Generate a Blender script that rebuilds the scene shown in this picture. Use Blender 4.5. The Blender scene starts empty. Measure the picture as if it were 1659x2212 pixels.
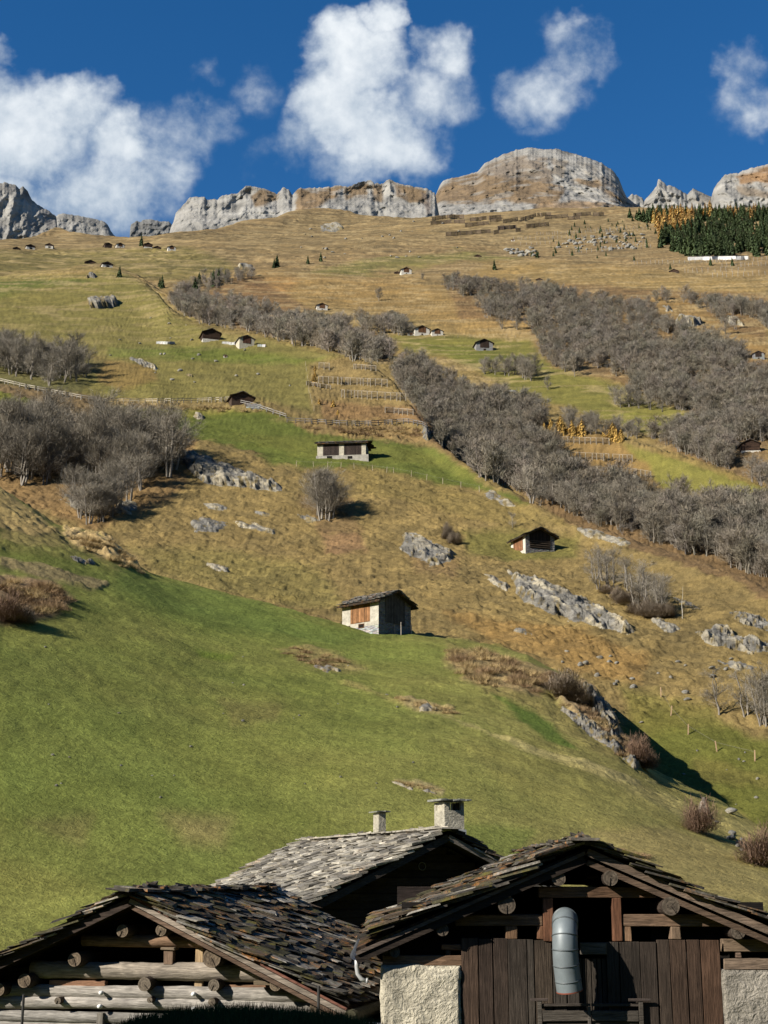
import bpy, math, random
import numpy as np
from mathutils import Vector, Matrix

SC = bpy.context.scene
COL = SC.collection
R = math.radians
random.seed(7)
RNG = np.random.default_rng(7)

# ---------------------------------------------------------------- camera
PITCH = R(14.5)
F = 3072.0                       # focal length in plan units (1659 x 2212 frame)
CU, CV = 829.5, 1106.0
cam_d = bpy.data.cameras.new("camera")
cam = bpy.data.objects.new("camera", cam_d)
COL.objects.link(cam)
cam.location = (0, 0, 0)
cam.rotation_euler = (math.pi / 2 + PITCH, 0, 0)
cam_d.sensor_fit = 'VERTICAL'
cam_d.sensor_height = 36.0
cam_d.lens = 36.0 * F / 2212.0
cam_d.clip_start = 0.1
cam_d.clip_end = 12000
SC.camera = cam
SC.render.resolution_x = 768
SC.render.resolution_y = 1024
SC.view_settings.view_transform = 'Standard'
SC.view_settings.look = 'None'
SC.view_settings.exposure = 0.85
SC.view_settings.gamma = 1.0
SC.cycles.max_bounces = 5
SC.cycles.transparent_max_bounces = 4

# ---------------------------------------------------------------- sun + sky
SUN_AZ, SUN_EL = R(57), R(30)    # sun stands behind the viewer, to the left
to_sun = Vector((-math.sin(SUN_AZ) * math.cos(SUN_EL), -math.cos(SUN_AZ) * math.cos(SUN_EL), math.sin(SUN_EL)))
sl = bpy.data.lights.new("sun", 'SUN')
sl.energy = 5.0
sl.angle = R(0.5)
sl.color = (1.0, 0.93, 0.82)
so = bpy.data.objects.new("sun", sl)
COL.objects.link(so)
so.rotation_euler = to_sun.to_track_quat('Z', 'Y').to_euler()
so.location = (-50, -50, 60)

world = bpy.data.worlds.new("World")
SC.world = world
world.use_nodes = True


def build_world():
    nt = world.node_tree
    nt.nodes.clear()
    N, L = nt.nodes, nt.links
    out = N.new('ShaderNodeOutputWorld')
    sky = N.new('ShaderNodeTexSky')
    sky.sky_type = 'NISHITA'
    sky.sun_disc = False
    sky.sun_elevation = SUN_EL
    sky.sun_rotation = math.atan2(to_sun.x, to_sun.y)
    sky.altitude = 1500
    sky.air_density = 1.0
    sky.dust_density = 0.05
    sky.ozone_density = 2.2
    hs = N.new('ShaderNodeHueSaturation')
    hs.inputs['Saturation'].default_value = 1.34
    hs.inputs['Value'].default_value = 1.36
    hs.inputs['Hue'].default_value = 0.503
    L.new(sky.outputs[0], hs.inputs['Color'])
    bg = N.new('ShaderNodeBackground')
    bg.inputs[1].default_value = 0.052
    L.new(hs.outputs[0], bg.inputs[0])
    tc = N.new('ShaderNodeTexCoord')

    def m(op, a, b=None, c=None, clamp=False):
        n = N.new('ShaderNodeMath')
        n.operation = op
        n.use_clamp = clamp
        for i, x in enumerate((a, b, c)):
            if x is None:
                continue
            if isinstance(x, (int, float)):
                n.inputs[i].default_value = x
            else:
                L.new(x, n.inputs[i])
        return n.outputs[0]

    def dot(vec):
        n = N.new('ShaderNodeVectorMath')
        n.operation = 'DOT_PRODUCT'
        L.new(tc.outputs['Generated'], n.inputs[0])
        n.inputs[1].default_value = vec
        return n.outputs['Value']
    cp, sp = math.cos(PITCH), math.sin(PITCH)
    dr, du, df = dot((1, 0, 0)), dot((0, -sp, cp)), dot((0, cp, sp))
    dfp = m('MAXIMUM', df, 0.05)
    X = m('ADD', m('MULTIPLY', m('DIVIDE', dr, dfp), 30.72), 8.295)
    Y = m('ADD', m('MULTIPLY', m('DIVIDE', du, dfp), -30.72), 11.06)
    comb = N.new('ShaderNodeCombineXYZ')
    L.new(X, comb.inputs[0])
    L.new(Y, comb.inputs[1])

    def noise(scale, detail, rough, vec=None, off=0.0, dist=0.0):
        n = N.new('ShaderNodeTexNoise')
        n.inputs['Scale'].default_value = scale
        n.inputs['Detail'].default_value = detail
        n.inputs['Roughness'].default_value = rough
        n.inputs['Distortion'].default_value = dist
        mp = N.new('ShaderNodeMapping')
        mp.inputs['Location'].default_value = (off, off * .7, off * 1.3)
        L.new(vec or comb.outputs[0], mp.inputs[0])
        L.new(mp.outputs[0], n.inputs['Vector'])
        return n.outputs['Fac'], n.outputs['Color']
    _, wc = noise(1.1, 4, 0.55, off=3.1)
    wsep = N.new('ShaderNodeSeparateXYZ')
    L.new(wc, wsep.inputs[0])
    Xw = m('ADD', X, m('MULTIPLY', m('SUBTRACT', wsep.outputs[0], 0.5), 1.3))
    Yw = m('ADD', Y, m('MULTIPLY', m('SUBTRACT', wsep.outputs[1], 0.5), 1.3))
    ell = [(0.1, 2.9, 2.5, 1.6, 1.3), (1.5, 2.45, 1.5, 1.05, 1.2), (2.4, 3.0, 1.1, 1.0, 1.1), (1.9, 4.2, 2.1, 1.1, .95), (2.8, 3.9, 1.3, 1.1, .75),
           (0.2, 4.2, 2.0, .9, .9), (4.3, 2.75, 1.1, .75, .52), (3.4, 3.4, 1.1, 1.2, .6), (-.1, 1.1, .5, .55, .7), (3.4, 4.1, .8, .9, .45),
           (7.7, 1.25, 1.45, 1.15, 1.35), (8.35, 0.45, .75, .7, 1.15), (7.4, 2.3, 1.45, 1.25, 1.35), (8.2, 2.9, 1.35, 1.15, 1.15),
           (6.5, 3.0, .9, .8, .75), (9.7, 1.15, .85, .95, .9), (9.3, 2.1, 1.25, 1.0, .78), (8.7, 3.3, 1.2, .8, .7), (5.5, 2.05, .8, .6, .33),
           (7.6, 3.6, 1.3, .65, .6), (4.45, 1.5, .5, .35, .30), (5.9, 3.2, .9, .5, .4),
           (12.35, 1.15, 1.1, .9, .66), (11.7, 2.1, 1.15, .95, .66), (12.9, 1.2, .6, .8, .5), 
           (16.1, 1.55, .75, .8, .52), (16.3, 2.3, 1.2, .75, .55), (11.5, 2.8, .6, .4, .4)]
    tot = None
    for cx, cy, rx, ry, w in ell:
        a = m('DIVIDE', m('SUBTRACT', Xw, cx), rx)
        b = m('DIVIDE', m('SUBTRACT', Yw, cy), ry)
        d = m('ADD', m('MULTIPLY', a, a), m('MULTIPLY', b, b))
        g = m('MULTIPLY', m('SUBTRACT', 1.0, m('MINIMUM', d, 1.0)), w)
        tot = g if tot is None else m('MAXIMUM', tot, g)
    f1, _ = noise(0.75, 7, 0.55, off=1.7, dist=0.2)
    f2, _ = noise(2.2, 7, 0.56, off=9.3, dist=0.1)
    dens = m('ADD', tot, m('MULTIPLY', m('SUBTRACT', f1, 0.47), 1.5))
    dens = m('ADD', dens, m('MULTIPLY', m('SUBTRACT', f2, 0.5), 0.5))
    f3, _ = noise(6.5, 6, 0.6, off=4.4)
    dens = m('ADD', dens, m('MULTIPLY', m('SUBTRACT', f3, 0.5), 0.22))
    gate = m('MULTIPLY', tot, 3.2, clamp=True)
    al = N.new('ShaderNodeMapRange')
    al.interpolation_type = 'SMOOTHSTEP'
    al.inputs[1].default_value = 0.0
    al.inputs[2].default_value = 1.2
    L.new(dens, al.inputs[0])
    front = m('GREATER_THAN', df, 0.1)
    alpha = m('MULTIPLY', m('MULTIPLY', al.outputs[0], gate), front)
    alpha = m('MULTIPLY', alpha, 0.97)
    # thick cores are whiter, thin and lower parts bluer
    sh = m('ADD', m('MULTIPLY', f2, 0.55), m('MULTIPLY', dens, 0.30))
    sh = m('ADD', sh, m('MULTIPLY', f1, 0.5))
    sh = m('SUBTRACT', sh, m('MULTIPLY', Y, 0.07))
    mr = N.new('ShaderNodeMapRange')
    mr.inputs[1].default_value = 0.25
    mr.inputs[2].default_value = 1.0
    L.new(sh, mr.inputs[0])
    mix = N.new('ShaderNodeMixRGB')
    mix.inputs[1].default_value = (0.30, 0.40, 0.52, 1)
    mix.inputs[2].default_value = (0.86, 0.90, 0.93, 1)
    L.new(mr.outputs[0], mix.inputs[0])
    bgc = N.new('ShaderNodeBackground')
    bgc.inputs[1].default_value = 0.60
    L.new(mix.outputs[0], bgc.inputs[0])
    ms = N.new('ShaderNodeMixShader')
    L.new(alpha, ms.inputs[0])
    L.new(bg.outputs[0], ms.inputs[1])
    L.new(bgc.outputs[0], ms.inputs[2])
    L.new(ms.outputs[0], out.inputs[0])


build_world()


# ---------------------------------------------------------------- numpy noise
def _h(ix, iy, iz, s):
    h = (ix * 374761393 + iy * 668265263 + iz * 2147483647 + s * 1274126177).astype(np.int64) & 0xffffffff
    h = ((h ^ (h >> 13)) * 1274126177) & 0xffffffff
    h = ((h ^ (h >> 16)) * 2246822519) & 0xffffffff
    return ((h ^ (h >> 15)) & 0xffffff).astype(np.float32) / 0xffffff


def vnoise(x, y, z=None, s=0):
    x = np.asarray(x, dtype=np.float64)
    y = np.asarray(y, dtype=np.float64)
    ix = np.floor(x).astype(np.int64)
    iy = np.floor(y).astype(np.int64)
    fx = x - ix
    fy = y - iy
    fx = fx * fx * fx * (fx * (fx * 6 - 15) + 10)
    fy = fy * fy * fy * (fy * (fy * 6 - 15) + 10)
    if z is None:
        iz = np.zeros_like(ix)
        a = _h(ix, iy, iz, s) * (1 - fx) + _h(ix + 1, iy, iz, s) * fx
        b = _h(ix, iy + 1, iz, s) * (1 - fx) + _h(ix + 1, iy + 1, iz, s) * fx
        return (a * (1 - fy) + b * fy) * 2 - 1
    z = np.asarray(z, dtype=np.float64)
    iz = np.floor(z).astype(np.int64)
    fz = z - iz
    fz = fz * fz * (3 - 2 * fz)
    r = 0
    for k in (0, 1):
        a = _h(ix, iy, iz + k, s) * (1 - fx) + _h(ix + 1, iy, iz + k, s) * fx
        b = _h(ix, iy + 1, iz + k, s) * (1 - fx) + _h(ix + 1, iy + 1, iz + k, s) * fx
        r = r + (a * (1 - fy) + b * fy) * (fz if k else 1 - fz)
    return r * 2 - 1


def fbm(x, y, z=None, o=4, s=0, g=.5):
    t, a, n = 0, 1.0, 0
    for i in range(o):
        t = t + a * vnoise(x * 2 ** i + i * 17.3, y * 2 ** i - i * 9.1, None if z is None else z * 2 ** i + i * 5.7, s + i)
        n += a
        a *= g
    return t / n


def smooth(a, b, x):
    t = np.clip((x - a) / (b - a), 0, 1)
    return t * t * (3 - 2 * t)


# ---------------------------------------------------------------- plan <-> world
CP, SP = math.cos(PITCH), math.sin(PITCH)


def dirs(u, v):
    dx = (np.asarray(u, float) - CU) / F
    dz = -(np.asarray(v, float) - CV) / F
    return dx, CP - dz * SP, SP + dz * CP


def at_r(u, v, r):
    x, y, z = dirs(u, v)
    k = r / np.hypot(x, y)
    return x * k, y * k, z * k


def proj(x, y, z):
    d = y * CP + z * SP
    d = np.maximum(d, .01)
    return CU + F * x / d, CV - F * (-y * SP + z * CP) / d


def sdist(u, v, poly):
    """signed distance to polygon (positive inside), in plan units"""
    P = np.array(poly, float)
    d2 = np.full(u.shape, 1e18)
    ins = np.zeros(u.shape, bool)
    for i in range(len(P)):
        x0, y0 = P[i - 1]
        x1, y1 = P[i]
        ex, ey = x1 - x0, y1 - y0
        t = np.clip(((u - x0) * ex + (v - y0) * ey) / (ex * ex + ey * ey + 1e-9), 0, 1)
        d2 = np.minimum(d2, (u - x0 - t * ex) ** 2 + (v - y0 - t * ey) ** 2)
        if y0 != y1:
            c = ((y0 > v) != (y1 > v)) & (u < (x1 - x0) * (v - y0) / (y1 - y0) + x0)
            ins ^= c
    d = np.sqrt(d2)
    return np.where(ins, d, -d)


# ---------------------------------------------------------------- terrain: ridge and valley lines
def ip(pts, u):
    p = np.array(pts, float)
    return np.interp(u, p[:, 0], p[:, 1])


UK = np.concatenate([np.arange(-700, -200, 50), np.arange(-200, 1861, 10), np.arange(1900, 2400, 50)]).astype(float)
C1V = ip([(-700, 900), (-200, 1010), (0, 1062), (60, 1095), (105, 1130), (150, 1151), (200, 1150), (240, 1172), (275, 1205), (320, 1243), (350, 1253),
          (450, 1280), (540, 1302), (650, 1330), (740, 1354), (800, 1368), (890, 1369), (960, 1378), (1080, 1395), (1140, 1415), (1200, 1450),
          (1290, 1497), (1335, 1585), (1395, 1650), (1480, 1694), (1560, 1733), (1659, 1798), (1860, 1925), (2400, 2100)], UK)
C1R = ip([(-700, 180), (0, 172), (320, 160), (740, 147), (890, 143), (1080, 140), (1200, 135), (1335, 125), (1480, 116), (1659, 105), (2400, 90)], UK)
D1 = ip([(-700, 4), (0, 4), (230, 2.5), (340, 4), (740, 3), (860, 1.0), (1000, .4), (1100, .6), (1200, 3), (1335, 6), (1480, 5), (1659, 6), (2400, 6)], UK)
C2V = ip([(-700, 640), (-200, 612), (0, 603), (180, 583), (235, 579), (300, 608), (345, 638), (375, 678), (400, 692), (440, 705), (540, 722), (610, 743), (690, 754),
          (760, 774), (800, 798), (850, 838), (900, 897), (930, 942), (960, 973), (1050, 1040), (1130, 1080), (1180, 1108), (1230, 1133), (1300, 1150),
          (1400, 1188), (1530, 1228), (1659, 1280), (1860, 1370), (2400, 1500)], UK)
D2 = ip([(-700, 0), (180, 0), (300, 7), (600, 16), (900, 18), (1200, 14), (1659, 9), (2400, 9)], UK)
C3V = ip([(-700, 630), (-200, 604), (0, 595), (180, 576), (235, 572), (300, 598), (375, 650), (440, 675), (600, 700), (900, 790), (1000, 850), (1100, 895), (1180, 912), (1230, 920),
          (1345, 946), (1450, 985), (1550, 1020), (1659, 1065), (1860, 1160), (2400, 1300)], UK)
D3 = ip([(-700, 0), (1150, 0), (1230, 5), (1345, 9), (1659, 8), (2400, 8)], UK)
C4V = ip([(-700, 540), (-200, 525), (0, 516), (29, 512.5), (84, 503), (124, 492.5), (153, 500), (196, 504.5), (255, 506), (364, 509), (433, 503), (473, 492.5), (527, 480),
          (603, 474), (621, 466), (683, 458), (745, 456), (774, 463), (840, 467), (887, 472), (930, 471), (978, 465), (1055, 462), (1128, 460), (1175, 455),
          (1237, 456), (1325, 454), (1365, 455), (1419, 458), (1546, 461.6), (1659, 461.6), (2400, 470)], UK)
HV = [(400, 1300), (460, 1250), (500, 1100), (540, 880), (580, 650), (650, 530), (730, 440), (870, 335), (990, 285), (1100, 250), (1195, 225), (1290, 190), (1400, 165),
      (1500, 150), (1600, 140), (1700, 132), (1800, 124), (2200, 112)]
H2 = [(400, 1500), (460, 1380), (500, 1150), (530, 1000), (560, 900), (600, 790), (650, 700), (715, 610), (800, 525), (900, 450), (1000, 390), (1100, 340), (1200, 300), (1300, 268), (1500, 230)]


def rh(v): return ip(HV, v)
def r2(v): return ip(H2, v)


LN = []          # every line: arrays x, y, z over UK


def add_v(v, r):
    LN.append(at_r(UK, v, r))


def add_z(z, r):
    x, y, _ = dirs(UK, np.full_like(UK, 1500.))
    k = r / np.hypot(x, y)
    LN.append((x * k, y * k, z + 0 * UK))


add_z(-1.7, 2.5)
add_z(-1.66, 9.)
MOUND = ip([(-700, 2380), (120, 2290), (230, 2238), (300, 2206), (380, 2193), (450, 2187), (530, 2184), (600, 2188), (660, 2192), (740, 2201), (830, 2226), (900, 2300), (2400, 2330)], UK)
add_v(MOUND, 15.5)
add_z(-3.4, 18.5)
add_z(-5.2, 22.)
add_z(-5.1, 42.)
K6 = np.full_like(UK, 2080.)
add_v(K6, 57.)
z6 = np.array(LN[-1][2])
xc, yc, zc = at_r(UK, C1V, C1R)
for s in (.3, .6, .85):
    rr = 57 + (C1R - 57) * s
    kw = {.3: 41, .6: 31, .85: 15}[s]
    zs = np.convolve(np.pad(zc, kw, mode='edge'), np.hanning(2 * kw + 1) / np.hanning(2 * kw + 1).sum(), mode='valid')
    zz = z6 + (zs - z6) * (1.12 * s - .12 * s * s)
    x, y, _ = dirs(UK, np.full_like(UK, 1500.))
    k = rr / np.hypot(x, y)
    LN.append((x * k, y * k, zz))
add_v(C1V, C1R)
NC1 = len(LN) - 1


def dip(r, d):
    """a point behind the last crest, d metres under its line of sight"""
    x, y, z = LN[-1]
    rr = np.hypot(x, y)
    k = r / rr
    LN.append((x * k, y * k, z * k - d))


e1r = np.maximum(rh(C1V + 5), C1R + 14)
dip(C1R + (e1r - C1R) * .4, D1)
add_v(C1V + ip([(0, 3), (860, 2), (1000, -1), (1100, 1), (1300, 4), (2400, 4)], UK), e1r)
C2R = np.maximum(rh(C2V), e1r + 20)
def blur(a, k):
    k = max(int(k), 1)
    h = np.hanning(2 * k + 3)
    return np.convolve(np.pad(a, k + 1, mode='edge'), h / h.sum(), mode='valid')


for s in np.linspace(0, 1, 9)[1:-1]:
    kb = 16 * math.sin(math.pi * s)
    vv = blur(C1V, kb) * (1 - s) + blur(C2V, kb) * s
    vv = np.minimum(vv, C1V + (C2V - C1V) * s * .3)
    vv = np.maximum(vv, C2V + 2)
    add_v(vv, np.maximum(rh(vv), e1r + 3 + s * 12))
add_v(C2V, C2R)
e2r = np.maximum(r2(C2V + 6), C2R + 30)
dip(C2R + (e2r - C2R) * .45, D2)
add_v(C2V + 4, e2r)
C3R = np.maximum(r2(C3V), e2r + 12)
for s in (.35, .7):
    vv = C2V + (C3V - C2V) * s
    add_v(vv, e2r + (C3R - e2r) * s)
add_v(C3V, C3R)
dip(C3R + 22, D3)
e3r = C3R + 45
add_v(C3V + ip([(0, -1), (1150, -2), (1300, 3), (2400, 3)], UK), e3r)
C4R = np.maximum(r2(C4V), e3r + 120)
r20 = r2(C3V)
for s in np.linspace(0, 1, 11)[1:-1]:
    vv = C3V + (C4V - C3V) * s
    t = (r2(vv) - r20) / (r2(C4V) - r20)
    add_v(vv, e3r + (C4R - e3r) * t)
add_v(C4V, C4R)
z4 = LN[-1][2]
dip(C4R + 60, 12.)
LN.append((LN[-2][0] * 1.3, LN[-2][1] * 1.3, z4 - 60))
LN.append((LN[-3][0] * 1.9, LN[-3][1] * 1.9, z4 - 160))

NA = 860
AZ = np.radians(np.concatenate([np.linspace(-25, -16.2, 80, endpoint=False), np.linspace(-16.2, 16.2, NA - 160, endpoint=False), np.linspace(16.2, 25, 80)]))
Rk, Zk = [], []
for x, y, z in LN:
    az = np.arctan2(x, y)
    o = np.argsort(az)
    Rk.append(np.interp(AZ, az[o], np.hypot(x, y)[o]))
    Zk.append(np.interp(AZ, az[o], np.asarray(z)[o]))
Rk, Zk = np.array(Rk), np.array(Zk)
for i in range(1, len(Rk)):
    Rk[i] = np.maximum(Rk[i], Rk[i - 1] + .8)
sl_ = (Zk[1:] - Zk[:-1]) / (Rk[1:] - Rk[:-1])
M = np.zeros_like(Zk)
same = (sl_[1:] * sl_[:-1]) > 0
M[1:-1] = np.where(same, 2 * sl_[1:] * sl_[:-1] / np.where(same, sl_[1:] + sl_[:-1], 1), 0)
M[0], M[-1] = sl_[0], sl_[-1]
rows_r, rows_z = [], []
for i in range(len(Rk) - 1):
    gap = np.median(Rk[i + 1] - Rk[i])
    rm = np.median(Rk[i])
    if rm < 50:
        n = 12
    elif rm < 260:
        n = int(max(6, gap / .42))
    elif rm < 700:
        n = int(max(6, gap / 1.1))
    elif i < len(Rk) - 3:
        n = int(max(6, gap / 2.6))
    else:
        n = 12
    h = Rk[i + 1] - Rk[i]
    for j in range(n):
        t = j / n
        h00, h10, h01, h11 = 2 * t ** 3 - 3 * t * t + 1, t ** 3 - 2 * t * t + t, -2 * t ** 3 + 3 * t * t, t ** 3 - t * t
        rows_r.append(Rk[i] + h * t)
        rows_z.append(h00 * Zk[i] + h10 * h * M[i] + h01 * Zk[i + 1] + h11 * h * M[i + 1])
rows_r.append(Rk[-1])
rows_z.append(Zk[-1])
TR, TZ = np.array(rows_r), np.array(rows_z)
NR = len(TR)
TX, TY = TR * np.sin(AZ)[None], TR * np.cos(AZ)[None]
TU, TV = proj(TX, TY, TZ)
C1Raz = Rk[NC1][None]

# ---- what grows where (areas of the hillside), each a polygon with the cover's own colour
W1 = fbm(TX / 9, TY / 9, o=4, s=3) * 14 + fbm(TX / 2.2, TY / 2.2, o=3, s=5) * 6
W2 = fbm(TX / 30 + 50, TY / 30, o=4, s=9)
wob = np.where(TR < 320, W1, W1 * .35 + W2 * 9)
OCH = np.array((.205, .150, .060))
GRN = np.array((.132, .148, .035))
OLV = np.array((.165, .150, .038))
LIM = np.array((.120, .145, .018))
STR = np.array((.40, .29, .13))
BRN = np.array((.150, .095, .050))
RST = np.array((.22, .145, .058))
DRT = np.array((.20, .15, .10))
ROC_ = np.array((.30, .29, .27))
TC = np.zeros(TX.shape + (3,)) + OCH
TUS = np.ones(TX.shape)          # how tussocky


def paint(poly, col, amt=1.0, soft=14, tus=None, wamp=1.0, near=None):
    global TC, TUS
    P = np.array(poly, float)
    b = (TU > P[:, 0].min() - 50) & (TU < P[:, 0].max() + 50) & (TV > P[:, 1].min() - 50) & (TV < P[:, 1].max() + 50)
    if near is not None:
        b &= (TR <= C1Raz + 8) if near else (TR > C1Raz + 1)
    if not b.any():
        return
    d = sdist(TU[b], TV[b], poly) + wob[b] * wamp
    w = smooth(-soft * .5, soft * .5, d) * amt
    TC[b] = TC[b] * (1 - w[:, None]) + np.array(col) * w[:, None]
    if tus is not None:
        TUS[b] = TUS[b] * (1 - w) + tus * w


# far slopes: orange straw in the middle, brown near the top
far = smooth(600, 900, TR)[..., None]
TC[:] = TC * (1 - far) + np.array((.195, .138, .068)) * far
paint([(0, 505), (450, 505), (700, 465), (1400, 462), (1400, 520), (900, 530), (500, 560), (0, 560)], (.19, .140, .068), .6, 30)
paint([(480, 590), (700, 590), (860, 600), (1020, 640), (1140, 700), (1130, 715), (960, 715), (900, 680), (620, 660), (480, 640)], (.25, .165, .064), .8, 40)
paint([(500, 600), (640, 600), (620, 640), (520, 635)], (.34, .19, .075), .5, 30)
paint([(1050, 560), (1659, 600), (1659, 700), (1300, 620), (1000, 620)], (.26, .180, .068), .6, 30)
paint([(1390, 640), (1659, 700), (1659, 800), (1430, 740)], (.22, .15, .06), .6, 20)
# olive pastures, far
paint([(-300, 540), (120, 536), (400, 540), (520, 575), (480, 600), (300, 604), (235, 575), (-300, 606)], (.155, .130, .048), .85, 18)
paint([(-300, 582), (150, 590), (160, 606), (-300, 620)], (.26, .20, .08), .8, 14)
paint([(760, 572), (820, 558), (1000, 540), (1130, 555), (1000, 565), (880, 578), (700, 592), (640, 590)], (.160, .145, .050), .85, 14)
# left pasture
paint([(-300, 600), (180, 600), (240, 578), (300, 608), (345, 640), (375, 682), (440, 708), (640, 748), (740, 768), (670, 792), (672, 892), (560, 866),
       (230, 862), (150, 850), (-300, 800)], (.172, .148, .048), 1.0, 22, .45, near=False)
paint([(-300, 606), (200, 606), (150, 618), (0, 640), (-300, 650)], (.10, .125, .03), .7, 16)
paint([(230, 748), (460, 752), (700, 775), (640, 790), (420, 785), (240, 770)], (.10, .13, .024), .7, 16)
paint([(230, 845), (330, 830), (340, 780), (280, 790), (240, 800)], LIM, .35, 20)
paint([(200, 775), (330, 790), (345, 820), (260, 845), (210, 830)], (.22, .14, .055), .7, 14)
# left gully floor, banks under the track
paint([(-300, 800), (150, 850), (300, 880), (340, 930), (250, 945), (120, 905), (0, 855)], (.15, .105, .055), .85, 12, 1.)
paint([(-300, 850), (0, 852), (110, 897), (60, 880), (-300, 875)], LIM, .7, 8)
paint([(-300, 890), (0, 885), (100, 900), (130, 925), (90, 950), (-100, 915)], STR * .8, .7, 12, 1.2)
paint([(230, 868), (560, 882), (560, 892), (400, 892), (250, 880)], (.27, .20, .085), .8, 6)
paint([(210, 890), (420, 892), (560, 886), (620, 905), (420, 912), (350, 925)], (.17, .165, .035), .9, 10, .3)
# green belt with the double barn
paint([(330, 918), (430, 905), (560, 888), (660, 915), (850, 950), (960, 978), (1050, 1045), (1140, 1090), (1010, 1062), (860, 1022), (770, 1002), (650, 1012), (590, 1000), (520, 970), (420, 950)],
      (.098, .118, .026), .95, 18, .35, near=False)
paint([(480, 940), (700, 940), (960, 985), (1060, 1050), (900, 1000), (640, 975)], (.15, .145, .036), .5, 20)
paint([(610, 908), (840, 915), (915, 930), (935, 955), (800, 946), (650, 925)], (.26, .175, .075), .85, 7, 1.2)
paint([(668, 792), (760, 778), (840, 800), (930, 905), (900, 915), (700, 908), (672, 860)], (.20, .145, .06), .85, 18, 1.)
paint([(690, 870), (900, 880), (920, 912), (700, 908)], (.22, .13, .06), .7, 12)
# slope under the belt
paint([(1000, 1150), (1120, 1140), (1250, 1165), (1240, 1205), (1100, 1212), (1010, 1190)], (.145, .138, .036), .7, 26, .5)
paint([(760, 1005), (1000, 1060), (1180, 1110), (1240, 1140), (1100, 1150), (900, 1090), (770, 1060)], (.19, .145, .05), .6, 20)
paint([(280, 1190), (480, 1180), (700, 1230), (740, 1330), (540, 1300), (330, 1240)], (.175, .150, .048), .6, 40)
paint([(690, 1150), (780, 1150), (790, 1190), (720, 1200)], (.22, .12, .07), .55, 20)
paint([(640, 1070), (760, 1080), (780, 1150), (700, 1160)], (.17, .11, .055), .6, 20)
paint([(880, 1200), (1000, 1210), (980, 1250), (900, 1240)], (.23, .14, .07), .4, 20)
paint([(960, 1330), (1250, 1360), (1400, 1420), (1380, 1480), (1200, 1440), (1050, 1390)], (.27, .155, .05), .5, 25)
# under the trees
paint([(-300, 960), (420, 960), (400, 1060), (280, 1120), (200, 1150), (110, 1110), (-300, 1050)], (.19, .12, .055), .8, 20, 1.2)
paint([(-300, 760), (230, 780), (170, 850), (-300, 810)], (.10, .095, .04), .7, 14)
paint([(870, 800), (1180, 900), (1230, 1040), (1659, 1110), (1659, 1290), (1400, 1195), (1230, 1135), (960, 980), (900, 900)], BRN, .8, 12, near=False)
paint([(960, 600), (1659, 640), (1659, 1060), (1400, 960), (1500, 910), (1380, 860), (1200, 800), (1140, 720), (1000, 700)], BRN, .75, 16)
paint([(365, 640), (560, 600), (700, 690), (840, 735), (850, 790), (700, 750), (440, 700)], BRN, .8, 10)
paint([(1400, 640), (1480, 650), (1560, 700), (1659, 740), (1659, 770), (1540, 730), (1430, 690)], RST, .8, 14)
paint([(1340, 690), (1365, 690), (1370, 730), (1345, 735)], RST, .6, 10)
# right-hand pastures
paint([(845, 728), (945, 724), (1140, 732), (1190, 798), (1370, 850), (1505, 903), (1500, 940), (1390, 938), (1250, 890), (1180, 870), (1090, 845), (1040, 800), (960, 770), (870, 760)],
      (.165, .150, .042), 1., 20, .35)
paint([(850, 732), (1050, 750), (1130, 760), (1190, 815), (1060, 800), (950, 760)], (.115, .125, .030), .65, 20)
paint([(1300, 890), (1500, 905), (1500, 945), (1400, 940)], (.140, .140, .032), .6, 20)
paint([(1020, 690), (1140, 702), (1140, 728), (1000, 722), (960, 705)], (.30, .20, .075), .7, 10)
paint([(1320, 945), (1420, 975), (1560, 1025), (1720, 1080), (1700, 1100), (1550, 1072), (1450, 1065), (1390, 1030), (1350, 985)], (.180, .165, .042), 1., 8, .3)
paint([(1320, 940), (1420, 968), (1560, 1018), (1720, 1070), (1720, 1080), (1560, 1030), (1420, 985)], (.24, .17, .06), .8, 6)
paint([(1170, 915), (1300, 935), (1345, 950), (1400, 1000), (1420, 1060), (1340, 1075), (1240, 1040), (1180, 960)], (.225, .145, .055), .9, 16)
# right valley floor
paint([(1340, 1575), (1420, 1540), (1540, 1560), (1760, 1640), (1760, 1860), (1560, 1735), (1480, 1692), (1400, 1650)], (.120, .125, .028), .95, 26, .3, near=False)
paint([(1340, 1490), (1540, 1530), (1560, 1570), (1360, 1580)], (.145, .130, .035), .8, 30)
paint([(1500, 1640), (1760, 1690), (1760, 1720), (1520, 1680)], (.16, .13, .04), .5, 20)
# the near meadow
mw = 1 - smooth(0, 4, TR - C1Raz)
nz = smooth(-.5, .6, fbm(TX / 16, TY / 16, o=4, s=21))
nz2 = smooth(-.3, .7, fbm(TX / 5, TY / 5, o=4, s=25))
base = GRN[None, None] * (1 - .40 * nz[..., None]) + np.array((.190, .165, .050)) * (.40 * nz[..., None])
ol = smooth(700, 1500, TU + (TV - 1500) * .3)[..., None]
base = base * (1 - .75 * ol) + np.array((.232, .195, .066)) * .75 * ol
base = base * (1 - .3 * nz2[..., None]) + base * np.array((.80, .95, .8)) * .3 * nz2[..., None]
TC = TC * (1 - mw[..., None]) + base * mw[..., None]
TUS = TUS * (1 - mw) + .26 * mw


def pn(poly, col, amt=1., soft=14, tus=None, wamp=1.):
    paint(poly, col, amt, soft, tus, wamp, near=True)


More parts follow.
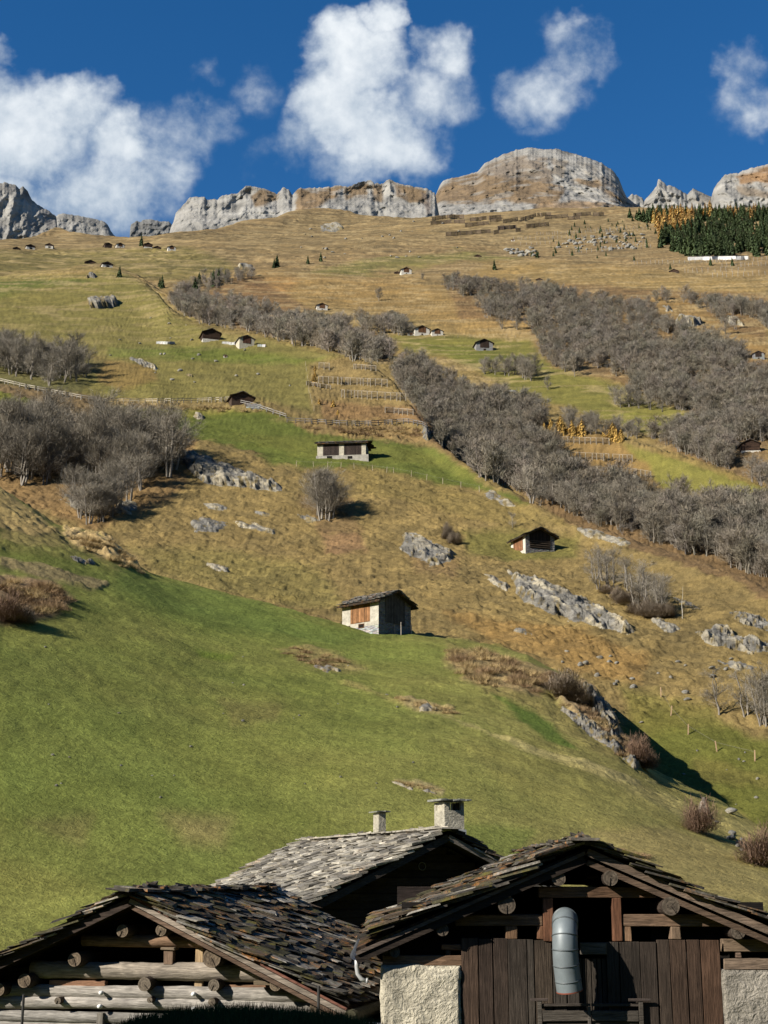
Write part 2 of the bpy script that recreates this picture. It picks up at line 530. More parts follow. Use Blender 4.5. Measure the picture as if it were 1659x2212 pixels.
pn([(230, 1165), (330, 1240), (560, 1303), (740, 1350), (890, 1368), (760, 1390), (560, 1370), (380, 1330), (260, 1270)], (.100, .132, .030), .75, 26)
pn([(0, 1500), (300, 1560), (600, 1900), (300, 1950), (0, 1850)], (.112, .136, .032), .5, 60)
pn([(420, 1400), (520, 1410), (500, 1430), (430, 1420)], (.10, .17, .012), .5, 20)
pn([(960, 1378), (1200, 1450), (1340, 1600), (1400, 1680), (1300, 1640), (1150, 1540), (1050, 1500), (960, 1440)], (.18, .15, .054), .8, 14, .6)
pn([(1060, 1500), (1160, 1530), (1250, 1620), (1180, 1600)], (.062, .105, .018), .8, 12)
pn([(0, 1130), (240, 1165), (310, 1240), (200, 1215), (0, 1190)], (.20, .155, .06), .8, 16, .6)
pn([(-300, 990), (0, 1060), (120, 1150), (80, 1160), (-300, 1120)], (.26, .19, .08), .9, 10, 1.)
pn([(140, 1152), (240, 1165), (330, 1247), (270, 1230), (180, 1188)], (.42, .30, .14), .9, 8, 1.6)
pn([(0, 1175), (200, 1195), (240, 1225), (180, 1222), (0, 1200)], (.12, .135, .03), .6, 10)
pn([(0, 1205), (130, 1235), (225, 1262), (205, 1272), (60, 1240), (0, 1225)], (.20, .15, .08), .8, 8, .8)
pn([(-200, 1250), (60, 1248), (110, 1262), (152, 1300), (110, 1330), (40, 1350), (-200, 1360)], (.19, .125, .075), .9, 18, .7)
pn([(590, 1402), (660, 1395), (740, 1420), (790, 1445), (720, 1455), (640, 1430)], (.22, .165, .07), .7, 16, .7)
pn([(640, 1430), (850, 1500), (1000, 1545), (1000, 1560), (800, 1500)], (.20, .155, .06), .6, 12, .6)
pn([(960, 1402), (1020, 1395), (1100, 1420), (1190, 1450), (1170, 1510), (1100, 1500), (1000, 1470)], (.23, .165, .08), .85, 18, .8)
pn([(1180, 1460), (1290, 1490), (1345, 1590), (1400, 1660), (1370, 1665), (1270, 1580), (1200, 1520)], (.23, .165, .09), .9, 9, 1.6)
pn([(850, 1503), (980, 1530), (985, 1555), (900, 1535)], (.27, .21, .10), .8, 10, .8)
pn([(840, 1686), (900, 1690), (965, 1710), (955, 1722), (880, 1702)], (.27, .22, .11), .8, 6, .8)
pn([(1200, 1630), (1659, 1795), (1720, 1870), (1500, 1770), (1350, 1700)], (.29, .24, .09), .7, 24, .5)
pn([(940, 1536), (1100, 1588), (1200, 1630), (1330, 1670), (1420, 1690), (1420, 1697), (1325, 1682), (1190, 1642), (1080, 1602), (940, 1548)], (.34, .28, .12), .6, 6, .5)
pn([(1000, 1600), (1200, 1650), (1350, 1700), (1300, 1760), (1100, 1720)], (.17, .155, .045), .5, 30)
pn([(980, 1780), (1150, 1800), (1120, 1850), (1000, 1840)], (.10, .13, .028), .6, 24)
pn([(1280, 1800), (1450, 1790), (1600, 1830), (1720, 1960), (1500, 1930), (1380, 1860)], (.26, .205, .08), .7, 30, .5)
pn([(480, 1520), (600, 1530), (600, 1560), (500, 1570)], (.16, .12, .05), .4, 24)
pn([(350, 1760), (500, 1770), (480, 1830), (400, 1820)], (.24, .165, .08), .45, 60)
pn([(60, 1780), (200, 1770), (180, 1830)], (.17, .12, .055), .35, 40)
pn([(250, 2170), (900, 2170), (900, 2300), (200, 2300)], (.030, .048, .010), 1., 4, .8)  # shade on the near bank put into a darker ground colour

# ---- relief
lam = np.clip(TR / 9, 2, 90)
amp = TR * .0021 * smooth(45, 90, TR)
lvl = np.where(TR < 250, fbm(TX / 22, TY / 22, o=3, s=31), fbm(TX / 60, TY / 60, o=4, s=33) * 1.3)
TZ = TZ + lvl * amp
TZ = TZ + fbm(TX / 4.5, TY / 4.5, o=3, s=35) * .16 * smooth(45, 90, TR) * np.clip(TR / 150, .5, 2.5)
# cattle terraces on the far pastures
ph = TZ / (2.2 + TR * .003) + fbm(TX / 25, TY / 25, o=3, s=41) * 2.2
TZ = TZ + (np.abs((ph % 1.) - .5) - .25) * np.clip(TR * .0022, 0, 2.2) * smooth(180, 300, TR) * smooth(-.4, .3, fbm(TX / 60, TY / 60, o=2, s=43))
# tussocks of long dry grass
tn = np.maximum(vnoise(TX / .95, TY / .95, s=51), 0) * .34 + np.abs(vnoise(TX / 2.1 + .3 * TY, TY / 1.3, s=52)) * .36 + np.abs(vnoise(TX / .5, TY / .5, s=53)) * .12
TZ = TZ + tn * np.minimum(TUS, 1.35) * 1.1 * smooth(60, 100, TR) * np.where(TR < 300, 1., 1.4) * np.exp(-np.maximum(TR - 500, 0) / 400)
big = fbm(TX / 120, TY / 120, o=4, s=61)
TZ = TZ + big * 5 * smooth(700, 1100, TR) * (1 - smooth(1350, 1500, TR) * 0)
# colour variation of the sward
cv = fbm(TX / 3.1, TY / 3.1, o=4, s=71)
cw = fbm(TX / 18, TY / 18, o=3, s=73)
vv = (cv * .34 + cw * .16) * (.35 + .65 * np.clip(TUS, 0, 1))
TC = TC * (1 + vv[..., None] * np.array((1., .92, .7)))
fv = fbm(TX / 28, TY / 9 + TZ / 6, o=4, s=77) * smooth(300, 700, TR)
TC = TC * (1 + fv[..., None] * .42 * np.array((1., .85, .6)))
sk = 1 - np.abs(fbm(TX / 34 + 9, TZ / 5.5, o=4, s=79)) * 2
sk = smooth(.62, .95, sk) * smooth(330, 600, TR) * .5
TC = TC * (1 - sk[..., None]) + np.array((.40, .30, .15)) * sk[..., None]
TC = TC * (1.0 + .22 * mw[..., None])
TC = np.clip(TC, .01, .6)


# ---------------------------------------------------------------- mesh helpers
def tag(o, label=None, cat=None, group=None, kind=None):
    if label:
        o['label'] = label
    if cat:
        o['category'] = cat
    if group:
        o['group'] = group
    if kind:
        o['kind'] = kind
    return o


def empty(name, loc, rz=0., label=None, cat=None, group=None):
    o = bpy.data.objects.new(name, None)
    COL.objects.link(o)
    o.location = loc
    o.rotation_euler = (0, 0, rz)
    o.empty_display_size = .2
    return tag(o, label, cat, group)


def mesh_np(name, V, Fc, col=None, mat=None, smooth_=False, fcol=False):
    """V (n,3); Fc (m,k) of equal-size faces"""
    me = bpy.data.meshes.new(name)
    V = np.asarray(V, np.float32)
    Fc = np.asarray(Fc, np.int32)
    me.vertices.add(len(V))
    me.vertices.foreach_set('co', V.ravel())
    k = Fc.shape[1]
    me.loops.add(Fc.size)
    me.loops.foreach_set('vertex_index', Fc.ravel())
    me.polygons.add(len(Fc))
    me.polygons.foreach_set('loop_start', np.arange(0, Fc.size, k, dtype=np.int32))
    me.polygons.foreach_set('loop_total', np.full(len(Fc), k, np.int32))
    if smooth_:
        me.polygons.foreach_set('use_smooth', np.ones(len(Fc), bool))
    me.update(calc_edges=True)
    if col is not None:
        dom = 'FACE' if fcol else 'POINT'
        a = me.attributes.new('col', 'FLOAT_COLOR', dom)
        c = np.ones((len(col), 4), np.float32)
        c[:, :3] = col
        a.data.foreach_set('color', c.ravel())
    if mat:
        me.materials.append(mat)
    return me


def link(name, me, parent=None):
    o = bpy.data.objects.new(name, me)
    COL.objects.link(o)
    if parent:
        o.parent = parent
    return o


def grid_faces(nr, nc):
    i = np.arange(nr - 1)[:, None] * nc + np.arange(nc - 1)[None]
    i = i.ravel()
    return np.stack([i, i + 1, i + nc + 1, i + nc], 1)


class MB:
    """collects boxes, tubes and quads; becomes one mesh object"""
    def __init__(s):
        s.v, s.f, s.c = [], [], []

    def quad(s, p, col=(1, 1, 1)):
        n = len(s.v)
        s.v += [tuple(q) for q in p]
        s.f.append(tuple(range(n, n + len(p))))
        s.c.append(col)

    def hexa(s, p, col=(1, 1, 1)):
        """8 points: bottom loop 0-3, top loop 4-7"""
        n = len(s.v)
        s.v += [tuple(q) for q in p]
        for f in ((3, 2, 1, 0), (4, 5, 6, 7), (0, 1, 5, 4), (1, 2, 6, 5), (2, 3, 7, 6), (3, 0, 4, 7)):
            s.f.append(tuple(n + i for i in f))
            s.c.append(col)

    def box(s, x0, x1, y0, y1, z0, z1, col=(1, 1, 1), j=0.):
        P = [(x0, y0, z0), (x1, y0, z0), (x1, y1, z0), (x0, y1, z0), (x0, y0, z1), (x1, y0, z1), (x1, y1, z1), (x0, y1, z1)]
        if j:
            P = [tuple(c + random.uniform(-j, j) for c in q) for q in P]
        s.hexa(P, col)

    def beam(s, a, b, w, h, up=(0, 0, 1), col=(1, 1, 1), j=0.):
        """rectangular bar from a to b, w wide, h along up"""
        a, b = Vector(a), Vector(b)
        d = (b - a).normalized()
        sd = d.cross(Vector(up)).normalized()
        u = sd.cross(d)
        P = []
        for zz in (-.5, .5):
            for q, ss in ((a, -.5), (b, -.5), (b, .5), (a, .5)):
                P.append(q + sd * w * ss + u * h * zz + Vector([random.uniform(-j, j) for _ in range(3)]))
        s.hexa(P, col)

    def tube(s, pts, rad, n=8, col=(1, 1, 1), cap=True, capcol=None, rough=0., flat=None):
        pts = [Vector(p) for p in pts]
        if not isinstance(rad, (list, tuple)):
            rad = [rad] * len(pts)
        base = len(s.v)
        prev = None
        for i, p in enumerate(pts):
            d = (pts[min(i + 1, len(pts) - 1)] - pts[max(i - 1, 0)]).normalized()
            if prev is None:
                a = d.cross(Vector((0, 0, 1)))
                if a.length < .05:
                    a = d.cross(Vector((1, 0, 0)))
                a.normalize()
            else:
                a = (prev - d * prev.dot(d)).normalized()
            prev = a
            b = d.cross(a)
            for k in range(n):
                t = 2 * math.pi * k / n
                r = rad[i] * (1 + (random.uniform(-rough, rough) if rough else 0))
                s.v.append(tuple(p + a * math.cos(t) * r + b * math.sin(t) * r))
        for i in range(len(pts) - 1):
            for k in range(n):
                q = base + i * n
                s.f.append((q + k, q + (k + 1) % n, q + n + (k + 1) % n, q + n + k))
                s.c.append(col)
        if cap:
            s.f.append(tuple(base + k for k in range(n))[::-1])
            s.c.append(capcol or col)
            q = base + (len(pts) - 1) * n
            s.f.append(tuple(q + k for k in range(n)))
            s.c.append(capcol or col)

    def build(s, name, mat, parent=None, sm=False, bevel=0.):
        me = bpy.data.meshes.new(name)
        me.from_pydata(s.v, [], s.f)
        a = me.attributes.new('col', 'FLOAT_COLOR', 'FACE')
        c = np.ones((len(s.f), 4), np.float32)
        c[:, :3] = np.array(s.c, np.float32)
        a.data.foreach_set('color', c.ravel())
        me.materials.append(mat)
        if sm:
            me.polygons.foreach_set('use_smooth', np.ones(len(s.f), bool))
        me.update()
        o = link(name, me, parent)
        if bevel:
            b = o.modifiers.new('bev', 'BEVEL')
            b.width = bevel
            b.segments = 2
            b.limit_method = 'ANGLE'
        return o


# ---------------------------------------------------------------- materials
def material(name, build):
    m = bpy.data.materials.new(name)
    m.use_nodes = True
    nt = m.node_tree
    b = nt.nodes['Principled BSDF']
    b.inputs['Specular IOR Level'].default_value = .15
    build(nt, b)
    return m


class NT:
    def __init__(s, nt):
        s.nt, s.N, s.L = nt, nt.nodes, nt.links

    def attr(s):
        n = s.N.new('ShaderNodeAttribute')
        n.attribute_name = 'col'
        return s.mixc(1., n.outputs['Color'], (.8, .8, .8), 'MULTIPLY')

    def coord(s, kind='Object', scale=(1, 1, 1), rot=(0, 0, 0)):
        t = s.N.new('ShaderNodeTexCoord')
        m = s.N.new('ShaderNodeMapping')
        m.inputs['Scale'].default_value = scale
        m.inputs['Rotation'].default_value = rot
        s.L.new(t.outputs[kind], m.inputs[0])
        return m.outputs[0]

    def noise(s, vec, scale, detail=4, rough=.6, dist=0.):
        n = s.N.new('ShaderNodeTexNoise')
        n.inputs['Scale'].default_value = scale
        n.inputs['Detail'].default_value = detail
        n.inputs['Roughness'].default_value = rough
        n.inputs['Distortion'].default_value = dist
        s.L.new(vec, n.inputs['Vector'])
        return n.outputs['Fac']

    def rng(s, v, a, b, c, d):
        n = s.N.new('ShaderNodeMapRange')
        for i, x in enumerate((a, b, c, d)):
            n.inputs[i + 1].default_value = x
        s.L.new(v, n.inputs[0])
        return n.outputs[0]

    def mixc(s, f, a, b, mode='MIX'):
        n = s.N.new('ShaderNodeMixRGB')
        n.blend_type = mode
        for i, x in enumerate((f, a, b)):
            if isinstance(x, tuple):
                n.inputs[i].default_value = x + (1,) if len(x) == 3 else x
            elif isinstance(x, (int, float)):
                n.inputs[i].default_value = x
            else:
                s.L.new(x, n.inputs[i])
        return n.outputs[0]

    def math(s, op, a, b=0.):
        n = s.N.new('ShaderNodeMath')
        n.operation = op
        for i, x in enumerate((a, b)):
            if isinstance(x, (int, float)):
                n.inputs[i].default_value = x
            else:
                s.L.new(x, n.inputs[i])
        return n.outputs[0]

    def bump(s, h, strength, dist, b, normal=None):
        n = s.N.new('ShaderNodeBump')
        n.inputs['Strength'].default_value = strength
        n.inputs['Distance'].default_value = dist
        s.L.new(h, n.inputs['Height'])
        if normal:
            s.L.new(normal, n.inputs['Normal'])
        s.L.new(n.outputs[0], b.inputs['Normal'])
        return n.outputs[0]


def m_ground(nt, b):
    t = NT(nt)
    c = t.coord('Object')
    n1 = t.noise(c, 1.9, 6, .7, .3)
    n2 = t.noise(c, 6.0, 4, .75)
    n3 = t.noise(c, .22, 4, .6, .4)
    a = t.attr()
    f = t.rng(n1, .3, .7, .70, 1.31)
    f2 = t.rng(n2, .3, .7, .70, 1.31)
    f3 = t.rng(n3, .3, .7, .82, 1.18)
    k = t.math('MULTIPLY', t.math('MULTIPLY', f, f2), f3)
    col = t.mixc(1., a, t.mixc(1., (1, 1, 1), k, 'MULTIPLY'), 'MULTIPLY')
    # pale straw in the sward
    n4 = t.noise(c, 3.3, 5, .75)
    st = t.rng(n4, .58, .74, 0, .45)
    col = t.mixc(st, col, t.mixc(1., col, (1.75, 1.45, 1.3), 'MULTIPLY'))
    t.L.new(col, b.inputs['Base Color'])
    b.inputs['Roughness'].default_value = .95
    b.inputs['Specular IOR Level'].default_value = .05
    h = t.math('ADD', t.math('MULTIPLY', n1, .5), t.math('MULTIPLY', n2, .22))
    t.bump(h, .9, .45, b)


def m_rock(nt, b, sc=1.):
    t = NT(nt)
    c = t.coord('Object', (.35, .35, 1.5), (0, R(24), 0))
    n1 = t.noise(c, 1.3 * sc, 8, .68, .6)
    c2 = t.coord('Object')
    n2 = t.noise(c2, .5 * sc, 5, .6)
    n3 = t.noise(c2, 5 * sc, 4, .7)
    a = t.attr()
    k = t.math('MULTIPLY', t.rng(n1, .32, .68, .45, 1.35), t.rng(n3, .3, .7, .8, 1.2))
    col = t.mixc(1., a, t.mixc(1., (1, 1, 1), k, 'MULTIPLY'), 'MULTIPLY')
    col = t.mixc(t.rng(n2, .5, .68, 0, .6), col, t.mixc(1., col, (1.45, 1.32, 1.05), 'MULTIPLY'))
    t.L.new(col, b.inputs['Base Color'])
    b.inputs['Roughness'].default_value = .9
    t.bump(n1, .9, .35 / sc, b)


def m_mount(nt, b):
    t = NT(nt)
    c = t.coord('Object', (.4, .4, 2.2))
    c2 = t.coord('Object', (1, 1, .5))
    n1 = t.noise(c, .022, 7, .6, .4)
    n2 = t.noise(c2, .035, 7, .62, .3)
    a = t.attr()
    k = t.math('MULTIPLY', t.rng(n1, .3, .7, .72, 1.24), t.rng(n2, .3, .7, .8, 1.18))
    col = t.mixc(1., a, t.mixc(1., (1, 1, 1), k, 'MULTIPLY'), 'MULTIPLY')
    t.L.new(col, b.inputs['Base Color'])
    b.inputs['Roughness'].default_value = .95
    t.bump(t.math('ADD', n1, n2), .8, 10., b)


def m_twig(nt, b):
    t = NT(nt)
    oi = nt.nodes.new('ShaderNodeObjectInfo')
    a = t.attr()
    k = t.rng(oi.outputs['Random'], 0, 1, .78, 1.22)
    col = t.mixc(1., a, t.mixc(1., (1, 1, 1), k, 'MULTIPLY'), 'MULTIPLY')
    t.L.new(col, b.inputs['Base Color'])
    b.inputs['Roughness'].default_value = .9


def m_wood(nt, b, grain=(1, 12, 12), strength=.6):
    t = NT(nt)
    c = t.coord('Object', grain)
    n1 = t.noise(c, 2.2, 6, .65, .8)
    c2 = t.coord('Object')
    n2 = t.noise(c2, 1.3, 4, .6, .5)
    n3 = t.noise(t.coord('Object', tuple(g * 2.2 for g in grain)), 3., 3, .6)
    a = t.attr()
    k = t.math('MULTIPLY', t.rng(n1, .3, .72, .45, 1.35), t.rng(n2, .3, .7, .65, 1.3))
    k = t.math('MULTIPLY', k, t.rng(n3, .35, .6, .7, 1.1))
    col = t.mixc(1., a, t.mixc(1., (1, 1, 1), k, 'MULTIPLY'), 'MULTIPLY')
    t.L.new(col, b.inputs['Base Color'])
    b.inputs['Roughness'].default_value = .85
    t.bump(t.math('ADD', n1, t.math('MULTIPLY', n3, .5)), strength, .03, b)


def m_end(nt, b):
    t = NT(nt)
    c = t.coord('Object')
    w = nt.nodes.new('ShaderNodeTexNoise')
    w.inputs['Scale'].default_value = 14
    w.inputs['Detail'].default_value = 5
    t.L.new(c, w.inputs['Vector'])
    a = t.attr()
    k = t.rng(w.outputs['Fac'], .3, .7, .55, 1.3)
    t.L.new(t.mixc(1., a, t.mixc(1., (1, 1, 1), k, 'MULTIPLY'), 'MULTIPLY'), b.inputs['Base Color'])
    b.inputs['Roughness'].default_value = .9
    t.bump(w.outputs['Fac'], .4, .02, b)


def m_slate(nt, b):
    t = NT(nt)
    c = t.coord('Object')
    n1 = t.noise(c, 5, 6, .7, .3)
    n2 = t.noise(c, 2.3, 5, .65, .5)
    n3 = t.noise(c, 17, 4, .7)
    a = t.attr()
    k = t.math('MULTIPLY', t.rng(n1, .3, .7, .5, 1.5), t.rng(n3, .3, .7, .6, 1.4))
    col = t.mixc(1., a, t.mixc(1., (1, 1, 1), k, 'MULTIPLY'), 'MULTIPLY')
    li = t.rng(n2, .53, .62, 0, .8)
    li = t.math('MULTIPLY', li, t.rng(n3, .42, .58, 0, 1))
    col = t.mixc(li, col, (.30, .135, .04))
    n5 = t.noise(t.coord('Object', (1, 1, 1), (1, 2, 3)), 3.1, 5, .65, .4)
    li2 = t.math('MULTIPLY', t.rng(n5, .55, .62, 0, .75), t.rng(n1, .4, .6, 0, 1))
    col = t.mixc(li2, col, (.12, .105, .018))
    t.L.new(col, b.inputs['Base Color'])
    b.inputs['Roughness'].default_value = .9
    b.inputs['Specular IOR Level'].default_value = .08
    t.bump(t.math('ADD', n1, t.math('MULTIPLY', n3, .4)), .8, .03, b)


def m_slate2(nt, b):
    t = NT(nt)
    c = t.coord('Object')
    n1 = t.noise(c, 4, 6, .7, .3)
    n3 = t.noise(c, 13, 4, .7)
    n2 = t.noise(c, .6, 4, .6, .5)
    a = t.attr()
    k = t.math('MULTIPLY', t.rng(n1, .3, .7, .6, 1.35), t.rng(n3, .3, .7, .75, 1.25))
    col = t.mixc(1., a, t.mixc(1., (1, 1, 1), k, 'MULTIPLY'), 'MULTIPLY')
    li = t.math('MULTIPLY', t.rng(n2, .58, .70, 0, .45), t.rng(n3, .45, .6, 0, 1))
    col = t.mixc(li, col, (.50, .32, .18))
    t.L.new(col, b.inputs['Base Color'])
    b.inputs['Roughness'].default_value = .8
    t.bump(n1, .7, .03, b)


def m_plaster(nt, b, sc=1.):
    t = NT(nt)
    c = t.coord('Object')
    n1 = t.noise(c, 7 * sc, 5, .62, 1.2)
    n2 = t.noise(c, 1.6 * sc, 5, .65, .5)
    n3 = t.noise(c, 26 * sc, 3, .6)
    a = t.attr()
    k = t.math('MULTIPLY', t.rng(n2, .3, .7, .66, 1.18), t.rng(n1, .3, .6, .8, 1.1))
    col = t.mixc(1., a, t.mixc(1., (1, 1, 1), k, 'MULTIPLY'), 'MULTIPLY')
    t.L.new(col, b.inputs['Base Color'])
    b.inputs['Roughness'].default_value = .95
    t.bump(t.math('ADD', n1, t.math('MULTIPLY', n3, .3)), .9, .09, b)


def m_masonry(nt, b):
    t = NT(nt)
    c = t.coord('Object', (1, 1, 2.6))
    v = nt.nodes.new('ShaderNodeTexVoronoi')
    v.inputs['Scale'].default_value = 2.6
    t.L.new(c, v.inputs['Vector'])
    n1 = t.noise(t.coord('Object'), 3, 5, .7, .4)
    a = t.attr()
    col = t.mixc(.55, a, t.mixc(1., a, v.outputs['Color'], 'MULTIPLY'))
    hsv = nt.nodes.new('ShaderNodeHueSaturation')
    hsv.inputs['Saturation'].default_value = .35
    t.L.new(col, hsv.inputs['Color'])
    k = t.rng(n1, .3, .7, .6, 1.3)
    col = t.mixc(1., hsv.outputs[0], t.mixc(1., (1, 1, 1), k, 'MULTIPLY'), 'MULTIPLY')
    t.L.new(col, b.inputs['Base Color'])
    b.inputs['Roughness'].default_value = .95
    t.bump(v.outputs['Distance'], .8, .15, b)


def m_metal(nt, b):
    t = NT(nt)
    n1 = t.noise(t.coord('Object'), 6, 4, .6)
    a = t.attr()
    k = t.rng(n1, .3, .7, .85, 1.15)
    t.L.new(t.mixc(1., a, t.mixc(1., (1, 1, 1), k, 'MULTIPLY'), 'MULTIPLY'), b.inputs['Base Color'])
    b.inputs['Metallic'].default_value = .12
    b.inputs['Roughness'].default_value = .5
    b.inputs['Specular IOR Level'].default_value = .5


def m_flat(nt, b):
    t = NT(nt)
    n1 = t.noise(t.coord('Object'), 3, 4, .6)
    a = t.attr()
    k = t.rng(n1, .3, .7, .8, 1.2)
    t.L.new(t.mixc(1., a, t.mixc(1., (1, 1, 1), k, 'MULTIPLY'), 'MULTIPLY'), b.inputs['Base Color'])
    b.inputs['Roughness'].default_value = .85


MT = dict(ground=material('meadow_and_dry_grass', m_ground), rock=material('layered_rock', m_rock), mount=material('limestone_cliff', m_mount),
          twig=material('bark_and_twigs', m_twig), woodx=material('weathered_wood_long', lambda n, b: m_wood(n, b, (1, 12, 12))),
          woodz=material('weathered_wood_upright', lambda n, b: m_wood(n, b, (14, 14, .8))), end=material('sawn_log_end', m_end),
          slate=material('dark_slate_lichen', m_slate), slate2=material('pale_slate', m_slate2), plaster=material('rough_plaster', m_plaster),
          masonry=material('dry_stone', m_masonry), metal=material('grey_sheet_metal', m_metal), flat=material('painted', m_flat))

# ---------------------------------------------------------------- the ground
V = np.stack([TX, TY, TZ], -1).reshape(-1, 3)
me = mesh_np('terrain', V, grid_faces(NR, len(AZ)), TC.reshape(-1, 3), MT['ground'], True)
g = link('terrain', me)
tag(g, kind='structure')
# wider ground round and behind the viewer
ring = MB()
n = 64
for i in range(n):
    a0, a1 = 2 * math.pi * i / n, 2 * math.pi * (i + 1) / n
    ring.quad([(math.sin(a0) * 1., math.cos(a0) * 1., -2.2), (math.sin(a1) * 1., math.cos(a1) * 1., -2.2), (math.sin(a1) * 900, math.cos(a1) * 900, -12), (math.sin(a0) * 900, math.cos(a0) * 900, -12)], (.09, .11, .02))
o = ring.build('ground', MT['ground'])
tag(o, kind='structure')

# ---- first visible ground under a plan position
EL = TZ / TR
EMAX = np.maximum.accumulate(EL, 0)


def hit(u, v):
    u, v = np.atleast_1d(np.asarray(u, float)), np.atleast_1d(np.asarray(v, float))
    x, y, z = dirs(u, v)
    az = np.arctan2(x, y)
    e = z / np.hypot(x, y)
    j = np.clip(np.searchsorted(AZ, az), 1, len(AZ) - 1)
    j = j - (np.abs(AZ[j - 1] - az) < np.abs(AZ[j] - az))
    r = np.empty(len(u))
    for k in range(len(u)):
        c = EMAX[:, j[k]]
        i = int(np.searchsorted(c, e[k]))
        if i >= NR:
            r[k] = np.nan
            continue
        i = max(i, 1)
        a, b = c[i - 1], EL[i, j[k]]
        t = 0 if b <= a else (e[k] - a) / (b - a)
        r[k] = TR[i - 1, j[k]] + np.clip(t, 0, 1) * (TR[i, j[k]] - TR[i - 1, j[k]])
    s = r / np.hypot(x, y)
    return x * s, y * s, z * s, r


def zground(x, y):
    az = math.atan2(x, y)
    j = int(np.clip(np.searchsorted(AZ, az), 0, len(AZ) - 1))
    return float(np.interp(math.hypot(x, y), TR[:, j], TZ[:, j]))


def hp(u, v):
    x, y, z, r = hit(u, v)
    return float(x[0]), float(y[0]), float(z[0]), float(r[0])

# ---------------------------------------------------------------- mountains behind the crest
LIME = np.array((.270, .258, .232))
LDRK = np.array((.15, .15, .145))
MBRN = np.array((.235, .145, .062))


def mountain(sky, base_v, r0, r1, polys=(), seed=0, dark=0., flute=1., du=1.6, nrow=70, ledge=0., right_dark=None, rib=26., tall=None):
    S = np.array(sky, float)
    us = np.arange(S[0, 0], S[-1, 0] + .1, du)
    vs = np.interp(us, S[:, 0], S[:, 1])
    jag = fbm(us / 5., us * 0 + seed, o=3, s=seed) * 2.2 * (1 if flute > .6 else .6)
    vs = vs + jag
    vb = base_v(us) if callable(base_v) else np.full_like(us, base_v)
    vb = np.maximum(vb, vs + 1.)
    t = np.linspace(0, 1, nrow)[:, None]
    Ug = np.repeat(us[None], nrow, 0)
    Vg = vb[None] + (vs - vb)[None] * t
    r = r0 + (r1 - r0) * t
    # metres across and up, used for the relief
    X = (Ug - CU) / F * r
    Zm = at_r(Ug, Vg, r)[2]
    # buttresses and gullies
    A = fbm(X / 75 + seed, Zm / 240, o=3, s=seed + 1)
    B = 1 - np.abs(fbm(X / 38 + 3 * seed, Zm / 90, o=4, s=seed + 2)) * 2
    rel = -A * rib * 1.3 * flute - B * rib * .62 * flute - fbm(X / 9, Zm / 14, o=4, s=seed + 3) * rib * .30
    # bedding ledges
    st = (Zm + fbm(X / 80, Zm / 60, o=3, s=seed + 4) * 14) / 15.
    rel = rel + (np.abs((st % 1.) - .5)) * rib * .10 + ledge * smooth(.35, .6, t + fbm(X / 60, Zm / 200, o=2, s=seed + 6) * .2)
    fade = np.minimum(1, (1 - t) * 5) * .85 + .15
    r = r + rel * fade
    x, y, z = at_r(Ug, Vg, r)
    # colour
    c = np.zeros(x.shape + (3,)) + LIME
    band = fbm(X / 160, st * 1.1, o=3, s=seed + 8)
    c *= (1 + band[..., None] * .24)
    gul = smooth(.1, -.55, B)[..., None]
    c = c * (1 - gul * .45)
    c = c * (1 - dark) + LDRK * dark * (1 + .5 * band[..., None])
    patch = fbm(X / 30, Zm / 30, o=4, s=seed + 9)
    for poly, amt, col in polys:
        d = sdist(Ug, Vg, poly) + patch * 10
        w = smooth(-4, 5, d) * amt * (1 - smooth(.15, .45, fbm(X / 30, Zm / 16, o=4, s=seed + 10)) * .5)
        c = c * (1 - w[..., None]) + np.array(col) * w[..., None]
    # the far side, falling away
    rows = [(x, y, z)]
    for dr_, dz_ in ((25, 8), (120, 90), (420, 420)):
        xs, ys, zs = x[-1], y[-1], z[-1]
        rr = np.hypot(xs, ys)
        k = (rr + dr_) / rr
        rows.append(((xs * k)[None], (ys * k)[None], (zs - dz_)[None]))
    x = np.concatenate([q[0] for q in rows])
    y = np.concatenate([q[1] for q in rows])
    z = np.concatenate([q[2] for q in rows])
    c = np.concatenate([c] + [c[-1:]] * 3)
    Vv = np.stack([x, y, z], -1).reshape(-1, 3)
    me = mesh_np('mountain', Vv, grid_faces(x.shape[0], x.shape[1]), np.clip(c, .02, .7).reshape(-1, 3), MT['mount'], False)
    o = link('mountain', me)
    return tag(o, kind='structure')


c4 = lambda u: np.interp(u, UK, C4V) + 14
B_ = (.165, .112, .060)
G_ = (.165, .135, .10)
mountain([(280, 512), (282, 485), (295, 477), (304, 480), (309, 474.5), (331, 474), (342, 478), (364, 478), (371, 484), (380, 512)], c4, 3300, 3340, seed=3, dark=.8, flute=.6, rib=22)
mountain([(-420, 440), (-200, 425), (-60, 405), (0, 396), (11, 394), (35, 400), (42, 408), (49, 401), (60, 412), (69, 431), (87, 446), (105, 455), (122, 467), (124, 500), (140, 516)], c4, 1900, 1990, seed=5, flute=.65, dark=0., rib=30,
         polys=[([(85, 440), (130, 470), (124, 505), (100, 490)], .7, (.17, .16, .15)), ([(-10, 392), (45, 400), (30, 420), (-10, 412)], .6, (.20, .185, .17))])
mountain([(112, 500), (116, 473), (125, 464), (136, 461), (175, 467), (225, 478), (233, 486), (240, 500), (250, 511)], c4, 2250, 2290, seed=7, dark=.12, flute=.5, rib=18,
         polys=[([(190, 470), (230, 480), (245, 505), (190, 500)], .7, (.20, .195, .18))])
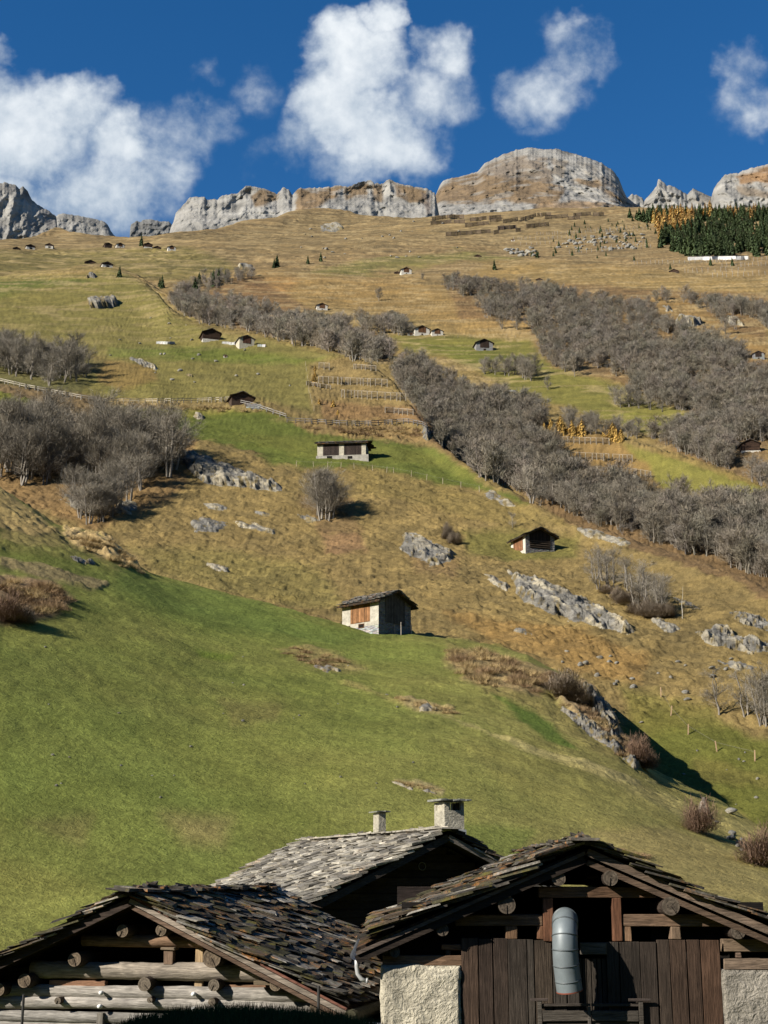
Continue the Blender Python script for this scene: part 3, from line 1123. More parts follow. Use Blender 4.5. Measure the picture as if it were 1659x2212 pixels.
M4 = [(362, 515), (369, 492), (375, 478), (380, 460), (393, 445), (411, 426), (442, 425), (446, 431), (469, 431), (484, 421), (513, 417), (531, 402), (546, 402), (582, 411), (598, 420),
      (605, 411), (612, 405), (623, 409), (632, 421), (645, 407), (714, 404), (730, 400), (752, 404), (776, 393), (800, 390), (810, 396), (827, 397), (841, 386), (858, 395), (894, 403), (923, 407), (940, 418), (950, 470), (960, 480)]
mountain(M4, c4, 1820, 1920, seed=11, rib=22, nrow=80, ledge=12,
         polys=[([(560, 406), (600, 420), (575, 440), (548, 452), (545, 425)], .9, B_), ([(640, 408), (738, 404), (722, 424), (690, 448), (632, 462), (640, 420)], .95, B_),
                ([(742, 404), (800, 390), (795, 430), (750, 428)], .9, B_), ([(800, 396), (828, 398), (828, 440), (805, 435)], .85, B_), ([(848, 394), (930, 406), (925, 442), (885, 440), (858, 422)], .95, B_),
                ([(905, 410), (940, 418), (925, 470), (915, 440)], .8, (.15, .12, .10)), ([(840, 390), (862, 400), (880, 430), (860, 420)], .8, (.16, .13, .10)),
                ([(480, 424), (540, 404), (560, 410), (520, 418)], .6, G_), ([(455, 432), (480, 425), (480, 432)], .5, G_)])
mountain([(918, 490), (927, 470), (935, 440), (943, 416), (950, 400), (958, 390), (985, 383), (1032, 371), (1047, 352), (1087, 334), (1116, 323), (1146, 318.5), (1175, 321.5), (1206, 322), (1230, 329), (1270, 341.6),
          (1299, 352), (1325, 369), (1337, 387), (1346, 409), (1355, 427), (1375, 441), (1394, 452), (1410, 470)], c4, 2000, 2420, seed=17, rib=36, nrow=110,
         polys=[([(945, 414), (985, 384), (1032, 373), (1100, 380), (1180, 386), (1222, 402), (1205, 436), (1150, 440), (1050, 436), (935, 440)], .93, B_),
                ([(1035, 372), (1060, 350), (1100, 334), (1180, 340), (1195, 395), (1100, 390)], .85, (.165, .13, .095)), ([(1190, 345), (1225, 350), (1215, 380), (1195, 372)], .75, G_),
                ([(1232, 392), (1290, 386), (1340, 425), (1395, 455), (1330, 440), (1300, 405), (1235, 402)], .9, B_), ([(1150, 440), (1235, 436), (1395, 452), (1395, 470), (1150, 466)], .85, (.22, .145, .075)),
                ([(1280, 362), (1320, 385), (1345, 420), (1310, 395)], .7, (.16, .13, .10)), ([(1250, 350), (1290, 360), (1300, 385), (1265, 375)], .35, G_)])
mountain([(1340, 445), (1355, 428), (1365, 419), (1386, 425), (1392, 435), (1400, 465)], c4, 2700, 2740, seed=23, flute=.8, rib=20)
mountain([(1385, 470), (1392, 434), (1405, 418), (1419, 402), (1421, 387), (1428, 390), (1441, 402), (1450, 400), (1470, 411), (1485, 420), (1497, 407), (1517, 416), (1536, 424), (1546, 434), (1565, 455), (1575, 470)],
         c4, 2300, 2360, seed=29, rib=34, polys=[([(1500, 410), (1530, 420), (1560, 450), (1530, 450), (1505, 430)], .55, G_)])
mountain([(1530, 470), (1536, 427), (1543, 405), (1557, 387), (1568, 376), (1594, 374), (1616, 365), (1637, 360), (1659, 355), (1750, 340), (1900, 350), (2100, 420)], c4, 2060, 2200, seed=31, rib=34, nrow=90,
         polys=[([(1590, 382), (1620, 368), (1700, 350), (1760, 380), (1659, 402), (1600, 396)], .93, (.21, .125, .06)), ([(1590, 400), (1640, 410), (1720, 430), (1600, 425)], .6, B_)])

# ---------------------------------------------------------------- rock outcrops
ROCKC = np.array((.185, .176, .155))


def outcrop(poly, H, label, seed, name='rock_outcrop', pale=.45, step=1.6, group=None, mat='rock', tilt=.45, wid=14.):
    P = np.array(poly, float)
    u = np.arange(P[:, 0].min() - 4, P[:, 0].max() + 4, step)
    v = np.arange(P[:, 1].min() - 4, P[:, 1].max() + 4, step)
    Ug, Vg = np.meshgrid(u, v)
    nz_ = fbm(Ug / 18 + seed, Vg / 12, o=4, s=seed)
    # layers dip down to the right
    along = Ug * math.cos(tilt) + Vg * math.sin(tilt)
    across = -Ug * math.sin(tilt) + Vg * math.cos(tilt)
    lay = fbm(along / 46 + seed, across / 6.5, o=4, s=seed + 1)
    lay2 = fbm(along / 16, across / 3., o=3, s=seed + 2)
    d = sdist(Ug, Vg, poly) + nz_ * 5 + lay * 5
    x, y, z, r = [q.reshape(Ug.shape) for q in hit(Ug.ravel(), Vg.ravel())]
    med = np.nanmedian(r)
    bad = np.isnan(r) | (np.abs(r - med) > med * .22)
    s = F / med
    H = H * .62
    h = H * smooth(0, wid, d) * (.55 + .45 * np.clip(.5 + nz_ * 1.3, 0, 1)) + H * .30 * smooth(1, 7, d) * np.round((.5 + lay) * 4) / 4 + H * .10 * lay2 * smooth(0, 6, d)
    h = np.where(d > 0, h, -.25) - .05
    nrm = np.array((-.15, -.72, .62))
    x, y, z = x + nrm[0] * h, y + nrm[1] * h, z + nrm[2] * h
    Fq = grid_faces(*Ug.shape)
    keep = ((d.ravel()[Fq] > -1.5).all(1)) & (~bad.ravel()[Fq].any(1))
    Fq = Fq[keep]
    if len(Fq) < 4:
        print('outcrop empty', label)
        return
    us_, inv = np.unique(Fq, return_inverse=True)
    Vv = np.stack([x, y, z], -1).reshape(-1, 3)[us_]
    pl = smooth(.05, .35, lay + .35 * nz_) * pale
    c = ROCKC * (1 + .5 * lay2[..., None]) * (1 - pl[..., None]) + np.array((.44, .39, .28)) * pl[..., None]
    turf = smooth(.10, .34, fbm(Ug / 9 + 40, Vg / 5, o=3, s=seed + 6) - .018 * (d - 4))[..., None] * .85
    c = c * (1 - turf) + np.array((.19, .145, .06)) * turf
    c = c.reshape(-1, 3)[us_]
    org = Vv.mean(0)
    me = mesh_np(name, Vv - org, inv.reshape(Fq.shape), np.clip(c, .02, .8), MT[mat], False)
    o = link(name, me)
    o.location = org
    return tag(o, label, 'rock', group)


outcrop([(388, 985), (408, 975), (440, 985), (500, 1005), (540, 1022), (580, 1035), (615, 1050), (610, 1062), (560, 1058), (500, 1052), (440, 1045), (420, 1030), (400, 1012)], 2.6,
        'long layered grey rock ledge with black cracks beside the bare grove', 3, pale=.5)
outcrop([(414, 1118), (440, 1114), (485, 1125), (500, 1138), (470, 1150), (425, 1152), (412, 1138)], .9, 'flat dark grey slab of rock in dry grass below the ledge', 5, pale=.1)
outcrop([(498, 1124), (520, 1122), (560, 1134), (602, 1143), (590, 1155), (560, 1152), (520, 1138)], 1., 'pale cracked rock strip right of the dark slab', 7, pale=.8)
outcrop([(540, 1104), (570, 1104), (588, 1112), (560, 1118)], .7, 'small dark rock lip in dry grass', 8, pale=.1)
outcrop([(436, 1212), (460, 1215), (500, 1226), (490, 1236), (462, 1232)], .55, 'small pale stone patch low in the dry grass', 9, pale=.7)
outcrop([(640, 1108), (665, 1110), (690, 1124), (670, 1130), (645, 1122)], 1., 'pale rock nose in front of the lone bare tree', 10, pale=.6)
outcrop([(258, 1080), (290, 1082), (300, 1100), (275, 1115), (250, 1105)], 1.2, 'pale scraped rock at the foot of the bare grove', 11, pale=.8)
outcrop([(118, 1068), (150, 1066), (208, 1098), (200, 1112), (160, 1098)], 1.2, 'dark rock step under the trees of the left grove', 12, pale=.3)
outcrop([(438, 1088), (470, 1086), (505, 1100), (480, 1106), (445, 1100)], .7, 'thin grey rock strip under the long ledge', 13, pale=.6)
outcrop([(862, 1152), (880, 1148), (930, 1165), (985, 1195), (978, 1212), (930, 1222), (880, 1200), (858, 1180), (866, 1166)], 1.9, 'round layered rock hump in the dry slope above the barn', 14, pale=.5)
outcrop([(1035, 1062), (1060, 1060), (1100, 1080), (1115, 1092), (1090, 1094), (1050, 1078)], 1.6, 'rock rib at the rim of the wooded gully', 15, pale=.6)
outcrop([(1046, 1240), (1070, 1242), (1102, 1262), (1096, 1278), (1062, 1262)], 1.0, 'small grey rock left of the big pale slab', 16, pale=.6)
outcrop([(1096, 1232), (1115, 1240), (1180, 1256), (1240, 1284), (1300, 1315), (1360, 1350), (1380, 1372), (1345, 1368), (1290, 1352), (1240, 1345), (1190, 1328), (1140, 1306), (1112, 1284), (1110, 1262)], 2.2,
        'long pale rock slab slanting across the slope under the stone hut', 17, pale=.8)
outcrop([(1100, 1348), (1125, 1352), (1155, 1368), (1150, 1374), (1110, 1362)], .6, 'thin grey slab low on the rusty slope', 18, pale=.3)
outcrop([(1248, 1140), (1290, 1142), (1370, 1172), (1355, 1180), (1290, 1165), (1255, 1156)], 1.1, 'grey rock edge along the rim above the birches', 19, pale=.4)
outcrop([(1500, 1365), (1560, 1352), (1600, 1380), (1680, 1392), (1690, 1410), (1620, 1412), (1560, 1400), (1520, 1385)], 1.9, 'broad cracked rock bench on the right slope', 20, pale=.55)
outcrop([(1560, 1316), (1600, 1322), (1680, 1345), (1690, 1372), (1640, 1362), (1590, 1340)], 1.5, 'upper rock bench above the broad one', 21, pale=.5)
outcrop([(1395, 1318), (1440, 1340), (1470, 1358), (1450, 1372), (1420, 1352)], .9, 'small broken rock beside the dry rill', 22, pale=.4)
outcrop([(1540, 1420), (1600, 1428), (1640, 1440), (1625, 1452), (1560, 1440)], .8, 'low stone band above the birches on the right', 24, pale=.5)
outcrop([(1452, 1290), (1500, 1300), (1520, 1318), (1490, 1316)], .7, 'stone row in tan grass left of the upper bench', 25, pale=.5)
outcrop([(1258, 1478), (1285, 1492), (1312, 1520), (1336, 1562), (1342, 1592), (1318, 1590), (1295, 1552), (1270, 1516)], 1.5, 'upright layered rock blade on the crest of the meadow', 26, pale=.5, tilt=1.0, wid=8)
outcrop([(1205, 1520), (1250, 1540), (1300, 1572), (1345, 1612), (1390, 1650), (1375, 1664), (1330, 1630), (1270, 1590), (1225, 1550)], .9, 'broken rock strip under the upright blade', 27, pale=.5, tilt=.7)
outcrop([(900, 1524), (925, 1522), (948, 1534), (935, 1542), (908, 1536)], .45, 'pale stones in the straw strip in mid meadow', 28, pale=.8, wid=6)
outcrop([(845, 1688), (880, 1694), (925, 1704), (960, 1714), (940, 1718), (880, 1706)], .25, 'low pale stone row above the large chimney', 29, pale=.7, wid=6)
outcrop([(668, 1436), (690, 1434), (738, 1448), (700, 1456)], .35, 'grey stones in the straw hollow left of the barn', 30, pale=.6, wid=6)
outcrop([(138, 1198), (165, 1202), (200, 1212), (208, 1222), (168, 1216)], .5, 'grey rock face under the straw bank', 31, pale=.4, wid=6)
outcrop([(190, 650), (200, 645), (245, 648), (256, 655), (250, 663), (195, 666)], 4., 'huge dark boulder alone on the upper left pasture', 32, pale=.1, step=1., wid=3, name='boulder')
outcrop([(182, 600), (198, 589), (214, 596), (205, 602)], 4., 'dark boulder below the two upper huts', 33, pale=.3, step=.8, wid=4, name='boulder')
outcrop([(415, 898), (430, 893), (448, 898), (445, 904), (420, 905)], 1.6, 'grey boulder below the fenced track', 34, pale=.6, step=1., wid=5, name='boulder')
outcrop([(395, 808), (405, 805), (414, 811), (400, 814)], 1.2, 'small grey boulder in the pasture above the fenced track', 35, pale=.6, step=1., wid=4, name='boulder')
outcrop([(275, 770), (300, 776), (335, 788), (338, 797), (310, 792), (280, 780)], 1.4, 'pale stone heap in the upper pasture right of the left wood', 36, pale=.6, step=1.2, wid=6)
outcrop([(1345, 1032), (1375, 1030), (1400, 1038), (1380, 1048), (1350, 1042)], 2.6, 'dark boulder below the right snow fences', 37, pale=.4, step=1.2, wid=6, name='boulder')
outcrop([(1455, 688), (1480, 684), (1515, 692), (1520, 702), (1480, 708), (1458, 700)], 5, 'grey rock face in the clearing of the upper wood', 38, pale=.4, step=1.2, wid=8)
outcrop([(1430, 660), (1450, 662), (1465, 672), (1440, 672)], 3.5, 'white stones above the clearing rock face', 39, pale=.8, step=1., wid=5)
outcrop([(1565, 685), (1590, 690), (1610, 704), (1580, 702)], 3.5, 'pale rock streak in the far right clearing', 40, pale=.7, step=1., wid=6)
outcrop([(690, 486), (735, 480), (740, 492), (715, 502), (690, 498)], 2.2, 'grey scree patch high in the brown slope', 41, pale=.5, step=1.2, wid=6)
outcrop([(815, 497), (838, 498), (845, 504), (820, 503)], 2.5, 'small grey rock band high in the brown slope', 42, pale=.3, step=1., wid=5)
outcrop([(515, 571), (535, 568), (552, 573), (545, 579), (518, 578)], 3.5, 'white broken rocks above the left gully wood', 43, pale=.9, step=1., wid=4)
outcrop([(905, 922), (918, 918), (930, 935), (925, 952), (912, 940)], 2.0, 'dark retaining rock at the bend of the track', 44, pale=0, step=1.2, wid=6)


def boulder(x, y, z, s, seed, label, group, name='stone', pale=.5):
    me = STONES[seed % len(STONES)]
    o = link(name, me)
    o.location = (x, y, z + s * .1)
    o.scale = (s * random.uniform(.8, 1.4), s * random.uniform(.8, 1.2), s * random.uniform(.5, .9))
    o.rotation_euler = (random.uniform(-.3, .3), random.uniform(-.3, .3), random.uniform(0, 6.28))
    return tag(o, label, 'stone', group)


STONES = []
for k in range(6):
    nlat, nlon = 10, 14
    th = np.linspace(0, np.pi, nlat)[:, None]
    ph_ = np.linspace(0, 2 * np.pi, nlon, endpoint=False)[None]
    x = np.sin(th) * np.cos(ph_)
    y = np.sin(th) * np.sin(ph_)
    z = np.cos(th) * np.ones_like(ph_)
    d = 1 + .38 * fbm(x * 1.4 + k * 7, y * 1.4, z * 1.4, o=3, s=k)
    Vv = np.stack([x * d, y * d, z * d], -1).reshape(-1, 3) * .5
    Fq = []
    for i in range(nlat - 1):
        for j in range(nlon):
            Fq.append((i * nlon + j, (i + 1) * nlon + j, (i + 1) * nlon + (j + 1) % nlon, i * nlon + (j + 1) % nlon))
    shade = .8 + .5 * RNG.random()
    STONES.append(mesh_np('stone', Vv, Fq, np.tile(np.array((.25, .24, .21)) * shade, (len(Vv), 1)), MT['rock']))


def scatter_stones(poly, n, s0, s1, label, group, seed=0):
    rr = np.random.default_rng(seed)
    P = np.array(poly, float)
    got = 0
    while got < n:
        u, v = rr.uniform(P[:, 0].min(), P[:, 0].max()), rr.uniform(P[:, 1].min(), P[:, 1].max())
        if sdist(np.array([u]), np.array([v]), poly)[0] < 0:
            continue
        got += 1
        x, y, z, r = hp(u, v)
        if r == r:
            boulder(x, y, z, rr.uniform(s0, s1), int(rr.integers(6)), label, group)


scatter_stones([(1200, 525), (1330, 500), (1400, 505), (1380, 540), (1250, 545), (1200, 540)], 90, 1.2, 4.2, 'grey block in the boulder field among the snow poles', 'boulders among the snow poles', 1)
scatter_stones([(1090, 538), (1150, 535), (1160, 556), (1095, 552)], 26, 1.4, 4.6, 'grey block in the small boulder patch left of the snow poles', 'boulders left of the snow poles', 2)
scatter_stones([(640, 475), (1000, 475), (1000, 560), (640, 560)], 26, 1.2, 3.0, 'pale stone lying in the high brown pasture', 'stones on the high pasture', 3)
scatter_stones([(200, 620), (600, 760), (640, 850), (250, 830)], 26, .5, 1.3, 'pale stone lying in the left pasture', 'stones on the left pasture', 4)
scatter_stones([(60, 1380), (900, 1450), (900, 1700), (80, 1750)], 30, .08, .2, 'small pale stone lying in the green meadow', 'stones in the green meadow', 5)
scatter_stones([(1350, 1550), (1640, 1620), (1640, 1760), (1450, 1680)], 10, .15, .4, 'small pale stone in the right-hand hollow', 'stones in the right hollow', 6)
scatter_stones([(1080, 1400), (1640, 1420), (1500, 1520), (1250, 1460)], 24, .3, .8, 'pale stone in the rusty grass slope', 'stones in the rusty slope', 8)
scatter_stones([(1500, 1740), (1659, 1850), (1640, 1870), (1560, 1800)], 12, .2, .5, 'pale stone on the crest beside the red bushes', 'stones by the red bushes', 7)
x, y, z, r = hp(1579, 1757)
boulder(x, y, z + .1, .75, 2, 'white stone on the meadow crest right of the red bush', None)

# ---------------------------------------------------------------- trees
BARKL = np.array((.24, .215, .18))
BARKD = np.array((.17, .145, .115))
TWC = np.array((.252, .224, .176))


def ortho(d):
    a = np.cross(d, (0.0, 0.0, 1.0))
    n = np.linalg.norm(a)
    if n < 1e-3:
        a = np.array((1., 0, 0))
    else:
        a = a / n
    return a, np.cross(d, a)


def bare_tree(seed, stems=3, height=1., spread=.45, ntw=1600, twl=.10, tww=.0055, nlimb=9, lowb=.2):
    """unit-height leafless tree; returns (trunk V,F,c), (crown V,F,c)"""
    rr = np.random.default_rng(seed)
    tv, tf, tcx = [], [], []
    segs = []

    def tube(pts, rad, col, n=4):
        base = len(tv)
        for i, p in enumerate(pts):
            d = pts[min(i + 1, len(pts) - 1)] - pts[max(i - 1, 0)]
            d = d / (np.linalg.norm(d) + 1e-9)
            a, b = ortho(d)
            for k in range(n):
                t = 2 * math.pi * k / n
                tv.append(p + (a * math.cos(t) + b * math.sin(t)) * rad[i])
                tcx.append(col)
        for i in range(len(pts) - 1):
            for k in range(n):
                q = base + i * n
                tf.append((q + k, q + (k + 1) % n, q + n + (k + 1) % n, q + n + k))
    for s in range(stems):
        a0 = rr.uniform(0, 6.28)
        lean = rr.uniform(.02, .16) * (1 if stems > 1 else .4)
        h = rr.uniform(.72, .92)
        pts = []
        for i in range(7):
            t = i / 6
            pts.append(np.array((math.cos(a0) * (.03 * (stems > 1) + lean * t + .02 * math.sin(5 * t + s)), math.sin(a0) * (.03 * (stems > 1) + lean * t), h * t - .02)) + rr.normal(0, .008, 3) * (i > 0))
        col = BARKL * rr.uniform(.75, 1.15)
        tube(pts, [.016 * (1 - .8 * i / 6) + .003 for i in range(7)], col)
        for k in range(nlimb):
            t = rr.uniform(lowb, .98)
            i = min(int(t * 6), 5)
            p0 = pts[i] + (pts[i + 1] - pts[i]) * (t * 6 - i)
            aa = rr.uniform(0, 6.28)
            L = spread * rr.uniform(.55, 1.) * math.sqrt(max(1.06 - ((t - .42) / .62) ** 2, .1))
            up = rr.uniform(.35, .95)
            p1 = p0 + np.array((math.cos(aa), math.sin(aa), up)) * L * .5
            p2 = p1 + np.array((math.cos(aa) * .8, math.sin(aa) * .8, up * 1.25)) * L * .45
            if p2[2] > 1.:
                p2[2] = rr.uniform(.9, 1.)
            tube([p0, p1, p2], [.006, .004, .0015], BARKD * rr.uniform(.8, 1.5), 3)
            segs += [(p0, p1), (p1, p2), (p1, p2)]
        segs += [(pts[4], pts[5]), (pts[5], pts[6])]
    # twigs: thin slivers fanning from the limbs
    cv_, cf_, cc_ = [], [], []
    ns = len(segs)
    for i in range(ntw):
        a, b = segs[rr.integers(ns)]
        p = a + (b - a) * rr.uniform(.1, 1.12)
        d = (b - a) / (np.linalg.norm(b - a) + 1e-9) + rr.normal(0, .65, 3) + np.array((0, 0, .35))
        d /= np.linalg.norm(d)
        L = twl * rr.uniform(.5, 1.5)
        q = p + rr.normal(0, .034, 3)
        w, _ = ortho(d)
        th = rr.uniform(0, 3.14)
        w = w * math.cos(th) + np.cross(d, w) * math.sin(th)
        k = len(cv_)
        e = q + d * L
        cv_ += [q - w * tww, q + w * tww, e]
        cf_.append((k, k + 1, k + 2))
        c = TWC * rr.uniform(.7, 1.35)
        cc_ += [c, c, c]
    return (np.array(tv), np.array(tf), np.array(tcx)), (np.array(cv_), np.array(cf_), np.array(cc_))


def protos(n, **k):
    out = []
    for i in range(n):
        (a, b, c), (d, e, f) = bare_tree(100 + i * 7 + int(k.get('ntw', 0)), **k)
        out.append((mesh_np('trunk', a, b, c, MT['twig']), mesh_np('crown', d, e, f, MT['twig']), (a, b, c), (d, e, f)))
    return out


P_BIG = protos(6, stems=3, ntw=3600, twl=.085, tww=.0019, spread=.36, nlimb=13, lowb=.22)
P_MID = protos(6, stems=2, ntw=2100, twl=.09, tww=.0028, spread=.33, nlimb=13, lowb=.16)
P_FAR = protos(8, stems=2, ntw=900, twl=.11, tww=.0048, spread=.31, nlimb=10, lowb=.12)
P_THIN = protos(4, stems=2, ntw=1000, twl=.085, tww=.0022, spread=.28, nlimb=9)


def put_tree(pr, x, y, z, h, label, group, wide=1.):
    e = empty('bare_tree', (x, y, z), random.uniform(0, 6.28), label, 'tree', group)
    s = h
    e.scale = (s * wide * random.uniform(.9, 1.15), s * wide * random.uniform(.9, 1.15), s)
    link('trunk', pr[0], e)
    link('crown', pr[1], e)
    return e


def sample_poly(poly, n, seed, mind=0.):
    rr = np.random.default_rng(seed)
    P = np.array(poly, float)
    out = []
    tries = 0
    while len(out) < n and tries < n * 60:
        tries += 1
        u, v = rr.uniform(P[:, 0].min(), P[:, 0].max()), rr.uniform(P[:, 1].min(), P[:, 1].max())
        if sdist(np.array([u]), np.array([v]), poly)[0] < 0:
            continue
        if mind and any((u - a) ** 2 + ((v - b) * 1.6) ** 2 < mind * mind for a, b in out):
            continue
        out.append((u, v))
    return out


GROVES = [   # base area, count, height m, protos, label, group, min spacing
    ([(-40, 970), (60, 960), (200, 985), (330, 990), (400, 985), (395, 1010), (310, 1070), (255, 1120), (190, 1140), (130, 1110), (95, 1060), (-40, 1040)], 62, (8.5, 12.5), P_BIG,
     'leafless grey-brown tree in the big grove above the left knoll', 'trees of the left knoll grove', 12),
    ([(-40, 760), (90, 790), (215, 795), (165, 830), (130, 842), (-40, 800)], 46, (8, 11.), P_MID, 'leafless tree in the dense wood on the left pasture', 'trees of the left pasture wood', 9),
    ([(678, 1080), (705, 1085), (745, 1148), (712, 1150), (690, 1120)], 6, (7.5, 10), P_BIG, 'tall leafless tree in the clump below the double barn', 'clump below the double barn', 8),
    ([(1268, 1240), (1330, 1248), (1372, 1282), (1445, 1318), (1420, 1335), (1340, 1300), (1275, 1265)], 17, (4.8, 6.6), P_THIN, 'thin white-stemmed tree on the slope right of the stone hut', 'birches right of the stone hut', 8),
    ([(1550, 1530), (1575, 1532), (1575, 1540), (1552, 1540)], 1, (4.2, 5.), P_THIN, 'single thin birch left of the clump at the right edge', None, 8),
    ([(1610, 1545), (1700, 1560), (1700, 1580), (1625, 1568)], 8, (5, 6.3), P_THIN, 'thin birch in the clump at the right edge', 'birches at the right edge', 7),
    ([(1000, 1010), (1100, 1060), (1200, 1115), (1300, 1130), (1420, 1165), (1540, 1200), (1700, 1260), (1700, 1190), (1500, 1130), (1330, 1090), (1230, 1060), (1130, 1000), (1000, 950)], 105, (5.5, 9), P_MID,
     'leafless tree at the lower edge of the gully wood', 'lower gully trees', 10),
    ([(1690, 720), (1010, 702), (1080, 705), (1082, 722), (1015, 722)], 12, (8, 11), P_MID, 'leafless tree in the little grove above the right hut', 'grove above the right hut', 7),
    ([(1088, 800), (1160, 808), (1152, 824), (1095, 822)], 12, (7, 10), P_MID, 'leafless tree in the grove below the right hut', 'grove below the right hut', 7),
    ([(1040, 800), (1075, 803), (1070, 812), (1045, 812)], 5, (6, 8), P_MID, 'small leafless tree below and left of the right hut', 'small trees by the right hut', 7),
    ([(1325, 868), (1350, 872), (1440, 880), (1430, 892), (1380, 886), (1325, 880)], 9, (6.5, 9.5), P_MID, 'spreading leafless tree in the middle of the right meadow', 'trees in the right meadow', 9),
    ([(1225, 915), (1385, 936), (1385, 950), (1300, 942), (1225, 932)], 24, (5, 7.5), P_MID, 'leafless tree in the row behind the golden larches', 'row behind the golden larches', 7),
]
N_IND = 0
for poly, n, hh, pr, lab, grp, md in GROVES:
    for k, (u, v) in enumerate(sample_poly(poly, n, 11 + n, md)):
        x, y, z, r = hp(u, v)
        if r != r or r > 1500:
            continue
        hgt = random.uniform(*hh)
        if grp == 'trees of the left knoll grove':
            hgt *= 1.22 - .55 * float(smooth(990, 1130, v))
        put_tree(pr[(k * 5 + n) % len(pr)], x, y, z - .15, hgt, lab, grp, 1.1)
        N_IND += 1
print('individual bare trees', N_IND)


def joined(name, items, label, cat, group=None, sel=None):
    """items: (proto arrays list, x, y, z, h, wide)"""
    Vs, Fs, Cs = [], [], []
    off = 0
    for (parts, x, y, z, h, wd) in items:
        a = random.uniform(0, 6.28)
        ca, sa = math.cos(a), math.sin(a)
        tint = random.uniform(.82, 1.2) * np.array((random.uniform(.96, 1.06), 1., random.uniform(.92, 1.06)))
        for (Vp, Fp, Cp) in parts:
            Vt = np.empty_like(Vp)
            Vt[:, 0] = (Vp[:, 0] * ca - Vp[:, 1] * sa) * h * wd + x
            Vt[:, 1] = (Vp[:, 0] * sa + Vp[:, 1] * ca) * h * wd + y
            Vt[:, 2] = Vp[:, 2] * h + z
            if Fp.shape[1] == 4:
                Fp = np.concatenate([Fp[:, :3], Fp[:, [0, 2, 3]]])
            Vs.append(Vt)
            Fs.append(Fp + off)
            Cs.append(Cp * tint)
            off += len(Vp)
    o = link(name, mesh_np(name, np.concatenate(Vs), np.concatenate(Fs), np.clip(np.concatenate(Cs), 0, .8), MT['twig']))
    return tag(o, label, cat, group, 'stuff')


def wood(polys, n, hh, name, label, seed, md=0, excl=(), tint=None):
    items = []
    for pi, (poly, nn) in enumerate(polys):
        for k, (u, v) in enumerate(sample_poly(poly, nn, seed + pi, md)):
            if any(sdist(np.array([u]), np.array([v]), e)[0] > 0 for e in excl):
                continue
            x, y, z, r = hp(u, v)
            if r != r or r > 1600:
                continue
            pr = P_FAR[(k * 3 + pi) % len(P_FAR)]
            if fbm(x / 22 + 7, y / 22, o=3, s=66) > .46:
                continue
            hgt = random.uniform(*hh) * (1 + .35 * float(fbm(x / 25, y / 25, o=2, s=5))) * (random.uniform(.4, .7) if k % 4 == 0 else 1.)
            items.append(([pr[2], pr[3]], x, y, z - .2, hgt, random.uniform(1., 1.35)))
    print(name, len(items))
    return joined(name, items, label, 'woodland')


CLR = [[(1405, 655), (1480, 655), (1560, 700), (1659, 745), (1659, 775), (1560, 745), (1440, 715)], [(1600, 745), (1700, 745), (1700, 822), (1610, 815)], [(1340, 690), (1365, 690), (1372, 735), (1345, 735)],
       [(1560, 680), (1620, 690), (1690, 730), (1690, 760), (1600, 720)], [(1580, 955), (1700, 955), (1700, 1050), (1580, 1030)]]
wood([([(955, 612), (1130, 622), (1250, 640), (1350, 665), (1450, 640), (1750, 680), (1750, 1090), (1659, 1060), (1560, 1012), (1450, 972), (1400, 948), (1505, 915), (1500, 900), (1380, 852), (1250, 830), (1200, 798), (1160, 760), (1150, 725), (1140, 702), (1085, 690), (1040, 690), (1025, 650), (960, 628)], 2500)],
     0, (6, 9.2), 'bare_forest', 'wide grey-brown leafless wood on the right slope', 301, excl=CLR)
wood([([(365, 655), (400, 640), (470, 650), (560, 668), (700, 695), (830, 745), (845, 775), (790, 790), (690, 752), (610, 742), (540, 718), (440, 702), (385, 680)], 560),
      ([(365, 645), (420, 612), (480, 600), (545, 592), (550, 602), (480, 618), (420, 650)], 70), ([(765, 690), (895, 700), (890, 728), (790, 722)], 60), ([(870, 790), (930, 800), (930, 815), (860, 800)], 12)],
     0, (6, 9), 'bare_wood', 'leafless wood filling the narrow gully left of the middle', 401)
wood([([(835, 795), (880, 785), (1000, 842), (1100, 872), (1180, 905), (1170, 950), (1240, 1030), (1200, 1090), (1050, 1040), (960, 972), (935, 935), (860, 835)], 700),
      ([(1200, 1045), (1330, 1062), (1420, 1082), (1500, 1095), (1720, 1130), (1720, 1270), (1540, 1215), (1400, 1170), (1250, 1130)], 460)],
     0, (6, 9.5), 'gully_wood', 'leafless wood running down the middle gully to the right', 501)


# conifers and larches
def conifer(seed, n=260, w=.22, col=(.085, .120, .050), var=.4, loose=1.):
    rr = np.random.default_rng(seed)
    Vc, Fc, Cc = [], [], []
    for i in range(n):
        t = 1 - (rr.random() ** .62)
        z0 = .06 + .92 * t
        rad = w * (1 - t) ** .85 * rr.uniform(.6, 1.15) + .008
        a = rr.uniform(0, 6.28)
        d = np.array((math.cos(a), math.sin(a), 0))
        s_ = np.array((-math.sin(a), math.cos(a), 0))
        p = np.array((0, 0, z0 + rad * .12))
        e = d * rad + np.array((0, 0, z0 - rad * rr.uniform(.5, 1.3)))
        ww = rad * .38 * loose
        m_ = (p + e) * .5 + np.array((0, 0, .012))
        k = len(Vc)
        Vc += [p, m_ + s_ * ww, e, m_ - s_ * ww]
        Fc += [(k, k + 1, k + 2, k + 3)]
        c = np.array(col) * rr.uniform(1 - var, 1 + var)
        Cc += [c * .85, c, c * 1.3, c]
    tv = []
    for zz, r_ in ((-.03, .018), (.95, .003)):
        for k in range(5):
            tv.append((math.cos(k * 1.257) * r_, math.sin(k * 1.257) * r_, zz))
    tf = [(k, (k + 1) % 5, 5 + (k + 1) % 5, 5 + k) for k in range(5)]
    return (np.array(tv), np.array(tf), np.tile(np.array((.10, .075, .055)), (10, 1))), (np.array(Vc), np.array(Fc), np.array(Cc))


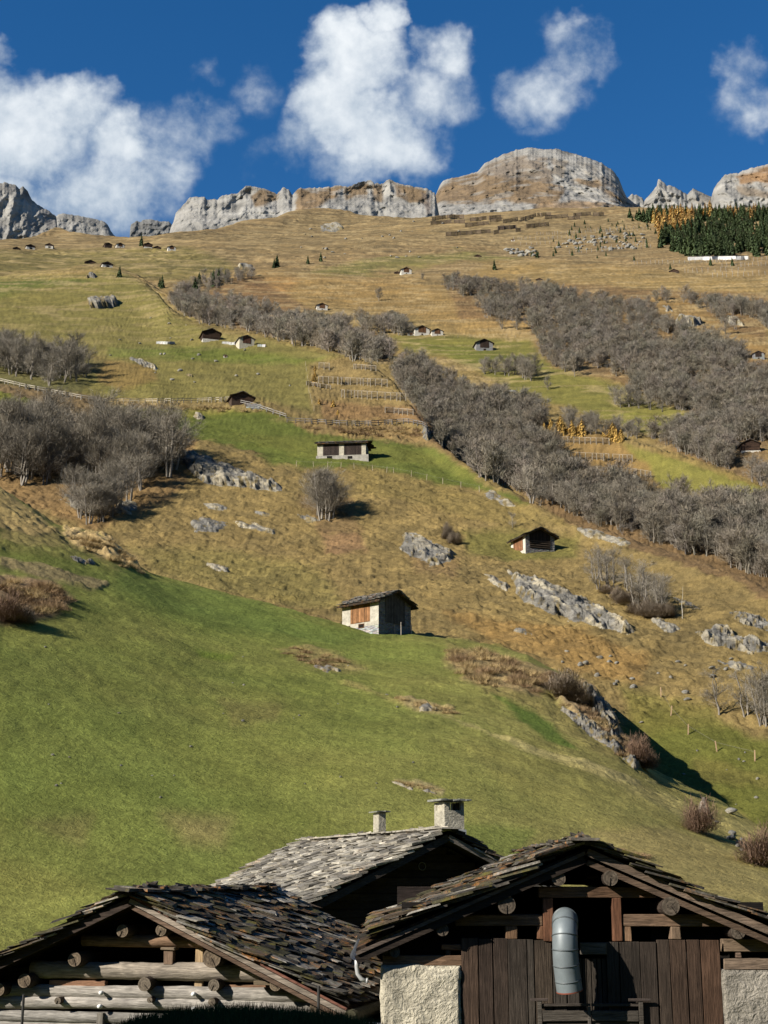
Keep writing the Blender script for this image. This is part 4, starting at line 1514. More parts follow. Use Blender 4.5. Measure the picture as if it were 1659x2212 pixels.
def cprot(cnt, name, **k):
    out = []
    for i in range(cnt):
        a, b = conifer(50 + i, **k)
        out.append((mesh_np('trunk', *a, MT['twig']), mesh_np('crown', *b, MT['twig']), a, b))
    return out


P_CON = cprot(5, 'spruce', n=230)
P_LAR = cprot(4, 'larch', n=230, w=.24, col=(.58, .37, .13), var=.3, loose=.8)
P_LAY = cprot(4, 'larch', n=300, w=.42, col=(.40, .255, .07), var=.35, loose=.55)

items, lar = [], []
for (u, v) in sample_poly([(1405, 468), (1520, 463), (1750, 463), (1750, 556), (1659, 554), (1600, 555), (1530, 560), (1480, 552), (1425, 535), (1420, 505)], 620, 77, 0):
    x, y, z, r = hp(u, v)
    if r != r:
        continue
    is_l = (sdist(np.array([u]), np.array([v]), [(1400, 500), (1420, 472), (1500, 470), (1500, 492), (1440, 512), (1425, 530), (1400, 525)])[0] > 0) or (v < 476 and random.random() < .28)
    (lar if is_l else items).append(([((P_LAR if is_l else P_CON)[len(items) % 4])[k] for k in (2, 3)], x, y, z - .5, random.uniform(8, 18), random.uniform(.9, 1.3)))
# the skyline rim of the wood
for u in np.arange(1404, 1760, 5.):
    x, y, z, r = hp(u + random.uniform(-2, 2), 466 + random.uniform(0, 3))
    if r == r and random.random() < .9:
        items.append(([P_CON[int(u) % 4][k] for k in (2, 3)], x, y, z - .5, random.uniform(9, 16), 1.))
joined('conifer_wood', items, 'dark green spruce wood under the right-hand cliffs', 'woodland')
joined('larch_wood', lar, 'orange autumn larches at the edge of the dark spruce wood', 'woodland')


def put_con(pr, u, v, h, label, grp, name='spruce', cat='tree'):
    x, y, z, r = hp(u, v)
    if r != r:
        return
    e = empty(name, (x, y, z - .1), random.uniform(0, 6.28), label, cat, grp)
    w = random.uniform(.9, 1.3)
    e.scale = (h * w, h * w, h)
    link('trunk', pr[0], e)
    link('crown', pr[1], e)


k = 0
for (u, v) in sample_poly([(1230, 485), (1400, 470), (1425, 500), (1400, 540), (1320, 560), (1180, 555), (1100, 560), (1200, 510)], 58, 81, 6):
    put_con(P_CON[k % 5], u, v, random.uniform(2.5, 7), 'small dark spruce standing among the snow poles', 'spruces among the snow poles')
    k += 1
for (u, v) in sample_poly([(1360, 470), (1420, 468), (1420, 480), (1370, 482)], 14, 83, 4):
    put_con(P_CON[k % 5], u, v, random.uniform(10, 16), 'tall spruce on the rim left of the dark wood', 'spruces on the rim left of the wood')
    k += 1
for (u, v, h, lab) in [(421, 640, 13, 'lone dark spruce inside the left gully wood'), (350, 622, 9, 'spruce at the left end of the gully wood'), (345, 618, 6, 'low spruce beside the one at the gully end'), (258, 598, 6, 'small spruce on the rim right of the two upper huts'),
                       (592, 579, 8, 'spruce on the brown shoulder, left of a pair'), (598, 577, 10, 'spruce on the brown shoulder, right of a pair'), (665, 570, 7, 'round spruce bush in the high pasture'),
                       (693, 565, 8, 'spruce at the top of the green shelf'), (1068, 582, 8, 'single spruce above the right wood'), (430, 612, 8, 'spruce near the top of the left gully'),
                       (460, 618, 12, 'spruce in the upper left gully, middle of three'), (472, 612, 11, 'spruce in the upper left gully, highest of three'), (486, 604, 7, 'small spruce at the top of the left gully'), (305, 531, 11, 'tree beside the hut row on the skyline pasture'),
                       (1535, 573, 7, 'spruce below the long white wall'), (1582, 574, 7, 'small spruce below the long white wall, nearer the edge'), (1448, 582, 5, 'small spruce among poles below the larches'), (1370, 563, 5, 'small spruce below the pole field')]:
    put_con(P_CON[k % 5], u, v, h, lab, None)
    k += 1
for i, (u, v) in enumerate(sample_poly([(1168, 935), (1190, 925), (1240, 930), (1340, 945), (1345, 955), (1250, 945), (1175, 942)], 20, 85, 5)):
    put_con(P_LAY[i % 4], u, v, random.uniform(3.5, 6.5), 'young golden larch above the right snow fences', 'golden larches above the snow fences', 'larch')
for i, (u, v) in enumerate(sample_poly([(672, 790), (700, 800), (690, 870), (860, 905), (700, 905), (675, 840)], 7, 87, 6)):
    put_con(P_LAY[i % 4], u, v, random.uniform(1.5, 3), 'knee-high golden larch in the terraced patch', 'low larches in the terraced patch', 'larch')


# bushes
def bush_mesh(seed, n, col, upright=.6, tw=.012, tuft=False):
    rr = np.random.default_rng(seed)
    Vc, Fc, Cc = [], [], []
    lob = [(rr.uniform(-.3, .3), rr.uniform(-.3, .3), rr.uniform(.25, .5), rr.uniform(.45, 1.)) for _ in range(7)]
    for i in range(n):
        if tuft:                     # dry grass: blades rising from the ground and bending over
            a, b = rr.uniform(0, 6.28), rr.uniform(0, 1) ** .7
            p = np.array((math.cos(a) * b * .62, math.sin(a) * b * .62, -.05))
            h = (1 - .65 * b) * rr.uniform(.35, 1.)
            e = p + np.array((rr.normal(0, .16) + math.cos(a) * .12, rr.normal(0, .16) + math.sin(a) * .12, h))
            w = np.array((math.cos(a * 3), math.sin(a * 3), 0)) * tw
        else:                        # twiggy bush of several uneven lobes
            lx, ly, lr, lh = lob[rr.integers(7)]
            d = rr.normal(0, 1, 3)
            d[2] = abs(d[2]) * upright + .2
            d /= np.linalg.norm(d)
            t = rr.uniform(.1, 1.) ** .6
            p = np.array((lx + d[0] * lr * t, ly + d[1] * lr * t, d[2] * lh * t))
            d = d + rr.normal(0, .45, 3)
            d /= np.linalg.norm(d)
            e = p + d * rr.uniform(.08, .26)
            w, _ = ortho(d)
            w = w * tw
        k = len(Vc)
        Vc += [p - w, p + w, e]
        Fc.append((k, k + 1, k + 2))
        c = np.array(col) * rr.uniform(.65, 1.45)
        Cc += [c, c, c]
    return mesh_np('bush', np.array(Vc), np.array(Fc), np.array(Cc), MT['twig'])


B_RED = bush_mesh(1, 5200, (.215, .140, .095), .9, .006)
B_GRY = bush_mesh(2, 4200, (.26, .21, .155), 1.1, .006)
B_STR = bush_mesh(3, 420, (.42, .31, .15), 1.2, .011, True)
B_BRN = bush_mesh(4, 420, (.28, .19, .105), .8, .011, True)


def bush(me, u, v, w, h, label, group=None, name='bush'):
    x, y, z, r = hp(u, v)
    if r != r:
        return
    o = link(name, me)
    o.location = (x, y, z - .05)
    o.rotation_euler = (0, 0, random.uniform(0, 6.28))
    o.scale = (w, w, h)
    tag(o, label, 'bush', group)


bush(B_RED, 1512, 1800, 2.2, 2.3, 'round red-brown bush on the meadow under the dead stump')
bush(B_RED, 1650, 1872, 2.9, 2.4, 'red-brown bush at the right edge above the barn roof')
bush(B_RED, 1378, 1645, 1.9, 2.2, 'dark reddish bush at the lower end of the rock strip')
bush(B_RED, 1395, 1662, 1.8, 1.8, 'small dark bush under the reddish one, below the rock strip')
bush(B_GRY, 1210, 1502, 3.6, 2.6, 'wide grey thorn bush on the crest left of the upright rock')
bush(B_GRY, 1250, 1520, 2.8, 2.1, 'grey bush against the upright rock')
bush(B_RED, 18, 1345, 2.6, 2.4, 'rusty bush at the left edge of the meadow')
bush(B_GRY, 62, 1347, 1.8, 1.6, 'dark bush right of the rusty one at the left edge')
for i, (u, v) in enumerate(sample_poly([(-20, 1260), (60, 1255), (110, 1268), (150, 1305), (100, 1330), (40, 1335), (-20, 1340)], 34, 91, 9)):
    bush(B_BRN if i % 3 else B_STR, u, v, random.uniform(1.3, 2.1), random.uniform(.7, 1.1), 'brown dry scrub clump on the left bank of the meadow', 'scrub on the left bank', 'dry_shrub')
for i, (u, v) in enumerate(sample_poly([(965, 1402), (1020, 1397), (1100, 1425), (1190, 1455), (1160, 1500), (1100, 1492), (1000, 1465)], 46, 93, 8)):
    bush(B_BRN if i % 2 else B_STR, u, v, random.uniform(1.1, 1.9), random.uniform(.6, 1.1), 'dry scrub clump on the crest right of the barn', 'scrub on the crest', 'dry_shrub')
for i, (u, v) in enumerate(sample_poly([(1200, 1480), (1270, 1500), (1345, 1590), (1395, 1650), (1360, 1655), (1270, 1580), (1210, 1520)], 26, 95, 8)):
    bush(B_STR if i % 2 else B_BRN, u, v, random.uniform(.8, 1.5), random.uniform(.5, .9), 'dry tuft beside the rocks of the meadow crest', 'tufts by the crest rocks', 'dry_shrub')
for i, (u, v) in enumerate(sample_poly([(150, 1160), (240, 1168), (320, 1243), (270, 1230), (190, 1190)], 26, 97, 6)):
    bush(B_STR, u, v, random.uniform(.9, 1.6), random.uniform(.6, 1.0), 'pale straw tuft on the knoll at the left', 'straw tufts on the knoll', 'dry_shrub')
for i, (u, v) in enumerate(sample_poly([(600, 1405), (660, 1398), (780, 1443), (720, 1450), (640, 1428)], 20, 99, 8)):
    bush(B_STR if i % 2 else B_BRN, u, v, random.uniform(.8, 1.3), random.uniform(.35, .6), 'dry tuft in the hollow left of the barn', 'tufts left of the barn', 'dry_shrub')
for i, (u, v) in enumerate(sample_poly([(850, 1503), (980, 1532), (985, 1548), (900, 1530)], 14, 101, 6)):
    bush(B_STR, u, v, random.uniform(.5, .9), random.uniform(.3, .5), 'straw tuft in the strip across the meadow', 'straw strip tufts', 'dry_shrub')
for i, (u, v) in enumerate(sample_poly([(840, 1684), (900, 1690), (965, 1708), (880, 1700)], 10, 102, 5)):
    bush(B_STR, u, v, random.uniform(.4, .6), random.uniform(.2, .35), 'straw tuft by the stone row above the chimneys', 'tufts above the chimneys', 'dry_shrub')
for i, (u, v) in enumerate(sample_poly([(1300, 1830), (1380, 1840), (1420, 1880), (1340, 1870)], 14, 103, 8)):
    bush(B_STR if i % 2 else B_BRN, u, v, random.uniform(.6, 1.2), random.uniform(.2, .45), 'dry tuft behind the near barn roof', 'tufts behind the near roof', 'dry_shrub')
for i, (u, v) in enumerate(sample_poly([(-20, 895), (90, 905), (120, 925), (60, 935), (-20, 915)], 20, 104, 8)):
    bush(B_STR, u, v, random.uniform(1.5, 2.4), random.uniform(1., 1.5), 'straw tuft on the bank of the lower track', 'tufts on the track bank', 'dry_shrub')
for i, (u, v) in enumerate(sample_poly([(250, 872), (560, 884), (560, 890), (300, 884)], 26, 105, 7)):
    bush(B_STR, u, v, random.uniform(1.5, 2.4), random.uniform(.9, 1.4), 'straw tuft under the fenced track', 'tufts under the track', 'dry_shrub')
for i, (u, v) in enumerate(sample_poly([(640, 925), (900, 925), (930, 945), (800, 944), (660, 925)], 34, 106, 7)):
    bush(B_STR if i % 2 else B_BRN, u, v, random.uniform(1.5, 2.4), random.uniform(.9, 1.3), 'dry clump on the bank behind the double barn', 'clumps behind the double barn', 'dry_shrub')
for i, (u, v) in enumerate(sample_poly([(960, 1150), (990, 1160), (985, 1190), (960, 1180)], 5, 108, 6)):
    bush(B_GRY, u, v, random.uniform(1.5, 2.4), random.uniform(1.6, 2.6), 'grey shrub growing on the round rock hump', 'shrubs on the rock hump', 'shrub')
for i, (u, v) in enumerate(sample_poly([(1290, 1270), (1440, 1325), (1450, 1350), (1380, 1330)], 20, 109, 6)):
    bush(B_GRY, u, v, random.uniform(1.8, 3.), random.uniform(1.4, 2.4), 'grey shrub under the birches right of the stone hut', 'shrubs under the birches', 'shrub')


# single small trees and a dead stump
for (u, v, h, pr, lab) in [(820, 650, 9, P_MID, 'single grey tree on the orange slope above the gully wood'), (637, 748, 9, P_THIN, 'slender tree alone on the rim of the left pasture'),
                           (1565, 724, 9, P_MID, 'single tree in the far right clearing'), (912, 604, 5, P_MID, 'low bare shrub-like tree right of the high white hut'),
                           (1185, 842, 6, P_MID, 'small leaning bare tree alone in the right meadow'), (1108, 1180 - 40, 3.2, P_THIN, 'little bare tree on the slope left of the stone hut')]:
    x, y, z, r = hp(u, v)
    put_tree(pr[int(u) % 4], x, y, z - .1, h, lab, None)
x, y, z, r = hp(1474, 1336)
mb = MB()
mb.tube([(0, 0, -.3), (.05, 0, .9), (.02, .1, 1.9), (.22, .1, 2.9), (.30, .15, 4.1)], [.05, .045, .035, .025, .012], 8, (.40, .37, .31), rough=.1)
o = mb.build('dead_trunk', MT['twig'])
o.location = (x, y, z)
tag(o, 'pale leaning dead trunk above the broken rocks on the right', 'trunk')
x, y, z, r = hp(1521, 1765)
mb = MB()
rr = np.random.default_rng(8)
for k in range(16):
    a = rr.uniform(0, 6.28)
    t = rr.uniform(.15, .55)
    mb.tube([(math.cos(a) * .1, math.sin(a) * .1, .95), (math.cos(a) * .28, math.sin(a) * .28, .55), (math.cos(a) * (.3 + t * .6), math.sin(a) * (.3 + t * .6), -.15)], [.10, .06, .03], 6, tuple(np.array((.30, .26, .21)) * rr.uniform(.5, 1.5)))
mb.tube([(0, 0, .3), (.03, 0, .8), (.08, 0, 1.25)], [.3, .22, .12], 9, (.13, .11, .09), rough=.25)
o = mb.build('tree_stump', MT['twig'])
o.location = (x, y, z)
tag(o, 'splayed dead stump above the round red-brown bush', 'stump')

# ---------------------------------------------------------------- buildings
WHT = (.66, .62, .53)
CRM = (.58, .53, .41)
STN = (.36, .345, .31)
DKW = (.055, .036, .026)
BRW = (.17, .085, .042)
SLT = (.115, .112, .105)


def cvar(c, a=.2):
    k = random.uniform(1 - a, 1 + a)
    return tuple(min(x * k, .95) for x in c)


def slates(mb, apex, sdir, rdir, nrm, length, slope_len, th=.045, expo=.24, ln=.62, wmin=.34, wmax=.8, cols=((.07, .068, .064), (.10, .095, .088), (.045, .044, .043)), j=.03, edge=.1):
    """overlapping hand-split slabs covering one slope; apex = upper front corner"""
    A, S, Rr, N_ = Vector(apex), Vector(sdir), Vector(rdir), Vector(nrm)
    n = int(slope_len / expo)
    for i in range(n, -1, -1):
        d0 = i * expo
        y = -random.uniform(0, edge)
        while y < length:
            w = random.uniform(wmin, wmax)
            L = ln * random.uniform(.8, 1.25)
            lo = min(d0 + random.uniform(-.05, .06), slope_len + .06)
            hi = max(lo - L, -.05)
            c = cvar(random.choice(cols), .3)
            t = th * random.uniform(.6, 1.5)
            up0, up1 = th * 2.5 + random.uniform(-.012, .035), th * .25
            y0, y1 = y + random.uniform(-.01, .015), y + w - random.uniform(.0, .02)
            sk = random.uniform(-.09, .09) * min(1, th / .03)
            wv = .035 * math.sin(y * 1.1 + d0 * .7) * math.sin(d0 * 1.9 + 1) + .02 * math.sin(y * 2.7 + d0 * 2.3)
            up0 += wv
            up1 += wv
            P = []
            for (nn, tt) in ((0, 0), (1, t)):
                P.append(A + S * (lo + random.uniform(-j, j) + sk) + Rr * (y0 + random.uniform(0, j)) + N_ * (up0 + tt))
                P.append(A + S * (lo + random.uniform(-j, j) - sk) + Rr * (y1 - random.uniform(0, j)) + N_ * (up0 + tt + random.uniform(-.008, .008)))
                P.append(A + S * hi + Rr * (y1) + N_ * (up1 + tt))
                P.append(A + S * hi + Rr * (y0) + N_ * (up1 + tt))
            mb.hexa(P, c)
            y += w


def small_roof(e, W, L, H, pitch, oh=.5, col=SLT, detail=0, th=.14, ridge_off=0):
    """two slopes over a building whose front gable is at y=0; returns the roof object"""
    mb = MB()
    hw = W / 2
    rise = hw * math.tan(pitch)
    ov = oh
    for s in (-1, 1):
        ex, ez = s * (hw + ov), H - ov * math.tan(pitch)
        rx, rz_ = 0, H + rise
        nx, nz_ = s * math.sin(pitch), math.cos(pitch)
        ny = 10 if detail else 1
        P = [(rx, -ov, rz_), (ex, -ov, ez), (ex, L + ov * .6, ez), (rx, L + ov * .6, rz_)]
        T = [(p[0] + (nx * th if i in (1, 2) else 0), p[1], p[2] + (nz_ * th if i in (1, 2) else th / math.cos(pitch))) for i, p in enumerate(P)]
        mb.hexa(P + T if s > 0 else [P[i] for i in (1, 0, 3, 2)] + [T[i] for i in (1, 0, 3, 2)], (.05, .04, .032) if detail else cvar(col))
        if detail:
            sl = (hw + ov) / math.cos(pitch)
            slates(mb, (0, -ov - .05, H + rise + th * .9), (s * math.cos(pitch), 0, -math.sin(pitch)), (0, 1, 0), (nx, 0, nz_), L + ov * 1.6 + .05, sl, th=.05, expo=.34, ln=.75, wmin=.45, wmax=1.0,
                   cols=(col, tuple(x * .7 for x in col), tuple(x * 1.35 for x in col)))
        else:
            # rough slab edges along the eave and rake
            k = -ov
            while k < L + ov * .6:
                w = random.uniform(.5, 1.1)
                mb.box(min(ex, ex - s * .5), max(ex, ex - s * .5), k, min(k + w, L + ov * .6), ez + th * .6, ez + th * 1.5 + random.uniform(0, .08), cvar(col, .35), .03)
                k += w
    return mb.build('roof', MT['slate'], e)


def planks(e, name, x0, x1, z0, z1, y, col, horiz=False, wpl=.22, gable=None, side=None, L=0, mat=None):
    """boarded panel standing proud of the wall; gable=(half width, H, rise): tops follow the roof"""
    mb = MB()
    if horiz:
        z = z0
        while z < z1 - .02:
            w = min(wpl * random.uniform(.85, 1.2), z1 - z)
            xa, xb = x0, x1
            if gable:
                hw, H, rise = gable
                lim = hw * (1 - max(z + w - H, 0) / rise)
                xa, xb = max(x0, -lim), min(x1, lim)
            if xb > xa:
                if side is None:
                    mb.box(xa, xb, y - .05 - random.uniform(0, .03), y, z, z + w - .02, cvar(col, .3))
                else:
                    mb.box(side - .05 if side < 0 else side, side if side < 0 else side + .05, xa, xb, z, z + w - .02, cvar(col, .3))
            z += w
    else:
        x = x0
        while x < x1 - .02:
            w = min(wpl * random.uniform(.8, 1.25), x1 - x)
            zt = z1
            if gable:
                hw, H, rise = gable
                zt = min(z1, H + rise * (1 - max(abs(x), abs(x + w)) / hw) - .05)
            if side is None:
                mb.box(x + .005, x + w - .01, y - .05 - random.uniform(0, .025), y, z0 + random.uniform(-.03, .03), zt, cvar(col, .35))
            else:
                a, b = (side - .05 - random.uniform(0, .02), side) if side < 0 else (side, side + .05)
                mb.box(a, b, x + .005, x + w - .01, z0 + random.uniform(-.03, .03), zt, cvar(col, .35))
            x += w
    return mb.build(name, mat or (MT['woodx'] if horiz else MT['woodz']), e)


def body(e, W, L, H, pitch, col, mat, bury=2.5, name='wall', rise=None):
    hw = W / 2
    rise = hw * math.tan(pitch)
    mb = MB()
    v = [(-hw, 0, -bury), (hw, 0, -bury), (hw, L, -bury), (-hw, L, -bury), (-hw, 0, H), (hw, 0, H), (hw, L, H), (-hw, L, H), (0, 0, H + rise - .02), (0, L, H + rise - .02)]
    mb.v = v
    mb.f = [(0, 1, 5, 8, 4), (2, 3, 7, 9, 6), (1, 2, 6, 5), (3, 0, 4, 7), (4, 8, 9, 7), (8, 5, 6, 9)]
    mb.c = [col] * 6
    return mb.build(name, mat, e)


def dark_panel(e, name, x0, x1, z0, z1, y=0, side=None, frame=True, col=(.012, .010, .009)):  # flat near-black panel; the shade of a recess is put into its colour
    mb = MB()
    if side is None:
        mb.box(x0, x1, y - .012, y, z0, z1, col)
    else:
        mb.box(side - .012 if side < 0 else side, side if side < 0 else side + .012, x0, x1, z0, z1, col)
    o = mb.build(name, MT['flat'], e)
    if frame:
        fb = MB()
        t = .07
        for (a, b, c, d) in ((x0 - t, x1 + t, z1, z1 + t), (x0 - t, x1 + t, z0 - t, z0), (x0 - t, x0, z0, z1), (x1, x1 + t, z0, z1)):
            if side is None:
                fb.box(a, b, y - .04, y, c, d, cvar(BRW))
            else:
                fb.box(side - .04 if side < 0 else side, side if side < 0 else side + .04, a, b, c, d, cvar(BRW))
        fb.build('frame', MT['woodx'], o)
    return o


def hut(u, v, wd, th, Lm, style, label, group=None, hs=1., name='hay_barn', cat='hut', oh=.45, pitch=24, dz=0.):
    x, y, z, r = hp(u, v)
    if r != r:
        print('hut off', label)
        return
    th = R(th)
    k = r / F
    W = wd * k / math.cos(th)
    L = Lm * W
    H = W * .46 * hs
    pt = R(pitch)
    rise = W / 2 * math.tan(pt)
    e = empty(name, (x, y, z - .1 + dz), th + math.atan2(-x, y), label, cat, group)
    det = W > 4.0 and wd > 34
    hw = W / 2
    G = (hw, H, rise)
    oh = oh * W / 6
    if style == 'stone_planks':        # rough stone piers, boarded gable
        body(e, W, L, H, pt, STN, MT['masonry'])
        planks(e, 'plank_wall', -W * .27, W * .27, H * .38, H + rise, 0, DKW, gable=G)
        dark_panel(e, 'door', -W * .06, W * .07, H * .02, H * .24)
    elif style == 'dark_log':
        body(e, W, L, H, pt, DKW, MT['woodx'])
        planks(e, 'plank_wall', -hw * .96, hw * .96, H * .22, H + rise, 0, (.07, .042, .028), True, .24, gable=G)
        mb = MB()
        mb.box(-hw - .04, hw + .04, -.09, .3, -2.5, H * .22, WHT)
        mb.box(-hw - .06, -hw + .1, .3, L, -2.5, H * .15, WHT)
        mb.build('base', MT['plaster'], e)
    elif style == 'white_brown':       # white plaster, brown boarded upper front
        body(e, W, L, H, pt, WHT, MT['plaster'])
        planks(e, 'plank_wall', -W * .26, W * .26, H * .42, H + rise * .9, 0, BRW, gable=G)
        dark_panel(e, 'window', -W * .05, W * .05, H * .08, H * .26, frame=wd > 30)
    elif style == 'cream_brown':       # tall cream plaster with reddish planks
        body(e, W, L, H, pt, CRM, MT['plaster'])
        planks(e, 'plank_wall', -W * .27, W * .27, H * .5, H + rise, 0, (.13, .06, .04), gable=G)
    elif style == 'dark_top':          # dark gable over a white ground floor
        body(e, W, L, H, pt, WHT, MT['plaster'])
        planks(e, 'gable_boards', -hw, hw, H * .72, H + rise, 0, (.07, .038, .026), True, .3, gable=G)
        dark_panel(e, 'door', -W * .12, W * .2, H * .12, H * .6, frame=False)
    elif style == 'low_dark':
        body(e, W, L, H, pt, (.09, .062, .045), MT['woodx'])
        planks(e, 'gable_boards', -hw, hw, H * .5, H + rise, 0, (.10, .06, .04), True, .3, gable=G)
    small_roof(e, W, L, H, pt, oh, col=(.10, .08, .07) if wd < 30 else SLT, detail=det)
    return e, W, L, H, rise


def hut_list():
    T = [
        (66, 539, 19, 8, 1.1, 'dark_top', 'white hut with a dark gable, second from the left in the skyline row', 1.),
        (36, 539, 15, 5, 1., 'low_dark', 'low brown hut at the far left end of the skyline row', .45),
        (106, 536, 17, -5, 1.2, 'dark_top', 'dark-gabled hut with one white corner, third from the left in the skyline row', 1.05),
        (234, 535, 16, 12, 1.2, 'low_dark', 'dark log hut beside the white one in the middle of the skyline row', 1.2),
        (260, 535, 18, 10, 1.1, 'white_brown', 'cream hut right next to the dark log hut of the skyline row', .95),
        (320, 535, 18, 6, 1., 'dark_log', 'dark hut right of the lone tree in the skyline row', 1.05),
        (340, 537, 16, 6, 1., 'low_dark', 'very low dark shed between two huts of the skyline row', .4),
        (371, 541, 18, 8, 1., 'white_brown', 'pale hut closing the skyline row on the right', 1.),
        (196, 570, 24, 5, .9, 'low_dark', 'low hut with brown gable dug into the crest of the left pasture', .38),
        (232, 577, 23, 10, 1., 'dark_top', 'hut with dark gable and white corners on the crest of the left pasture', .8),
        (457, 736, 40, 10, 1., 'dark_log', 'dark log hut on a white plinth at the rim of the left pasture', 1.05),
        (533, 751, 34, 14, 1., 'cream_brown', 'tall cream hut with reddish boards right of the dark log hut', 1.42),
        (696, 670, 25, 8, 1., 'white_brown', 'small white hut alone above the gully wood', 1.05),
        (878, 592, 24, 10, 1., 'white_brown', 'white hut with an annex high on the orange slope', 1.05),
        (858, 592, 12, 10, .8, 'low_dark', 'low dark annex left of the high white hut', .7),
        (912, 724, 34, 12, 1., 'white_brown', 'white hut with orange-brown shutters, left of a pair on the green shelf', 1.),
        (888, 725, 14, 12, .9, 'white_brown', 'small white lean-to on the left of the pair', .8),
        (945, 725, 26, 12, 1., 'white_brown', 'dark-boarded hut, right of the pair on the green shelf', .95),
        (1047, 757, 38, 12, 1.1, 'stone_planks', 'stone hut with dark planks on the green shelf right of the pair', 1.05),
        (1639, 775, 25, 8, 1., 'stone_planks', 'stone hut at the right edge in front of the wood', 1.1),
        (1622, 977, 40, 10, 1.1, 'dark_log', 'dark boarded hut on a stone base between the trees at the right edge', 1.1),
        (1456, 588, 20, 6, 1., 'low_dark', 'low dark roof below the pole field', .35),
        (1165, 606, 14, 6, 1., 'low_dark', 'reddish hut roof just above the right wood', .5),
        (1108, 521, 8, 6, 1., 'white_brown', 'tiny white hut at the edge of the boulder patch', 1.),
        (1032, 555, 16, 6, .8, 'low_dark', 'low grey roof in the high pasture left of the boulders', .3),
        (487, 773, 8, 6, .8, 'white_brown', 'tiny stone shelter alone in the left pasture', 1.7),
        (524, 873, 50, 12, .9, 'low_dark', 'dark log hut dug into the bank at the end of the fenced track', .75),
    ]
    for (u, v, w, th, L, st, lab, hs) in T:
        hut(u, v, w, th, L, st, lab, 'huts on the mountainside', hs)


hut_list()
# stone corner and shingle rail of the dug-in hut
x, y, z, r = hp(549, 884)
mb = MB()
for i in range(9):
    mb.box(-1.9 + random.uniform(-.1, .1), 1.7, -.2 + i * .02, .3, -.6 + i * .22, -.42 + i * .22, cvar((.42, .40, .36), .3), .03)
o = mb.build('stone_wall', MT['masonry'])
o.location = (x, y, z)
tag(o, 'dry stone wall at the right corner of the dug-in hut', 'wall')


def hutA():
    x, y, z, r = hp(818.5, 1370)
    th = R(48)
    W, L, H = 4.9, 5.0, 3.45
    pt = R(24)
    rise = W / 2 * math.tan(pt)
    base = math.atan2(-x, y)
    c, s = math.cos(th + base), math.sin(th + base)
    # the corner shown is local (-W/2, 0)
    ox, oy = x + c * W / 2, y + s * W / 2
    e = empty('stone_barn', (ox, oy, z), th + base, 'stone barn with orange boards on the crest of the green meadow', 'barn')
    body(e, W, L, H, pt, (.24, .225, .20), MT['masonry'])  # stone coloured darker for the shade on the gable
    mb = MB()
    mb.box(-W / 2 - .05, -W / 2, 0, L, -1.5, .99, (.46, .43, .36))  # stone coloured lighter for the sunlit side
    mb.build('plinth', MT['masonry'], e)
    hw = W / 2
    G = (hw, H, rise)
    planks(e, 'plank_wall', -hw + .95, hw - 1.0, 1.35, H + rise, 0, (.10, .088, .075), gable=G)
    WHT = (.54, .50, .41)
    # lit side: plaster piers, orange boards, stone plinth
    mb = MB()
    mb.box(-hw - .05, -hw, .0, 1.15, 1.0, H - .02, WHT, 0)
    mb.box(-hw - .05, -hw, 3.85, L, 1.3, H - .02, WHT, 0)
    mb.box(-hw - .047, -hw, 1.15, 3.85, 1.0, 1.42, WHT, 0)
    mb.build('plaster', MT['plaster'], e)
    planks(e, 'side_boards', 1.16, 3.84, 1.45, H - .05, 0, (.31, .155, .07), side=-hw - .01, wpl=.2)
    dark_panel(e, 'window', 2.0, 2.65, .95, 1.25, side=-hw - .05)
    mb = MB()
    for yy in np.arange(-.1, L + .3, .5):
        mb.box(-hw - .55, -hw + .1, yy, yy + .12, H - .22, H - .08, cvar(BRW, .3))
    mb.build('rafters', MT['woodx'], e)
    small_roof(e, W, L, H, pt, .55, col=(.14, .138, .13), detail=1)
    mb = MB()
    mb.box(-.5, -.38, -.3, -.2, -.3, 1.2, (.35, .3, .25))
    mb.build('post', MT['woodz'], e)
    # fence stakes by the door
    for k, (dx, h) in enumerate(((-.15, 1.3), (1.5, .9))):
        X, Y = ox + c * dx - s * -.9, oy + s * dx + c * -.9
        m2 = MB()
        m2.box(-.04, .04, -.04, .04, -.4, h, (.5, .45, .38))
        q = m2.build('stake', MT['woodz'])
        q.location = (X, Y, zground(X, Y))
        tag(q, ('taller wooden stake before the dark gable of the stone barn', 'shorter wooden stake before the dark gable of the stone barn')[k], 'stake', 'stakes by the stone barn')


